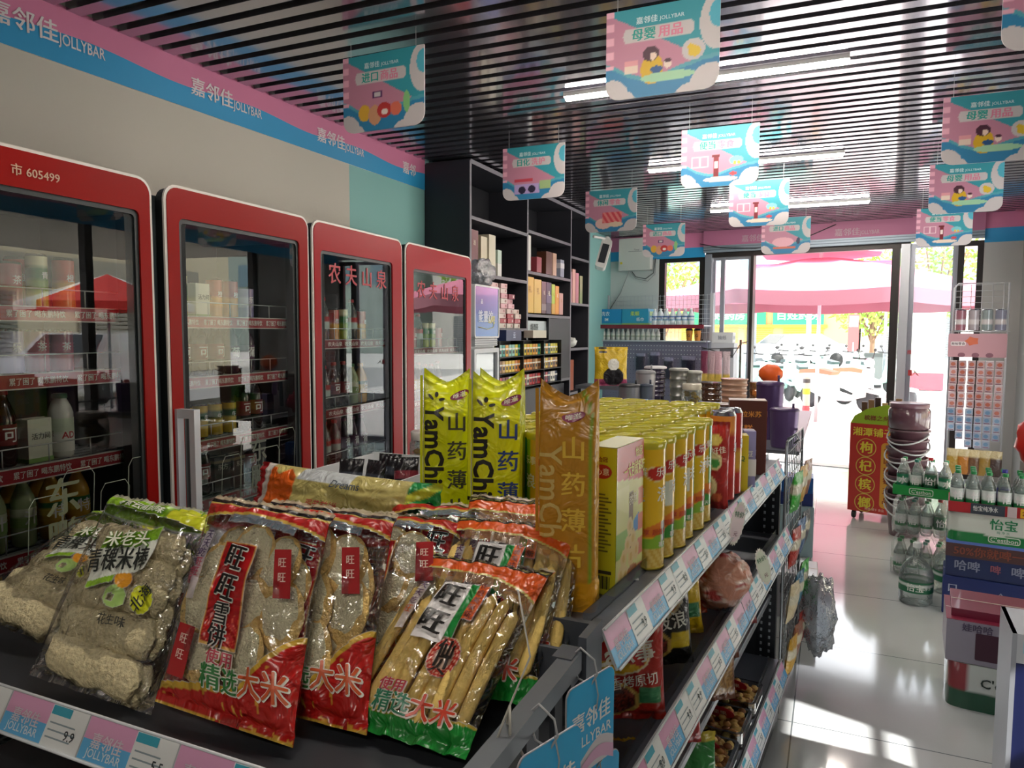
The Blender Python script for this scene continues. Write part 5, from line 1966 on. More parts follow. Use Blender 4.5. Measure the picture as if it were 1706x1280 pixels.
def cb(u, v):
    a, th = 2 * PI * u, PI * v
    p = Vector((sin(th) * cos(a), sin(th) * sin(a), cos(th)))
    q_ = 1 + .3 * noise.noise(p * 3.3) + .12 * noise.noise(p * 8)
    return (p.x * .07 * q_, p.y * .09 * q_, .17 + p.z * .17 * q_)
m.grid(cb, 36, 26, clear('grey_plastic', 'c9ced2', .08, .5, .12, bump=.8, bs=40, body=.45, bodycol='a9afb6'), closed=True)
solo(m, 'plastic_bag', 'grey clear plastic bag hanging low at the end of the wire grid, beside the aisle', 'bag', G(.115, 2.30, .10), GRZ)
# ------------------------------------------------------------------ tall dark wall cabinet
CX = -2.326
CAB = M('2a2b33', .5)
CABE = M('6d6b74', .45)
cab = thing('wall_cabinet', 'tall dark cabinet with open compartments reaching the ceiling, against the teal wall', 'cabinet', (0, 0, 0))
XB = X0 + .004
m = MB()
for y in (4.51, 5.53, 6.60, 7.165):
    m.box(XB, CX - .004, y - .012, y + .012, .0, 2.675, CAB)
    m.box(CX - .004, CX, y - .013, y + .013, .0, 2.675, CABE)
m.box(XB, XB + .01, 4.51, 7.165, 0, 2.675, M('1f2027', .6))
m.box(XB, CX, 4.51, 7.165, 2.655, 2.685, CAB)
m.box(CX - .003, CX + .001, 4.51, 7.165, 2.655, 2.685, CABE)
m.build('cabinet_frame', cab)
for (y0, y1, zs) in ((4.52, 5.52, (2.29, 1.905, 1.515, .45)), (5.54, 6.59, (2.325, 1.99, 1.635, 1.05, .45)), (6.61, 7.155, (2.215, 1.77, 1.33, .9))):
    for z in zs:
        m = MB()
        m.box(XB + .01, CX - .004, y0, y1, z - .012, z + .012, CAB)
        m.box(CX - .004, CX, y0, y1, z - .012, z + .012, CABE)
        m.build('shelf', cab)
m = MB(); m.box(CX - .02, CX - .002, 6.03, 6.59, 1.065, 1.62, M('212229', .45)); m.build('door', cab)
def on_cab(key, w, d, h, col, y, z, lb, words=(), bands=(), n=1, grp='boxes in the tall dark cabinet', x=None):
    o = make_carton('gift_box' if h > .2 else 'small_box', lb, 'box', w, d, h, col, words, grp, bands=bands)
    o.location = (CX - d / 2 - .03 if x is None else x, y, z + .0125)
    o.rotation_euler = (0, 0, PI / 2)
    return o
z = 1.905
on_cab('', .13, .12, .30, '6a2a30', 4.62, z, 'dark red box with small print, first on the second compartment level', [('酒', .04, 0, .7, 'b9a090')])
on_cab('', .10, .10, .27, 'c9c0a4', 4.78, z, 'cream box beside the dark red box in the cabinet')
on_cab('', .11, .10, .30, 'd2cbb4', 4.92, z, 'taller cream box, second from the dark red box')
on_cab('', .07, .07, .10, 'd9d9d2', 5.05, z, 'small white box at the foot of the taller cream box')
on_cab('', .07, .07, .10, 'b9cfc0', 5.05, z + .101, 'small pale green box on top of the small white box')
z = 2.0
on_cab('', .08, .08, .29, 'd9dad6', 5.63, z, 'tall white box just behind the first cabinet post')
on_cab('', .11, .08, .13, '9a3a44', 5.86, z, 'small red box on the middle compartment level')
on_cab('', .15, .09, .20, '5a3524', 6.10, z, 'dark brown box on the middle compartment level')
on_cab('', .09, .09, .20, 'c9a58a', 6.24, z, 'tan box beside the dark brown box')
on_cab('', .10, .07, .16, '9aa0b4', 6.44, z, 'pale blue and white box near the second cabinet post', bands=[(.5, .8, 'd9d9de')])
z = 1.65
y = 5.565
for k, (wd, h, c, nm, bd) in enumerate(((.18, .30, 'dfb54a', 'golden yellow box, nearest', ()), (.17, .29, 'e0bb58', 'golden yellow box, second', ()), (.11, .28, '6a4a4f', 'brown purple box beside the golden ones', [(.1, .3, '8a7a7a')]), (.13, .28, '463a52', 'dark purple box', [(.35, .6, '6a5a7a')]), (.09, .27, 'b9cf3a', 'lime green and yellow box', [(.0, .35, 'd9a83a')]), (.10, .26, 'e79a2a', 'orange box', ()), (.11, .20, 'cf9a94', 'pale pink box', ()))):
    on_cab('', wd - .008, .14, h, c, y + wd / 2, z - .002, nm + ' in the full middle compartment', [('礼', wd * .35, 0, .65, 'f0e6d0' if k in (2, 3, 5) else 'b5863a')], bd)
    y += wd + .003
# cigarette cartons stacked in the first bay
q = random.Random(4)
z0 = 1.5275
k = 0
for y, n, x in ((4.86, 8, 0), (5.00, 9, 0), (5.14, 9, 0), (5.28, 7, 0), (5.41, 4, 0)):
    for j in range(n):
        c = q.choice(['d9a7ae', 'e3cfc8', 'd9bdb9', 'b5404a', 'e0d6cc', '8a2a3a', 'e6b9c0'])
        o = make_carton('cigarette_carton', f'small carton, {ORD[j]} from the bottom of the {ORD[(int((y - 4.86) / .135 + .5))]} stack in the lower cabinet bay', 'box', .115, .08, .036, c, [('烟', .022, .2, .5, 'f0e6e0' if c in ('b5404a', '8a2a3a') else '9a3a44')], 'small cartons stacked in the cabinet')
        o.location = (CX - .08 + q.uniform(-.01, .01), y, z0 + j * .0385)
        o.rotation_euler = (0, 0, PI / 2)
        k += 1
# third bay
for j, (y, h, c) in enumerate(((6.68, .30, 'c98a94'), (6.78, .33, 'd0a090'), (6.88, .30, 'b5727f'), (7.0, .28, '6f8a4a'))):
    on_cab('', .085, .1, h, c, y, 1.77, ['pink box, first in the narrow last bay', 'rose box, second in the narrow last bay', 'dark pink box, third in the narrow last bay', 'green box, last in the narrow last bay'][j])
for j in range(3):
    on_cab('', .10, .1, .05, 'd9b98a', 6.72 + j * .13, 1.35, ['small tan pack, first low in the last bay', 'small tan pack, second low in the last bay', 'small tan pack, third low in the last bay'][j], x=CX - .17)
on_cab('', .07, .1, .36, 'b9727a', 6.66, 1.33, 'tall pink box on the lower level of the last bay')
on_cab('', .15, .1, .30, '9a4a22', 6.72, .9125, 'rust brown box at the bottom of the last bay')
m = MB(); m.ball((0, 0, .05), .05, .07, .05, M('d9dcda', .6), 14, 10, .3)
solo(m, 'cotton_bag', 'small white rounded bag on the lower level of the last bay', 'bag', (CX - .10, 6.92, 1.343))
o = on_cab('', .45, .16, .13, 'b9c4c9', 5.82, 1.45, 'pale grey box with dark characters under the golden boxes', [('烟酒茶', .06, -.15, .6, '2f3a3a')])
# counter rack of small packs in front of the cabinet
rk = thing('counter_rack', 'black counter rack filled with rows of small colourful packs', 'rack', (-2.17, 4.72, 0), PI / 2)
m = MB()
m.box(-.03, 1.28, .0, .14, .04, 1.05, M('3a3c42', .5))
for z in (1.08, 1.20, 1.32):
    m.box(-.02, 1.27, .02, .14, z - .012, z - .006, BLACK)
m.box(-.02, 1.27, .13, .14, 1.05, 1.43, BLACK)
for x in (-.02, .42, .85, 1.265):
    m.box(x - .004, x + .004, .02, .14, 1.05, 1.43, BLACK)
m.build('rack_body', rk)
q = random.Random(9)
pp = {}
for r_, z in enumerate((1.075, 1.195, 1.315)):
    for j in range(22):
        c = q.choice([['b5303a', 'e6e0da', '7a1f2a', 'd9d4cc', 'c9464a', '2f3a5a'], ['e08a3a', 'e6c23a', 'd9d2c4', 'c9a06a', 'e6913a', '8a5a2a'], ['d9c93a', '3a9a8a', '8fc2b9', 'e0a02a', 'c9c43a', '2a7a6a']][r_])
        lb = f'small pack, {ORD[min(j, 15)] if j < 16 else str(j + 1) + "th"} along the {["lowest", "middle", "top"][r_]} row of the counter rack'
        loc = Vector((-2.17, 4.72, 0)) + Vector((-.062, .0 + j * .058, z - 0.0))
        if c not in pp:
            m = MB()
            m.box(-.024, .024, -.012, .012, 0, .086, M(c, .35))
            m.box(-.0245, .0245, -.0128, .0125, .050, .062, M('e9e4da', .4))
            m.box(-.014, .014, -.0132, -.012, .020, .044, M('2a2a30', .4))
            pp[c] = solo(m, 'cigarette_pack', lb, 'pack', loc, PI / 2, 'small packs on the counter rack')
        else:
            dup(pp[c], lb, loc, PI / 2, 'small packs on the counter rack')
carton('tilted white and black carton lying on the counter rack', .16, .10, .06, 'd6d2c6', [], (-2.21, 5.42, 1.45), R(70))
carton('dark blue carton lying on the counter rack', .30, .10, .08, '1f2f5a', [('云', .05, 0, .5, 'b9c4e0')], (-2.24, 4.95, 1.432), R(92))

# security camera by the end of the cabinet
t = thing('security_camera', 'white security camera on a bracket, beside the top end of the dark cabinet', 'camera', (-2.20, 7.36, 2.44), R(15))
m = MB(); m.ball((0, 0, .02), .035, .035, .035, WHITE); m.tube([(0, 0, .02), (-.06, -.08, .03), (-.12, -.175, .03), (-.135, -.185, .03)], .014, WHITE, 8); m.build('bracket', t)
m = MB(TM((0, 0, -.01), 0, R(-18), R(14)))
m.prism(rrect(-.055, .055, -.30, .02, .03), -.045, .045, WHITE, 'y')
m.box(-.035, .035, -.05, -.044, -.25, -.04, M('3a3d42', .2))
m.build('camera_body', t)

# white junction box and cables on the front wall
def FWp(s, y, z):
    return TF @ Vector((s, y, z))
t = thing('junction_box', 'white wall box with small grey print, high on the front wall', 'electrical box', FWp(.40, -.06, 2.28), FA)
m = MB()
m.prism(rrect(-.19, .23, 0, .40, .01), -.05, .05, M('d3d4d0', .5), 'y')
m.box(-.06, .12, -.052, -.05, .23, .235, M('6a6f72', .5)); m.text('Tianyi', .03, face_front(.05, -.052, .255), M('5a5060', .5))
m.box(-.17, -.14, -.052, -.05, .08, .11, M('d9c23a', .5))
m.build('box', t)
m = MB()
m.tube([FWp(.36, -.04, 2.27), FWp(.42, -.05, 2.20), FWp(.55, -.05, 2.17), FWp(.65, -.04, 2.24), FWp(.67, -.03, 2.42)], .006, M('4a4d50', .5), 6)
m.tube([FWp(.34, -.04, 2.27), FWp(.42, -.06, 2.18), FWp(.58, -.05, 2.14), FWp(.67, -.04, 2.22), FWp(.68, -.03, 2.42)], .005, M('9a9d9f', .5), 6)
m.tube([FWp(.32, -.04, 2.27), FWp(.20, -.02, 2.0), FWp(.04, -.015, 1.78)], .005, M('8a8d8f', .5), 6)
solo(m, 'cable_bundle', 'dark and grey cables hanging under the white wall box', 'cable')
m = MB()
m.tube([FWp(1.25, -.09, 2.56), FWp(1.5, -.09, 2.50), FWp(1.9, -.09, 2.47), FWp(2.4, -.09, 2.54), FWp(2.75, -.09, 2.68)], .005, M('1f2024', .5), 6)
solo(m, 'hanging_cable', 'thin black cable drooping across the shop band over the doorway', 'cable')

m = MB(TF)
m.text('入', .07, Matrix.Translation((3.56, .045, 1.08)) @ FRONT, M('7a6a5a', .5), .02)
m.box(3.495, 3.53, .044, .046, 1.05, 1.11, M('c93a3a', .5))
m.text('推', .05, Matrix.Translation((3.50, .045, 1.30)) @ FRONT, M('c93a3a', .5), .02)
m.build('door_sticker', bpy.data.objects['window_3'])
m = MB(); m.prism(rrect(-.028, .028, -.02, .02, .002), 0, .0008, M('dfe3e4', .4), 'z')
for k in range(4): m.box(-.022, .018 - .004 * k, -.013 + k * .007, -.010 + k * .007, .0008, .0012, M('8a9498', .5))
solo(m, 'price_slip', 'small pale price slip lying on the top shelf beside the yellow carton', 'price tag', G(-.06, .27, 1.0205), R(20))

# ------------------------------------------------------------------ shelving at the front window
ws = thing('window_shelving', 'white mesh shelving with a red edged shelf and grey pegboard at the left window', 'shelf', FO, FA)
m = MB()
WM = M('c9ccd2', .4, .3)
for x in (.06, 1.42):
    m.box(x - .02, x + .02, -.12, -.08, 0, 1.97, WM)
for k in range(28): m.tube([(.08 + k * .049, -.09, 1.42), (.08 + k * .049, -.09, 1.96)], .0018, WM, 4)
for k in range(9): m.tube([(.06, -.09, 1.50 + k * .056), (1.42, -.09, 1.50 + k * .056)], .0018, WM, 4)
m.build('mesh_back', ws)
m = MB()
m.box(.0, 1.42, -.40, -.10, 1.57, 1.585, WM); m.box(.0, 1.42, -.415, -.40, 1.545, 1.59, M('7a2433', .4))
m.build('shelf', ws)
m = MB(); m.box(.0, 1.42, -.34, -.10, 1.385, 1.40, WM); m.build('shelf', ws)
m = MB()
PG = M('77748a', .45, .2)
m.box(.05, 1.43, -.30, -.285, .62, 1.40, PG)
for j in range(14):
    for k in range(34):
        m.box(.09 + k * .038, .098 + k * .038, -.3012, -.30, .68 + j * .050, .69 + j * .050, M('d9dade' if j > 9 else '55536a', .5))
m.build('pegboard', ws)
m = MB()
m.box(.0, 1.43, -.55, -.12, .0, .60, M('8a8894', .5)); m.build('lower_cabinet', ws)
def on_ws(s, y, z):
    return FWp(s, y, z)
carton('bright blue carton with white print, left on the red edged shelf', .33, .2, .20, '1c8ac4', [('洗衣', .06, -.15, .7, 'e3f0f4'), ('IM', .05, -.1, .35, 'e3f0f4')], on_ws(.20, -.26, 1.586), FA, bands=[(0, .12, '5fb4a8')], name='product_carton')
carton('teal blue carton with a green patch, second on the red edged shelf', .34, .2, .20, '2a94bb', [('柔顺', .06, 0, .7, 'c9e66a'), ('纸巾', .05, .2, .35, 'e3f0f4')], on_ws(.545, -.26, 1.586), FA, bands=[(0, .12, '8fb46a')], name='product_carton')
base = make_bottle('detergent_bottle', 'x', 'bottle', .20, .036, 'dfe8ec', 'f0f2f2', ('8fb4cf', 'e6ecf0', '5a7fb4'), '净', wordcol='2a4a8a')
base.location = on_ws(.77, -.28, 1.586); base['label'] = 'white detergent bottle, first from the cartons on the red edged shelf'; base['group'] = 'detergent bottles on the red edged shelf'
for k in range(1, 7):
    dup(base, f'white detergent bottle, {ORD[k]} from the cartons on the red edged shelf', on_ws(.77 + k * .076, -.28, 1.586), .3 * k, 'detergent bottles on the red edged shelf')
base = make_bottle('lotion_bottle', 'x', 'bottle', .135, .027, 'd9ddd6', 'e9ebe8', ('a9b4a0', 'dfe3da'), None)
base.location = on_ws(.08, -.25, 1.4005); base['label'] = 'small pale bottle, first in the row under the red edged shelf'; base['group'] = 'small pale bottles under the red edged shelf'
for k in range(1, 12):
    if k in (7, 8): pass
    dup(base, f'small pale bottle, {ORD[k]} in the row under the red edged shelf', on_ws(.08 + k * .066, -.25, 1.4005), .5 * k, 'small pale bottles under the red edged shelf')
for k in range(2):
    t = thing('drink_cup', ['left orange cup with a black lid under the red edged shelf', 'right orange cup with a black lid under the red edged shelf'][k], 'cup', on_ws(1.20 + .10 * k, -.26, 1.4005), 0, 'orange cups with black lids')
    m = MB(); m.lathe([(.032, 0), (.042, .12)], M('d98a2a', .4), seg=20)
    m.text('G', .05, lambda x, y: (.040 * sin(x / .04), -.041 * cos(x / .04), .065 + y), M('2a2018', .4), .02)
    m.build('cup', t)
    m = MB(); m.lathe([(.045, .12), (.045, .132), (.03, .145), (.0005, .146)], M('1f1a18', .4), seg=20); m.build('lid', t)
# pegboard things
q = random.Random(12)
for k, (s, z, w, h, c, lb) in enumerate(((.62, 1.10, .12, .20, '2a2438', 'dark pack hanging left on the pegboard'), (.80, 1.08, .13, .24, '352e44', 'dark pack hanging in the middle of the pegboard'), (.98, 1.0, .12, .26, '2f2a3c', 'dark pack hanging low in the middle of the pegboard'), (1.22, 1.02, .17, .26, '221d33', 'black pack hanging at the right end of the pegboard'), (.40, 1.28, .08, .07, '221f2a', 'small black hooks pack high on the pegboard'))):
    flat_pack('hanging_pack', lb, 'pack', w, h, .03, lambda u, v, c=c: C4(c) if v < .8 else C4('8a86a0'), TM(on_ws(s, -.33, z - .06), FA), nx=12, ny=14, seed=k)
for k, (s, c, lb) in enumerate(((1.50, '7a2f4a', 'dark red and yellow pack hanging right of the pegboard'), (1.58, 'b3949a', 'rose and yellow pack, second right of the pegboard'), (1.66, 'c9a0a8', 'pale pink pack, third right of the pegboard'), (1.75, 'cbb4b9', 'pale grey pink pack, fourth right of the pegboard'))):
    flat_pack('hanging_pack', lb, 'pack', .085, .34, .03, lambda u, v, c=c: C4(c) if v > .25 else C4('c9a84a'), TM(on_ws(s, -.62, .95), FA), nx=12, ny=14, seed=k + 5)
t = thing('hook_rack', 'small wire hook rack holding hanging packs right of the pegboard', 'rack', on_ws(1.62, -.60, 0), FA)
m = MB()
m.tube([(.27, .02, 0), (.27, .02, 1.42)], .012, M('4a4038', .5, .3), 8)
m.tube([(-.16, 0, 1.31), (.27, .02, 1.33)], .006, M('4a4544', .4, .5), 6)
m.tube([(-.16, 0, 1.33), (.20, -.02, 1.24), (.27, .02, 1.38), (.34, .04, 1.40)], .006, M('4a4544', .4, .5), 6)
m.box(.05, .20, -.02, -.015, 1.22, 1.32, M('55565c', .5))
m.build('frame', t)
carton('white carton with grey print just right of the pegboard top', .24, .12, .12, 'd3d6da', [('抽纸', .05, 0, .5, '8a909a')], on_ws(1.60, -.22, 1.38), FA)
m = MB(TF); m.box(1.48, 1.74, -.29, -.13, .0, 1.378, M('b9bcc4', .5)); solo(m, 'stand_box', 'pale stand under the white carton, right of the pegboard', 'stand')

# ------------------------------------------------------------------ second row: low table with cups and jars
t = thing('display_table', 'dark display table behind the shelving unit carrying cups and jars', 'table', (0, 0, 0))
m = MB()
m.box(-1.30, -.12, 3.25, 5.0, .985, 1.0, SHELF)
m.build('tabletop', t)
for x, y in ((-1.26, 3.3), (-.42, 3.3), (-1.26, 4.95), (-.42, 4.95)):
    m = MB(); m.box(x - .02, x + .02, y - .02, y + .02, 0, .985, UPR); m.build('leg', t)
m = MB(); m.box(-1.25, -.44, 3.3, 4.9, .30, .32, SHELF); m.build('lower_shelf', t)
def cup_stack(label, x, y, r, h, col, n, cl=False, lid=None):
    t = thing('cup_stack', label, 'cups', (x, y, 1.0005))
    mt = clear('cup_' + col, col, .10, .7, .06, body=.35, bodycol=col) if cl else M(col, .25, coat=.4)
    m = MB()
    prof = [(r * .78, 0)]
    for k in range(n):
        z = h * (.42 + .55 * k / max(1, n - 1))
        prof += [(r * (.80 + .18 * z / h), z - .004), (r * (.86 + .18 * z / h), z), (r * (.86 + .18 * z / h), z + .005), (r * (.80 + .18 * z / h), z + .006)]
    m.lathe(prof, mt, seg=24)
    m.build('cups', t)
    if lid:
        m = MB(); m.lathe([(r * 1.06, h * .98), (r * 1.08, h * 1.01), (r * .9, h * 1.03), (0.0005, h * 1.03)], M(lid, .3), seg=24); m.build('lid', t)
cup_stack('tall purple tinted clear cup stack, left of the glass tumblers', -.97, 4.28, .062, .29, '6f5f86', 7, True, 'c9c6cc')
cup_stack('tall clear glass tumbler stack behind the yellow tubes', -.855, 4.40, .055, .275, 'b9bbb0', 4, True, '9a9a96')
cup_stack('second clear tumbler beside the tall glass tumbler stack', -.77, 4.45, .045, .26, 'c9c9c0', 3, True, 'a9a9a2')
cup_stack('brown and cream paper cup stack in the middle of the table', -.475, 3.95, .068, .26, 'b98f74', 6)
cup_stack('brown clear cup stack left of the paper cup stack', -.62, 4.15, .058, .22, '8f6a4a', 5, True)
cup_stack('amber cup stack right of the paper cup stack', -.37, 4.15, .052, .23, 'a0764a', 4, True)
def tumbler(label, x, y, r, h, body, lid, name='thermos_cup', z=1.0005, cat='cup'):
    t = thing(name, label, cat, (x, y, z))
    m = MB(); m.lathe([(r * .85, 0), (r * .9, .01), (r, h * .95), (r, h)], M(body, .3, .35), seg=24); m.build('cup_body', t)
    m = MB(); m.lathe([(r * 1.03, h), (r * 1.05, h * 1.02), (r * .95, h * 1.07), (r * .5, h * 1.09), (.0005, h * 1.09)], M(lid, .3), seg=24)
    m.tube([(r * .6, 0, h * 1.05), (r * .6, 0, h * 1.2)], .006, M(lid, .3), 6); m.build('lid', t)
tumbler('grey insulated cup beside the lemon drink cartons', -1.02, 3.88, .058, .20, '8f9198', '2a2b30')
tumbler('blue grey insulated cup just right of the grey one', -.935, 3.92, .035, .20, '6a7484', '3a4454')
tumbler('silver cup behind the grey insulated cup', -.985, 4.10, .055, .26, 'a9a8ac', '7a7a7e')
tumbler('purple lidded cup at the right end of the display table', -.27, 3.60, .062, .25, '5a4370', '4a3560')
tumbler('second purple cup standing at the table corner near the wire grid', -.19, 3.36, .060, .16, '6a5382', '4a3560')
jar('clear jar with golden sweets in the middle of the display table', 'candy_jar', .068, .18, 'clear', 'c9c3b2', (-.745, 4.28, 1.0005), ['a98a1f', '8a701a', 'b89a2f'])
for k in range(5):
    carton(['green lemon drink carton, leftmost on the display table', 'green lemon drink carton, second on the display table', 'green watermelon drink carton, third on the display table', 'green drink carton, fourth on the display table', 'green drink carton in the back row on the display table'][k], .06, .05, .125 + .04 * (k > 2), ['7a68a8', '3f8f3a', '2f8a3a', '4f9a3a', '3a8a4a'][k], [('柠', .03, 0, .6, 'e3dc3a')], (-1.13 + .066 * k, 3.45 + (.09 if k == 4 else 0), 1.0005 + .0), R(10), bands=[(.25, .6, ['d9d2e6', 'e3dc3a', 'c94a3a', 'b9d93a', 'd9d93a'][k])])
m = MB()
m.ball((0, 0, .055), .07, .05, .055, M('e8601c', .5), 18, 12, .12)
solo(m, 'orange_ball_toy', 'bright orange rounded toy at the back of the display table, seen against the doorway', 'toy', (-.345, 4.60, 1.0))
m = MB(); m.lathe([(.058, 0), (.062, .19), (.05, .2)], M('8a6a9a', .4), seg=18)
solo(m, 'storage_canister', 'lilac canister carrying the orange toy', 'canister', (-.345, 4.60, 1.0005))
bpy.data.objects['orange_ball_toy'].location.z = 1.2
# yellow cartoon-free snack bag and pink toy near the panda place
t = thing('display_stand', 'slim dark stand behind the display table carrying the yellow and black bag', 'stand', (-1.78, 6.2, 0))
m = MB(); m.box(-.30, .30, -.15, .15, 1.0, 1.03, SHELF)
for x in (-.27, .27):
    m.box(x - .015, x + .015, -.13, .13, 0, 1.0, UPR)
m.build('stand', t)
flat_pack('snack_pack', 'large yellow bag with a white and black patch, left of the pegboard', 'snack bag', .29, .34, .07,
          lambda u, v: C4('e6e4de') if blob(u, v, .58, .55, .18, .15) else (C4('1f1c20') if blob(u, v, .58, .24, .32, .24) or (v > .8 and abs(u - .25) < .12 and sin(60 * v) > 0) else (C4('a8436a') if v < .18 else C4('d9b622'))),
          TM((-1.78, 6.12, 1.031), R(20)), seed=4, nx=50, ny=60)
m = MB(); m.ball((0, 0, .06), .07, .05, .06, M('9a2a4a', .7), 16, 12, .5)
solo(m, 'plush_toy', 'dark pink plush toy on the display table left of the lemon cartons', 'toy', (-1.235, 3.62, 1.0005))

# ------------------------------------------------------------------ right side of the aisle
def shelf_rot(x, y, z=0): return (x, y, z)
# red snack display on casters
RZ = R(-17)
t = thing('red_display_stand', 'red and yellow wheeled snack display with a green header, left edge of the doorway products', 'display', (.14, 6.40, 0), RZ)
m = MB()
RD = M('b32c22', .45)
m.box(0, .36, 0, .30, .07, .78, RD)
YL = M('d8c93a', .5)
m.text('湘潭铺子', .072, face_front(.17, -.002, .715), YL, .03, width=.30)
for k, ch in enumerate('枸杞槟榔'):
    zc = .59 - k * .148
    m.text(ch, .098, face_front(.125, -.003, zc), YL, .035)
    m.frame([(.125 + .074 * cos(a), zc + .074 * sin(a)) for a in [2 * PI * i / 28 for i in range(28)]], [(.125 + .068 * cos(a), zc + .068 * sin(a)) for a in [2 * PI * i / 28 for i in range(28)]], -.003, 0, M('c9b04a', .5), 'y')
m.prism(rrect(.235, .325, .12, .64, .03), -.002, 0, M('c9932e', .5), 'y')
for k, ch in enumerate('全国热销正品'):
    m.text(ch, .055, face_front(.28, -.004, .58 - k * .08), M('7a2418', .5), .02)
m.text('湘潭 铺子 食品', .022, face_front(.20, -.002, .10), M('d8b0a0', .5), .01)
m.build('box', t)
m = MB()
m.prism([(0, .78), (.36, .78), (.36, .93), (.26, .94), (.12, .90), (.03, .84)], -.002, .006, M('8fae22', .5), 'y')
m.text('槟榔之乡', .045, face_front(.19, -.004, .83), M('7a3a1c', .5), .03)
m.build('header', t)
for k in range(6):
    m = MB(TM((.08 + k * .05, .10, .78), 0, R(8)))
    m.box(-.02, .02, -.01, .01, 0, .17 + .02 * (k % 3), M(['5a4030', '8a6a4a', '3a2a24', 'b3945a', '4a3226', '7a5a3a'][k], .5))
    m.build('snack_sachet', t)
for x, y in ((.04, .04), (.32, .04), (.04, .26), (.32, .26)):
    m = MB(); m.T = TM((x, y, .035), 0, 0, R(90)); m.lathe([(.03, -.012), (.035, 0), (.03, .012)], BLACK, seg=14); m.T = None; m.box(x - .012, x + .012, y - .015, y + .015, .04, .07, DARK); m.build('caster', t)
# stack of plum coloured buckets
PL = M('5c3f47', .3, coat=.3)
bk = None
for k in range(9):
    z = .0 + k * .068
    lb = f'plum plastic bucket with a grey handle, {ORD[k]} from the bottom of the stack'
    if bk is None:
        bk = thing('bucket', lb, 'bucket', (.52, 6.02, z), 0, 'plum buckets stacked beside the red display')
        m = MB()
        m.lathe([(.095, 0), (.10, .005), (.128, .235), (.140, .24), (.140, .252), (.132, .252), (.126, .236), (.098, .012), (.0005, .010)], PL, seg=30, cap=False)
        m.build('bucket_body', bk)
        m = MB()
        m.tube([(.14 * cos(a), -.14 * abs(sin(a)) * 1.12, .225 - .075 * sin(a)) for a in [PI * i / 14 for i in range(15)]], .006, M('b9bcbc', .4), 6)
        m.build('handle', bk)
    else:
        dup(bk, lb, (.52 + .006 * (k % 3 - 1), 6.02, z), R((k * 47) % 90 - 45), 'plum buckets stacked beside the red display')
o = jar('plain plum bucket turned upside down on the bucket stack', 'bucket', .14, .17, '5c3f47', '6a4a55', (.52, 6.02, .80), cat='bucket')
o = [x for x in bpy.data.objects if x.get('label', '').startswith('plain plum')][0]
o['label'] = 'wide plum bucket on top of the bucket stack'

# water bottles
def wbottle(h, r, cap, wrap, word, name='water_bottle'):
    return make_bottle(name, 'x', 'bottle', h, r, 'ffffff', cap, wrap, word, clearb=True, shoulder=.58, neck=.36, wz=(.22, .56), seg=18)
WB = {}
def waterb(kind, loc, label, group):
    sp = {'green': (.215, .032, '1f8a4a', ('1f7a45', 'dfe8e4', 'e6eceb', 'dfe8e4'), '怡'),
          'dark': (.235, .032, 'c2252f', ('1d5a3c', '1d5a3c', '2a6a48'), '怡'),
          'white': (.215, .032, 'e6e9e6', ('1f7a55', 'b9d4c6', '1f7a55'), '水'),
          'teal': (.215, .032, '1f7a6a', ('1f7a45', 'dfe8e4', 'dfe8e4'), '怡'),
          'blue': (.225, .032, '3a3a9a', ('3a3a9a', '8a86c4', '3a3a9a'), '水')}[kind]
    if kind not in WB:
        o = wbottle(*sp); WB[kind] = o
        o.location = loc; o['label'] = label; o['group'] = group
        return o
    return dup(WB[kind], label, loc, rnd.uniform(-.4, .4), group)
# left pile: two wrapped packs, a green tray with four bottles
PX, PY = .36, 5.0
RZP = R(-14)
def onp(x, y, z):
    v = Matrix.Rotation(RZP, 3, 'Z') @ Vector((x, y, 0))
    return (PX + v.x, PY + v.y, z)
for lv in range(2):
    z = .012 + lv * .255
    n = 0
    for i in range(4):
        for j in range(2):
            kd = ('dark', 'green', 'teal', 'green')[(i + lv) % 4]
            waterb(kd if not (lv == 0 and kd == 'dark') else 'green', onp(.045 + i * .07, .04 + j * .07, z), f'water bottle in the {["lower", "upper"][lv]} wrapped pack of the left pile, {ORD[i]} column, {["front", "back"][j]} row', 'water bottles inside the wrapped packs')
    m = MB()
    def wr(u, v, z=z):
        a = 2 * PI * u
        n_ = 5
        cx, cy_ = cos(a), sin(a)
        q = (abs(cx) ** n_ + abs(cy_) ** n_) ** (-1 / n_)
        k_ = 1 - .16 * max(0, (v - .72) / .28) ** 1.5
        w_ = 1 + .03 * noise.noise(Vector((cx * 3, cy_ * 3, v * 6)))
        return (.15 + cx * q * .152 * k_ * w_, .075 + cy_ * q * .082 * k_ * w_, (z - .008) + .243 * v)
    m.grid(wr, 60, 16, WRAP, closed=True)
    top = [wr(i / 60, 1) for i in range(60)]
    m.add(top, [tuple(range(60))], WRAP)
    o = solo(m, 'shrink_wrap_pack', f'clear shrink wrap round the {["lower", "upper"][lv]} bottle pack of the left pile', 'packaging', (PX, PY, 0), RZP, 'shrink wrapped bottle packs')
t = thing('bottle_tray', 'green printed cardboard tray with four bottles, on top of the left water pile', 'tray', onp(0, 0, .508), RZP)
m = MB()
GN = M('1f9a45', .4, coat=.2)
m.frame([(0, 0), (.31, 0), (.31, .16), (0, .16)], [(.004, .004), (.306, .004), (.306, .156), (.004, .156)], 0, .060, GN, 'z')
m.box(0, .31, 0, .16, 0, .003, GN)
m.prism(rrect(.09, .22, .010, .050, .012), -.0012, 0, M('e6ece6', .4), 'y')
m.prism(rrect(.094, .216, .014, .046, .010), -.002, -.001, GN, 'y')
m.text("C'estbon", .032, face_front(.155, -.003, .030), M('e6ece6', .4), .012, width=.105)
m.build('tray', t)
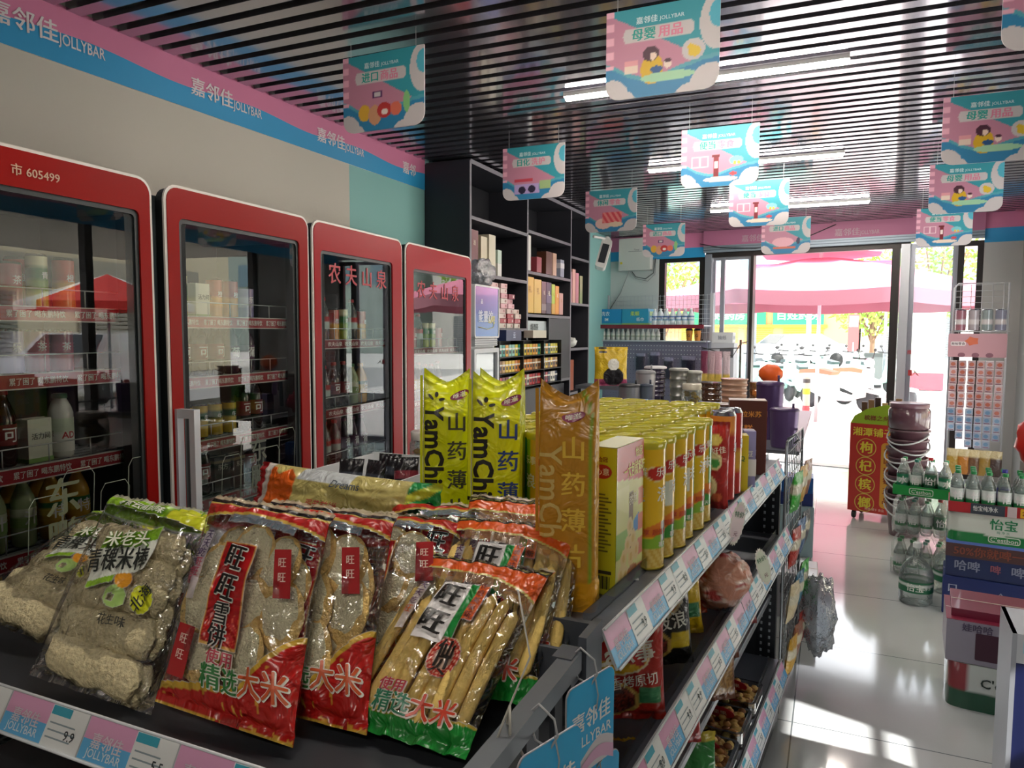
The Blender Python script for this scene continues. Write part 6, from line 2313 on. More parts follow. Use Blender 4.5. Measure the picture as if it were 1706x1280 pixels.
for k, (kd, lb) in enumerate((('white', 'clear water bottle with a white cap, leftmost in the green tray'), ('teal', 'water bottle with a teal cap, second in the green tray'), ('dark', 'taller water bottle with a red cap, third in the green tray'), ('white', 'clear water bottle with a pale cap, last in the green tray'))):
    waterb(kd, onp(.042 + k * .075, .06, .512), lb, 'water bottles standing in the green tray')
for k in range(4):
    waterb('green', onp(.042 + k * .075, .125, .512), f'water bottle in the back row of the green tray, {ORD[k]} from the left', 'water bottles standing in the green tray')
# big bottle in front
t = make_bottle('large_water_bottle', 'large squat water bottle with a green label, alone on the floor before the pile', 'bottle', .34, .085, 'ffffff', 'dfe6e4', ('1f6a48', '1f6a48', 'cfd9d4', '1f6a48'), None, clearb=True, shoulder=.50, neck=.24, wz=(.22, .40), seg=30)
t.location = (.46, 4.52, 0); t.rotation_euler = (0, 0, .2)
m = MB(); m.text('怡宝', .045, lambda x, y: (.0868 * sin(x / .0868 - .35), -.0868 * cos(x / .0868 - .35), .105 + y), M('e6ece6', .4), .02)
m.text('纯净水', .022, lambda x, y: (.0868 * sin(x / .0868 + .3), -.0868 * cos(x / .0868 + .3), .105 + y), M('e6ece6', .4), .01)
m.build('lettering', t)
t = dup(t, 'large water bottle half hidden between the pile and the dark cartons', (.655, 4.78, 0), 1.2)

# dark carton stack with bottles on top
def big_carton(label, x, y, z, w, d, h, rz, col, words, name='carton', bands=(), top=None):
    o = make_carton(name, label, 'carton', w, d, h, col, words, bands=bands, top=top)
    v = Matrix.Rotation(rz, 3, 'Z') @ Vector((w / 2, d / 2, 0))
    o.location = (x + v.x, y + v.y, z)
    o.rotation_euler = (0, 0, rz)
    return o
rz = R(-7)
BXx, BXy = .585, 4.42
big_carton('dark blue carton with pale mountain shaped letters, lower one of the beer cartons', BXx - .01, BXy, .0, .46, .30, .205, rz, '1c2c6a', [('口', .05, -.40, .70, 'a9b0c8'), ('NEW', .07, -.12, .42, 'a9b0c8')])
o = bpy.data.objects['carton']
m = MB(); m.tube([(-.12, -.154, .05), (-.06, -.154, .12), (-.02, -.154, .085), (.03, -.154, .15), (.10, -.154, .06), (.13, -.154, .075), (.17, -.154, .04)], .004, M('a9b0c8', .5), 5); m.build('mountain_print', o)
big_carton('dark blue and brown carton printed with a percentage, upper one of the beer cartons', BXx, BXy + .01, .208, .45, .29, .19, rz, '222f5c', [('50%你就啤一刻', .055, -.02, .74, '8a4a38'), ('哈啤', .06, -.28, .32, '8a90a8'), ('啤', .05, .0, .32, '9a5a68'), ('啤哈', .06, .28, .32, '8a90a8')], bands=[(.55, .93, '4f3538'), (.93, 1.0, '5a78c4')], top='5f7ecb')
m = MB()
SKN = printed('wrapped_print', .15, coat=.5)
def skin(w, d, h, cf, nx=50, nz=14):
    def f(u, v):
        a = 2 * PI * u
        n_ = 8
        cx, cy_ = cos(a), sin(a)
        q = (abs(cx) ** n_ + abs(cy_) ** n_) ** (-1 / n_)
        w_ = 1 + .012 * sin(u * 70) * (1 - abs(2 * v - 1) ** 4)
        return (cx * q * w / 2 * w_, cy_ * q * d / 2 * w_, h * v)
    return f
f = skin(.44, .28, .155, None)
t = thing('water_pack', 'white and green printed water pack lying on the beer cartons', 'water pack', (BXx + .235, BXy + .125, .399), rz)
m.grid(f, 96, 16, SKN, lambda u, v: C4('1f7f42') if v < .33 + .04 * sin(u * 40) else C4('d5dbd2'), closed=True)
m.add([f(i / 96, 1) for i in range(96)], [tuple(range(96))], M('d5dbd2', .3))
m.text('怡宝', .062, face_front(.03, -.1425, .108), M('1f7f52', .4), .02)
m.text('纯 净 水', .016, face_front(.03, -.1425, .068), M('4f8f72', .4), .01)
m.prism(rrect(-.035, .105, .012, .048, .012), -.1425, -.141, M('d5dbd2', .4), 'y')
m.prism(rrect(-.031, .101, .016, .044, .010), -.1432, -.142, M('1f7f42', .4), 'y')
m.text("C'estbon", .030, face_front(.035, -.1445, .030), M('d5dbd2', .4), .012, width=.12)
m.build('wrapped_pack', t)
t = thing('bottle_tray', 'red and black printed tray under the row of green capped bottles', 'tray', (BXx - .0, BXy, .556), rz)
m = MB()
m.frame([(0, 0), (.50, 0), (.50, .24), (0, .24)], [(.004, .004), (.496, .004), (.496, .236), (.004, .236)], 0, .055, M('b3262e', .4), 'z')
m.box(0, .50, 0, .24, 0, .003, M('b3262e', .4))
m.box(.10, .25, -.0015, 0, .0, .055, M('3a4450', .4))
m.text('怡宝纯净水', .030, face_front(.165, -.003, .030), M('e3e6e6', .4), .02, width=.11)
m.box(.26, .30, -.0015, 0, .0, .055, M('c9b9bc', .4))
m.prism(rrect(.315, .405, .004, .050, .004), -.003, 0, M('e6b52a', .4), 'y')
m.text('2元/瓶', .030, face_front(.36, -.0045, .027), M('7a2a1a', .4), .02, width=.075)
m.build('tray', t)
for j in range(3):
    for i in range(7):
        v = Matrix.Rotation(rz, 3, 'Z') @ Vector((.038 + i * .070, .04 + j * .076, 0))
        kd = 'blue' if (i == 3 and j == 1) else 'green'
        waterb(kd, (BXx + v.x, BXy + v.y, .560), f'{"blue" if kd == "blue" else "green"} capped water bottle on the red tray, {ORD[i]} from the left, {["front", "middle", "back"][j]} row', 'green capped water bottles on the red tray')
# nearer pile: soda carton on a water pack
t = thing('water_pack', 'green and white water pack on the floor under the purple grey carton', 'water pack', (.66, 3.42, 0), R(-5))
f = skin(.38, .28, .185, None)
m = MB()
m.grid(f, 96, 16, SKN, lambda u, v: C4('1d4f38') if v < .38 else (C4('8a2a34') if .60 < u < .66 else C4('c2c9c6')), closed=True)
m.add([f(i / 96, 1) for i in range(96)], [tuple(range(96))], M('c2c9c6', .3))
m.text("C'estbon", .05, face_front(.02, -.143, .12), M('1f2f2c', .4), .015, width=.19)
m.text('怡宝', .03, face_front(.05, -.143, .04), M('7a9a8a', .4), .01)
m.build('wrapped_pack', t)
big_carton('purple grey soda water carton with a dark red label, on the nearer water pack', .45, 3.30, .188, .42, .30, .17, R(-5), '8d8896', [('娃哈哈', .035, -.25, .86, '4a3f58'), ('SODA', .038, .18, .58, 'b9b0bc'), ('WATER', .018, .16, .42, 'b9b0bc'), ('苏打水', .034, .18, .27, 'b9b0bc')], top='8a2440')
o = [x for x in bpy.data.objects if x.get('label', '').startswith('purple grey soda')][0]
m = MB(); m.prism(rrect(-.11, .195, .02, .128, .006), -.1515, -.150, M('3f1f30', .4), 'y'); m.build('dark_label', o)
big_carton('thin crimson printed carton lying on the soda water carton', .47, 3.34, .3595, .38, .26, .032, R(-6), '7a1f3a', [('WOW', .02, .1, .5, 'd9b0bc')])
# tall navy carton at the right corner
t = thing('poster_carton', 'tall navy and white carton at the lower right corner of the picture', 'carton', (.482, 2.36, 0), R(-3))
m = MB()
m.box(0, .45, 0, .22, 0, .665, M('1b2454', .35, coat=.2))
m.box(-.001, .451, -.002, .221, .585, .668, M('b9bdc3', .4))
m.box(-.002, .010, -.003, .222, 0, .668, M('9a9ea6', .4))
m.box(.025, .065, -.003, 0, .615, .65, M('8fb9cf', .4))
m.text('伊利', .03, face_front(.10, -.004, .55), M('a9b0d0', .4), .02)
m.text('纯牛奶', .030, face_front(.12, -.004, .49), M('8a2f3a', .4), .02)
m.text('NATURE', .022, face_front(.10, -.004, .38), M('6a74b0', .4), .01)
m.prism([(.08, .02), (.14, .02), (.13, .25), (.10, .32), (.085, .2)], -.003, 0, M('b9b9be', .4), 'y')
m.box(.08, .12, -.0045, 0, .625, .64, M('8a9096', .4)); m.box(.085, .115, -.0045, 0, .595, .62, M('b9bfc4', .4))
m.build('box', t)
m = MB()
m.ball((0, 0, .14), .09, .07, .14, M('c4241c', .4, coat=.3), 18, 12, .25)
solo(m, 'red_package', 'bright red rounded package cut by the right picture edge, above the bottles', 'package', (.985, 4.55, .80))
m = MB(); m.box(-.1, .14, -.14, .14, 0, .80, M('6a625a', .6)); solo(m, 'carton', 'brown grey carton tower beside the bottle tray, under the red package', 'carton', (1.06, 4.62, 0))

# rack with strips of small packs by the front corner
rz = R(-8)
t = thing('strip_rack', 'white wire rack with pink header and hanging strips of packs, right of the doorway', 'rack', (1.02, 7.98, 0), rz)
m = MB()
WR = M('c9cacc', .35, .5)
m.tube([(0, .04, 0), (0, .04, 1.93), (.03, .04, 1.97), (.43, .04, 1.97), (.43, .04, 0)], .008, WR, 8)
for k in range(5): m.tube([(.05 + k * .085, .04, 1.3), (.05 + k * .085, .04, 1.97)], .003, WR, 5)
for k in range(12): m.tube([(0, .04, 1.35 + k * .055), (.43, .04, 1.35 + k * .055)], .0025, WR, 5)
m.tube([(-.02, -.05, 1.52), (.45, -.05, 1.52)], .004, WR, 6)
m.box(-.02, .45, -.08, .12, 0, .03, WR)
m.build('frame', t)
m = MB()
m.prism(rrect(-.03, .43, 1.28, 1.50, .012), -.062, -.056, M('c4959d', .45), 'y')
m.prism([(.16 + .06 * cos(a) * (1 if k % 2 else .72), 1.43 + .045 * sin(a) * (1 if k % 2 else .72)) for k, a in enumerate([2 * PI * i / 10 for i in range(10)])], -.064, -.062, M('cf6a4a', .45), 'y')
m.prism(rrect(-.01, .11, 1.385, 1.425, .012), -.064, -.062, M('e8e0e0', .45), 'y')
m.text('美味零食', .028, face_front(.05, -.065, 1.405), M('5a3a44', .5), .02)
for cx_ in (.08, .19, .30): m.prism([(cx_ + .03 * cos(a), 1.30 + .022 * sin(a)) for a in [2 * PI * i / 16 for i in range(16)]], -.064, -.062, M('8a5a68', .45), 'y')
m.build('header', t)
q = random.Random(6)
for k in range(4):
    c = ['9a6470', 'a9a0a4', '8f9a9a', '8a8a9c'][k]
    o = make_can('roll_pack', f'{["rose", "pale grey", "grey green", "lilac"][k]} roll pack, {ORD[k]} on the rack above the pink header', 'roll', .20, .045, (c, 'd0c9c9', c, c), None, group='roll packs above the pink header')
    v = Matrix.Rotation(rz, 3, 'Z') @ Vector((.06 + k * .105, -.005, 0))
    o.location = (1.02 + v.x, 7.98 + v.y, 1.526)
PK_ = {}
for i in range(6):
    L = (9, 10, 11, 11, 11, 10)[i]
    t2 = thing('pack_strip', f'strip of small pinkish packs, {ORD[i]} from the left under the pink header', 'snack strip', (0, 0, 0), 0, 'strips of small packs on the wire rack')
    v = Matrix.Rotation(rz, 3, 'Z') @ Vector((.02 + i * .072, -.075 - .008 * (i % 2), 0))
    t2.location = (1.02 + v.x, 7.98 + v.y, 0)
    t2.rotation_euler = (0, 0, rz)
    for j in range(L):
        z = 1.21 - j * .074
        key = (j < 6 + (i % 2), j % 2)
        if key not in PK_:
            m = MB()
            cc = 'b89c9e' if key[0] else '98a2b4'
            m.prism(rrect(-.031, .031, -.034, .034, .006), -.006, .006, M(cc, .35), 'y')
            m.box(-.032, .032, -.002, .002, .034, .040, M('dcd6d6', .4))
            m.prism([(.020 * cos(a), .004 + .018 * sin(a)) for a in [2 * PI * q_ / 12 for q_ in range(12)]], -.0075, -.006, M('b0604c' if key[0] else '6288a8', .4), 'y')
            m.box(-.022, .022, -.0072, -.006, -.028, -.020, M('7a4a58', .4))
            PK_[key] = m
        mm = PK_[key]
        o = MB(); o.v, o.f, o.mi, o.sm, o.mats = mm.v, mm.f, mm.mi, mm.sm, mm.mats
        if isinstance(mm, MB) and not hasattr(mm, 'me'):
            ob = o.build('small_pack', t2); mm.me = ob.data
        else:
            ob = bpy.data.objects.new('small_pack', mm.me); COL.objects.link(ob); ob.parent = t2
        ob.location = (rnd.uniform(-.003, .003), rnd.uniform(-.006, .002), z)
        ob.rotation_euler = (R(rnd.uniform(-9, 9)), R(rnd.uniform(-3, 3)), R(rnd.uniform(-16, 16)))
for k in range(5):
    v = Matrix.Rotation(rz, 3, 'Z') @ Vector((.05 + k * .085, -.10, 0))
    flat_pack('snack_pack', f'{["golden", "amber", "brown", "golden brown", "dark"][k]} snack bag, {ORD[k]} at the foot of the wire rack', 'snack bag', .10, .24, .04, lambda u, v_, k=k: C4(['a98a3a', 'b5762a', '6a4a2f', '9a7a34', '4a3a34'][k]) if v_ < .7 else C4('c9b98a'), TM((1.02 + v.x, 7.98 + v.y, .18), rz), nx=10, ny=12, seed=k, group='snack bags at the foot of the wire rack')
# things between the buckets and the wall
carton('tan carton half hidden behind the left water pile', .25, .2, .40, '9a7a68', [], (.82, 5.55, 0), R(-10), name='carton', cat='carton')

# left side of the aisle beyond the unit
carton('white and grey carton with a black printed frame, on the aisle floor', .20, .26, .24, 'd9dcdb', [], (-.14, 4.12, 0), R(2), name='carton', cat='carton')
o = [x for x in bpy.data.objects if x.get('label', '').startswith('white and grey carton with')][0]
m = MB(); m.box(-.1005, .1005, -.1312, -.130, .0, .225, M('8f8d90', .5)); m.frame(rrect(-.085, .075, .13, .18, .003), rrect(-.08, .07, .135, .175, .002), -.1325, -.131, M('2f2f33', .5), 'y'); m.text('易碎物品轻放', .03, face_front(-.005, -.133, .155), M('2f2f33', .5), .01, width=.13); m.build('front_print', o)
carton('pale cyan carton behind the white and grey one, under the blue box', .22, .22, .34, 'b9d6de', [], (-.20, 5.25, 0), R(2), name='carton', cat='carton')
carton('blue box standing on the pale cyan carton in the aisle', .20, .18, .19, '1c6ac0', [('纸', .06, 0, .6, 'd9e6f2')], (-.20, 5.25, .342), R(2), name='carton', cat='carton', bands=[(0, .45, '2a3f8a')])
# ------------------------------------------------------------------ outside
GRD = M('dcdad4', .85, var=.06, bs=1.2)
m = MB()
m.add([(-45, fy(-45, .14) if False else 8.0, -.021), (X1 + .05, 8.0, -.021), (X1 + .05, 70, -.021), (-45, 70, -.021)], [(0, 1, 2, 3)], GRD)
m.add([(X1 + .05, -25, -.021), (45, -25, -.021), (45, 70, -.021), (X1 + .05, 70, -.021)], [(0, 1, 2, 3)], GRD)
m.add([(-45, 70, -.02), (45, 70, -.02), (45, -25, -.02)], [], GRD)
struct(m, 'outside_ground')
m = MB(TF); m.box(1.37, 3.9, -.02, .16, -.06, .008, M('8f9192', .3, .4)); struct(m, 'trim_5')
m = MB(TF)
m.box(-3, 4.6, .14, .9, 2.90, 3.0, M('a9a7a2', .8)); struct(m, 'roof')

m = MB(); m.box(X1 + .14, X1 + 3.1, 2.6, 8.4, 2.52, 2.60, M('9a958c', .8)); struct(m, 'added_sun_awning')  # unseen awning, added to block the sun at the side entrance
# big pink umbrella
t = thing('market_umbrella', 'very large pink square umbrella outside the doorway', 'umbrella', (-.25, 13.2, 0))
UMB = bpy.data.materials.new('umbrella_cloth')
UMB.use_nodes = True
nt = UMB.node_tree
bb = nt.nodes['Principled BSDF']; bb.inputs['Base Color'].default_value = (*lin('c9758c'), 1); bb.inputs['Roughness'].default_value = .8
tl = nt.nodes.new('ShaderNodeBsdfTranslucent'); tl.inputs[0].default_value = (*lin('d0829a'), 1)
ms = nt.nodes.new('ShaderNodeMixShader'); ms.inputs[0].default_value = .08
nt.links.new(bb.outputs[0], ms.inputs[1]); nt.links.new(tl.outputs[0], ms.inputs[2]); nt.links.new(ms.outputs[0], nt.nodes['Material Output'].inputs[0])
m = MB()
R_ = 2.75
N_ = 8
def corner(k, rr_, z, sag=0):
    a = 2 * PI * (k + .5) / N_
    return (rr_ * cos(a), rr_ * sin(a), z)
n = 8
def cano(u, v):
    k = u * N_
    i = int(k) % N_
    fpart = k - int(k)
    p0, p1 = Vector(corner(i, 1, 0)), Vector(corner(i + 1, 1, 0))
    d = p0.lerp(p1, fpart)
    r_ = .35 + (R_ - .35) * v
    z = 2.72 - .60 * v ** 1.15 - .05 * sin(PI * fpart) * v
    return (d.x * r_, d.y * r_, z)
m.grid(cano, 64, 10, UMB, closed=True, smooth=True)
def val(u, v):
    p = cano(u, 1)
    return (p[0], p[1], p[2] - .20 * v)
m.grid(val, 64, 2, M('96606e', .85), closed=True)
def cap_(u, v):
    p = cano(u, 0)
    q_ = (.95 * v + .02) / .35
    return (p[0] * q_, p[1] * q_, 2.98 - .20 * v)
m.grid(cap_, 64, 3, UMB, closed=True)
m.build('canopy', t)
m = MB(); m.tube([(0, 0, 0), (0, 0, 2.95)], .03, M('d9dadb', .3, .5), 10); m.build('pole', t)
m = MB()
for k in range(8):
    a = corner(k, R_ * .98, 2.10); b_ = corner(k, .04, 2.6)
    m.tube([b_, a], .012, M('c9cacc', .4, .5), 5)
m.build('ribs', t)
m = MB()
m.box(-1.6, 1.6, 0, 1.4, 0, .04, M('c05070', .7)); m.box(-.05, .0, 0, .1, -.3, 0, STEEL)
for x in (-1.55, 1.55): m.box(x - .03, x + .03, 1.3, 1.4, -2.75, 0, STEEL)
solo(m, 'pink_awning', 'small pink gabled awning roof behind the top of the umbrella', 'awning', (-.4, 19.0, 3.15))

# shops across the street
def facade(label, x0, x1, y, h, col, shutters, sign=None, name='shop_building'):
    t = thing(name, label, 'building', (x0, y, 0))
    W = x1 - x0
    m = MB(); m.box(0, W, 0, 6, 0, h, M('dcd8cf' if name == 'shop_building' else col, .8)); m.build('wall', t)
    if name == 'shop_building':
        m = MB(); m.box(0, W, -.04, 0, 0, 3.2, M(col, .8)); m.build('shop_front', t)
    for k, (a, b, z1, c) in enumerate(shutters):
        m = MB()
        z = .1
        while z < z1:
            m.box(a, b, -.10, -.04, z, z + .10, M(c, .6)); z += .13
        m.build('shutter', t)
    if sign:
        for (a, b, z0, z1, c, words, wc) in sign:
            m = MB(); m.box(a, b, -.25, .0, z0, z1, M(c, .5))
            if words: m.text(words, (z1 - z0) * .55, face_front((a + b) / 2, -.27, (z0 + z1) / 2), M(wc, .5), .02)
            m.build('sign_board', t)
    z = h * .55
    for fl in range(int((h - 4) / 3)):
        for k in range(int(W / 2.6)):
            m = MB(); m.box(.8 + k * 2.6, 2.2 + k * 2.6, -.05, .02, 4.6 + fl * 3, 6.1 + fl * 3, M('6f8a94', .2)); m.build('window', t)
    return t
facade('orange and cream shop building with green signs, left part across the street', -14, 1.2, 46, 11, 'c98d62',
       [(1, 4, 1.75, 'c9b83a'), (5.2, 8.6, 1.75, 'c9b83a'), (9.0, 10.6, 1.75, 'cfae3a'), (11.2, 13.4, 1.75, 'c9b83a'), ],
       [(.8, 5, 1.98, 3.1, '128a52', '便民药房', 'e9f2ea'), (5.4, 10.2, 1.98, 3.1, '128a52', '百姓药房', 'e9f2ea'), (10.6, 13.4, 1.98, 3.1, '149058', '百姓药房', 'e9f2ea'), (0.5, 13.6, 1.80, 1.98, 'd0b41f', None, None)])
facade('pale shop building with dark openings, behind the tree', 1.4, 16, 47, 10, 'd6d3ca',
       [(1, 4.5, 2.5, '6f7476'), (6, 9, 2.5, 'c9cfc4'), (10, 13, 2.5, '7a7f80')], [(.2, 6, 2.8, 4.0, 'e8e8e4', '文具店', 'b9403a'), (6.4, 13, 2.8, 3.8, 'e3e0d8', '小吃', 'c2504a')])
facade('tall grey green apartment block far to the right across the street', 17, 34, 44, 26, '9aa89f', [], None, 'apartment_building')
facade('tall pale apartment block far to the left across the street', -34, -15, 44, 24, 'cfc6b6', [(1, 5, 2.4, 'c9a94a')], [(.5, 8, 2.6, 3.8, '1fa866', '超市', 'e9f2ea')], 'apartment_building')

def tree(label, x, y, h, r, seed, n=900, name='street_tree', z0=.42):
    t = thing(name, label, 'tree', (x, y, 0))
    m = MB()
    q = random.Random(seed)
    m.tube([(0, 0, 0), (.04, .02, h * .25), (-.03, 0, h * .5)], .09, M('7a5f4a', .9), 8)
    for k in range(9):
        a = k * 2.4
        m.tube([(0, 0, h * (.22 + .02 * k)), (.3 * r * cos(a), .3 * r * sin(a), h * .5), (.7 * r * cos(a), .7 * r * sin(a), h * .75)], .035, M('7a5f4a', .9), 5)
    m.build('trunk', t)
    m = MB()
    g1, g2 = M('7fa03a', .7), M('9ab84f', .7)
    v1, f1 = [], []
    for k in range(n):
        while True:
            p = Vector((q.uniform(-1, 1), q.uniform(-1, 1), q.uniform(-1, 1)))
            if p.length < 1: break
        c = Vector((p.x * r, p.y * r, h * (z0 + .5 * (1 - z0)) + p.z * h * (1 - z0) * .5))
        d1 = Vector((q.uniform(-1, 1), q.uniform(-1, 1), q.uniform(-1, 1))).normalized() * .13
        d2 = Vector((q.uniform(-1, 1), q.uniform(-1, 1), q.uniform(-1, 1))).normalized() * .07
        b_ = len(v1)
        v1 += [tuple(c - d1), tuple(c + d2), tuple(c + d1), tuple(c - d2)]
        f1.append((b_, b_ + 1, b_ + 2, b_ + 3))
    h_ = len(f1) // 2
    m.add(v1, f1[:h_], g1); m.add(v1, f1[h_:], g2)
    m.build('foliage', t)
tree('slender light green tree in the middle of the doorway view', 1.25, 30, 4.6, 1.7, 3, 1400, z0=.30)
tree('light green tree close to the right door post', 3.6, 33, 6.2, 1.5, 5, 1200, z0=.28)
tree('light green tree farther right, seen through the right door leaf', 5.6, 27, 6.0, 1.8, 8, 1100)
tree('small light green tree seen through the left window', -6.5, 30, 5.0, 1.8, 9, 1100)
m = MB(); m.tube([(0, 0, 0), (0, 0, 4.6)], .09, M('e3e3e0', .5), 12); m.cbox(0, 0, 0, .4, .4, .25, M('c9c9c6', .6))
solo(m, 'lamp_post', 'white lamp post standing left of the slender tree', 'post', (-.95, 31, 0))
m = MB(); m.lathe([(.06, 0), (.06, .75)], M('c9c2b0', .6), seg=14); m.lathe([(.062, .12), (.062, .25)], M('c2565a', .5), seg=14); m.lathe([(.062, .45), (.062, .55)], M('d9c23a', .5), seg=14); m.lathe([(.062, .65), (.062, .72)], M('4a4a48', .5), seg=14)
solo(m, 'bollard', 'thin striped bollard on the bright pavement', 'bollard', (-.42, 13.6, -.02))
t = thing('notice_cabinet', 'beige upright notice cabinet with a red base near the right door post', 'cabinet', (1.55, 22, 0), R(-6))
m = MB(); m.prism(rrect(0, 1.1, .2, 2.2, .02), 0, .5, M('b9b3a0', .6), 'y'); m.prism(rrect(.12, .98, .75, 2.1, .01), -.02, 0, M('d9d2ba', .6), 'y'); m.box(-.04, 1.14, -.05, .55, 2.18, 2.26, M('c9c4b2', .6)); m.build('cabinet_body', t)
m = MB(); m.box(0, 1.1, -.02, .5, .0, .45, M('b9404f', .6)); m.build('base', t)
t = thing('litter_bin', 'grey litter bin left of the beige notice cabinet', 'bin', (1.02, 22.5, 0))
m = MB(); m.prism(rrect(-.24, .24, .15, .85, .04), -.2, .2, M('6a7270', .6), 'y'); m.box(-.2, .2, -.15, .15, 0, .15, DARK); m.build('bin_body', t)
m = MB(); m.prism(rrect(-.26, .26, .85, .95, .03), -.22, .22, M('4a504e', .6), 'y'); m.build('lid', t)
t = thing('street_notice', 'narrow red and white street notice behind the litter bin', 'sign', (.55, 26, 0))
m = MB(); m.tube([(0, 0, 0), (0, 0, 1.2)], .04, STEEL, 8); m.build('pole', t)
m = MB(); m.box(-.16, .16, -.03, .03, .9, 2.1, M('b9504f', .6)); m.box(-.13, .13, -.034, .03, 1.7, 2.05, M('e3e0da', .6)); m.build('board', t)
# ladder-like red and white post
m = MB()
m.box(-.14, -.08, 0, .06, 0, 3.8, M('c97a6a', .6)); m.box(.08, .14, 0, .06, 0, 3.8, M('c97a6a', .6))
for k in range(10): m.box(-.08, .08, .01, .05, .3 + k * .36, .5 + k * .36, M('e3dcd8', .6))
solo(m, 'striped_post', 'tall pink and white striped post before the shop with yellow shutters', 'post', (-4.2, 42, 0))

# parked car
def car(label, loc, rz, col='e2e3e4'):
    t = thing('parked_car', label, 'car', loc, rz)
    WHT = M(col, .25, coat=.6)
    prof = [(-2.25, .35), (-2.28, .75), (-2.1, .95), (-1.35, 1.02), (-.85, 1.42), (.75, 1.46), (1.55, 1.05), (2.1, .98), (2.25, .7), (2.25, .35)]
    m = MB()
    n = len(prof)
    L = []
    for (yy, k) in ((-.86, .0), (-.80, 1.0), (.80, 1.0), (.86, .0)):
        L.append([(x * (1 if k else .99), yy * (1 - .14 * max(0, z - .95) / .5), z if k else z * .98 + .02) for x, z in prof])
    v = [p for r_ in L for p in r_]
    fs = []
    for a in range(3):
        for i in range(n):
            j = (i + 1) % n
            fs.append((a * n + i, a * n + j, (a + 1) * n + j, (a + 1) * n + i))
    fs += [tuple(range(n))[::-1], tuple(range(3 * n, 4 * n))]
    m.add(v, fs, WHT)
    m.build('car_body', t)
    m = MB()
    for s_ in (-1, 1):
        m.add([(-1.2, s_ * .81, 1.05), (1.35, s_ * .81, 1.05), (.7, s_ * .745, 1.38), (-.8, s_ * .745, 1.36)], [(0, 1, 2, 3) if s_ < 0 else (3, 2, 1, 0)], M('2a3238', .1))
    m.add([(1.50, -.7, 1.09), (1.50, .7, 1.09), (.80, .62, 1.43), (.80, -.62, 1.43)], [(0, 1, 2, 3)], M('2a3238', .1))
    m.add([(-1.36, -.7, 1.04), (-1.36, .7, 1.04), (-.90, .62, 1.40), (-.90, -.62, 1.40)], [(3, 2, 1, 0)], M('2a3238', .1))
    m.build('car_glass', t)
    for x in (-1.4, 1.4):
        for s_ in (-1, 1):
            m = MB(TM((x, s_ * .80, .33), 0, R(90)))
            m.lathe([(.16, -.09), (.32, -.09), (.33, 0), (.32, .09), (.16, .09)], M('1d1d1f', .6), seg=20)
            m.lathe([(.17, -.07), (.02, -.095), (.17, .07)], STEEL, seg=12)
            m.build('wheel', t)
    return t
car('white car parked across the forecourt, seen above the scooters', (-1.55, 34, 0), R(35))
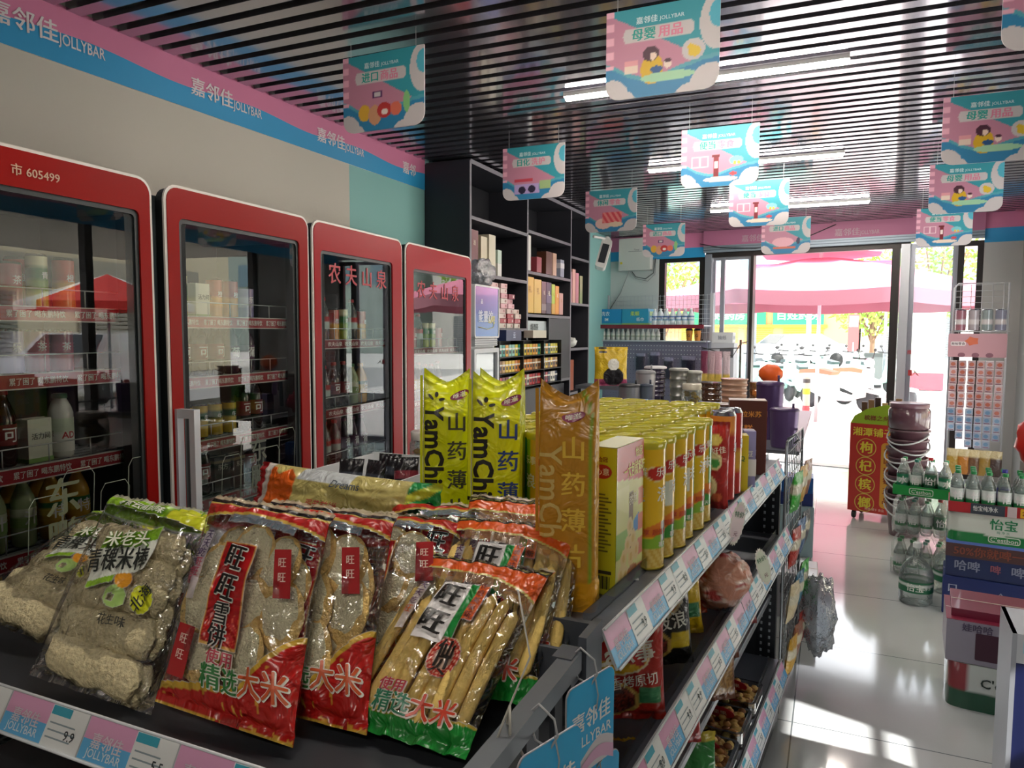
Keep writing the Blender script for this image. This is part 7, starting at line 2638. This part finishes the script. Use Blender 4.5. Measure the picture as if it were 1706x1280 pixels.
def scooter(label, loc, rz, col, group):
    t = thing('scooter', label, 'scooter', loc, rz, group)
    body, blk = M(col, .35, coat=.4), M('2c2e30', .6)
    for x in (-.62, .62):
        m = MB(TM((x, 0, .24), 0, R(90)))
        m.lathe([(.13, -.04), (.21, -.05), (.24, 0), (.21, .05), (.13, .04)], blk, seg=18)
        m.lathe([(.13, -.03), (.03, -.05), (.13, .03)], STEEL, seg=10)
        m.build('wheel', t)
    m = MB()
    m.prism([(-.85, .42), (-.80, .62), (-.45, .72), (-.10, .68), (-.05, .36), (.30, .28), (.45, .40), (.58, .85), (.66, .84), (.60, .30), (.25, .20), (-.2, .20), (-.55, .34)], -.12, .12, body, 'y')
    m.prism([(.42, .50), (.84, .42), (.86, .36), (.44, .42)], -.07, .07, body, 'y')
    m.build('scooter_body', t)
    m = MB(); m.prism([(-.82, .68), (-.80, .76), (-.40, .80), (-.05, .74), (-.10, .68), (-.45, .71)], -.13, .13, M('a8795a' if col == 'e3e4e2' else '4a5254', .6), 'y'); m.build('seat', t)
    m = MB()
    m.tube([(.62, 0, .82), (.56, 0, 1.0)], .03, blk, 8)
    m.tube([(.50, -.32, 1.04), (.56, -.15, 1.02), (.56, .15, 1.02), (.50, .32, 1.04)], .018, blk, 6)
    m.ball((.62, 0, .95), .09, .10, .09, body, 12, 8)
    for s_ in (-1, 1): m.tube([(.56, s_ * .2, 1.02), (.56, s_ * .26, 1.16)], .008, blk, 5); m.ball((.56, s_ * .27, 1.18), .015, .05, .035, blk, 8, 6)
    m.build('handlebar', t)
    return t
s0_ = scooter('large cream scooter facing right, nearest to the door', (.10, 15.4, 0), R(-35), 'e3e4e2', 'scooters parked on the forecourt')
dup(s0_, 'cream scooter just behind the nearest one, partly hidden by the red display', (.75, 16.3, 0), R(-30))
s1_ = scooter('mint green shared scooter, rightmost of the parked row', (-.55, 17.2, 0), R(-72), 'a9d9cc', 'scooters parked on the forecourt')
for k in range(1, 8):
    dup(s1_, f'mint green shared scooter, {ORD[k]} from the right in the parked row', (-.55 - .55 * k, 17.2 + .25 * k, 0), R(-72 + (k * 13) % 9))
for k in range(4):
    dup(s1_, f'mint green scooter in the farther row, {ORD[k]} from the right', (.9 - .8 * k, 20.5 + .2 * k, 0), R(-50 + (k * 17) % 15))

# street on the right side (mirrored in the cooler doors)
t = facade('beige building across the side street, mirrored in the cooler glass', 0, 26, 0, 9, 'efe4c4', [(3, 7, 2.5, 'a9a496'), (9, 13, 2.5, '8a8d80')], [(2, 14, 2.7, 3.6, 'b9b4a2', None, None)], 'side_building')
t.location = (15, 24, 0); t.rotation_euler = (0, 0, R(-90))
t = thing('parasol', 'red and white parasol outside the side entrance, mirrored in the cooler glass', 'umbrella', (7.5, 10.8, 0))
m = MB()
RDC, WHC = M('c9281f', .7), M('e6e2da', .7)
for k in range(8):
    a0, a1 = 2 * PI * k / 8, 2 * PI * (k + 1) / 8
    m.add([(0, 0, 2.55), (1.5 * cos(a0), 1.5 * sin(a0), 2.0), (1.5 * cos(a1), 1.5 * sin(a1), 2.0), (1.5 * cos(a0), 1.5 * sin(a0), 1.85), (1.5 * cos(a1), 1.5 * sin(a1), 1.85)], [(0, 1, 2), (1, 3, 4, 2)], RDC if k % 3 else WHC)
m.build('canopy', t)
m = MB(); m.tube([(0, 0, 0), (0, 0, 2.5)], .025, STEEL, 8); m.build('pole', t)
car('silver white car in the side street, mirrored in the cooler glass', (9.5, 12.5, 0), R(75))
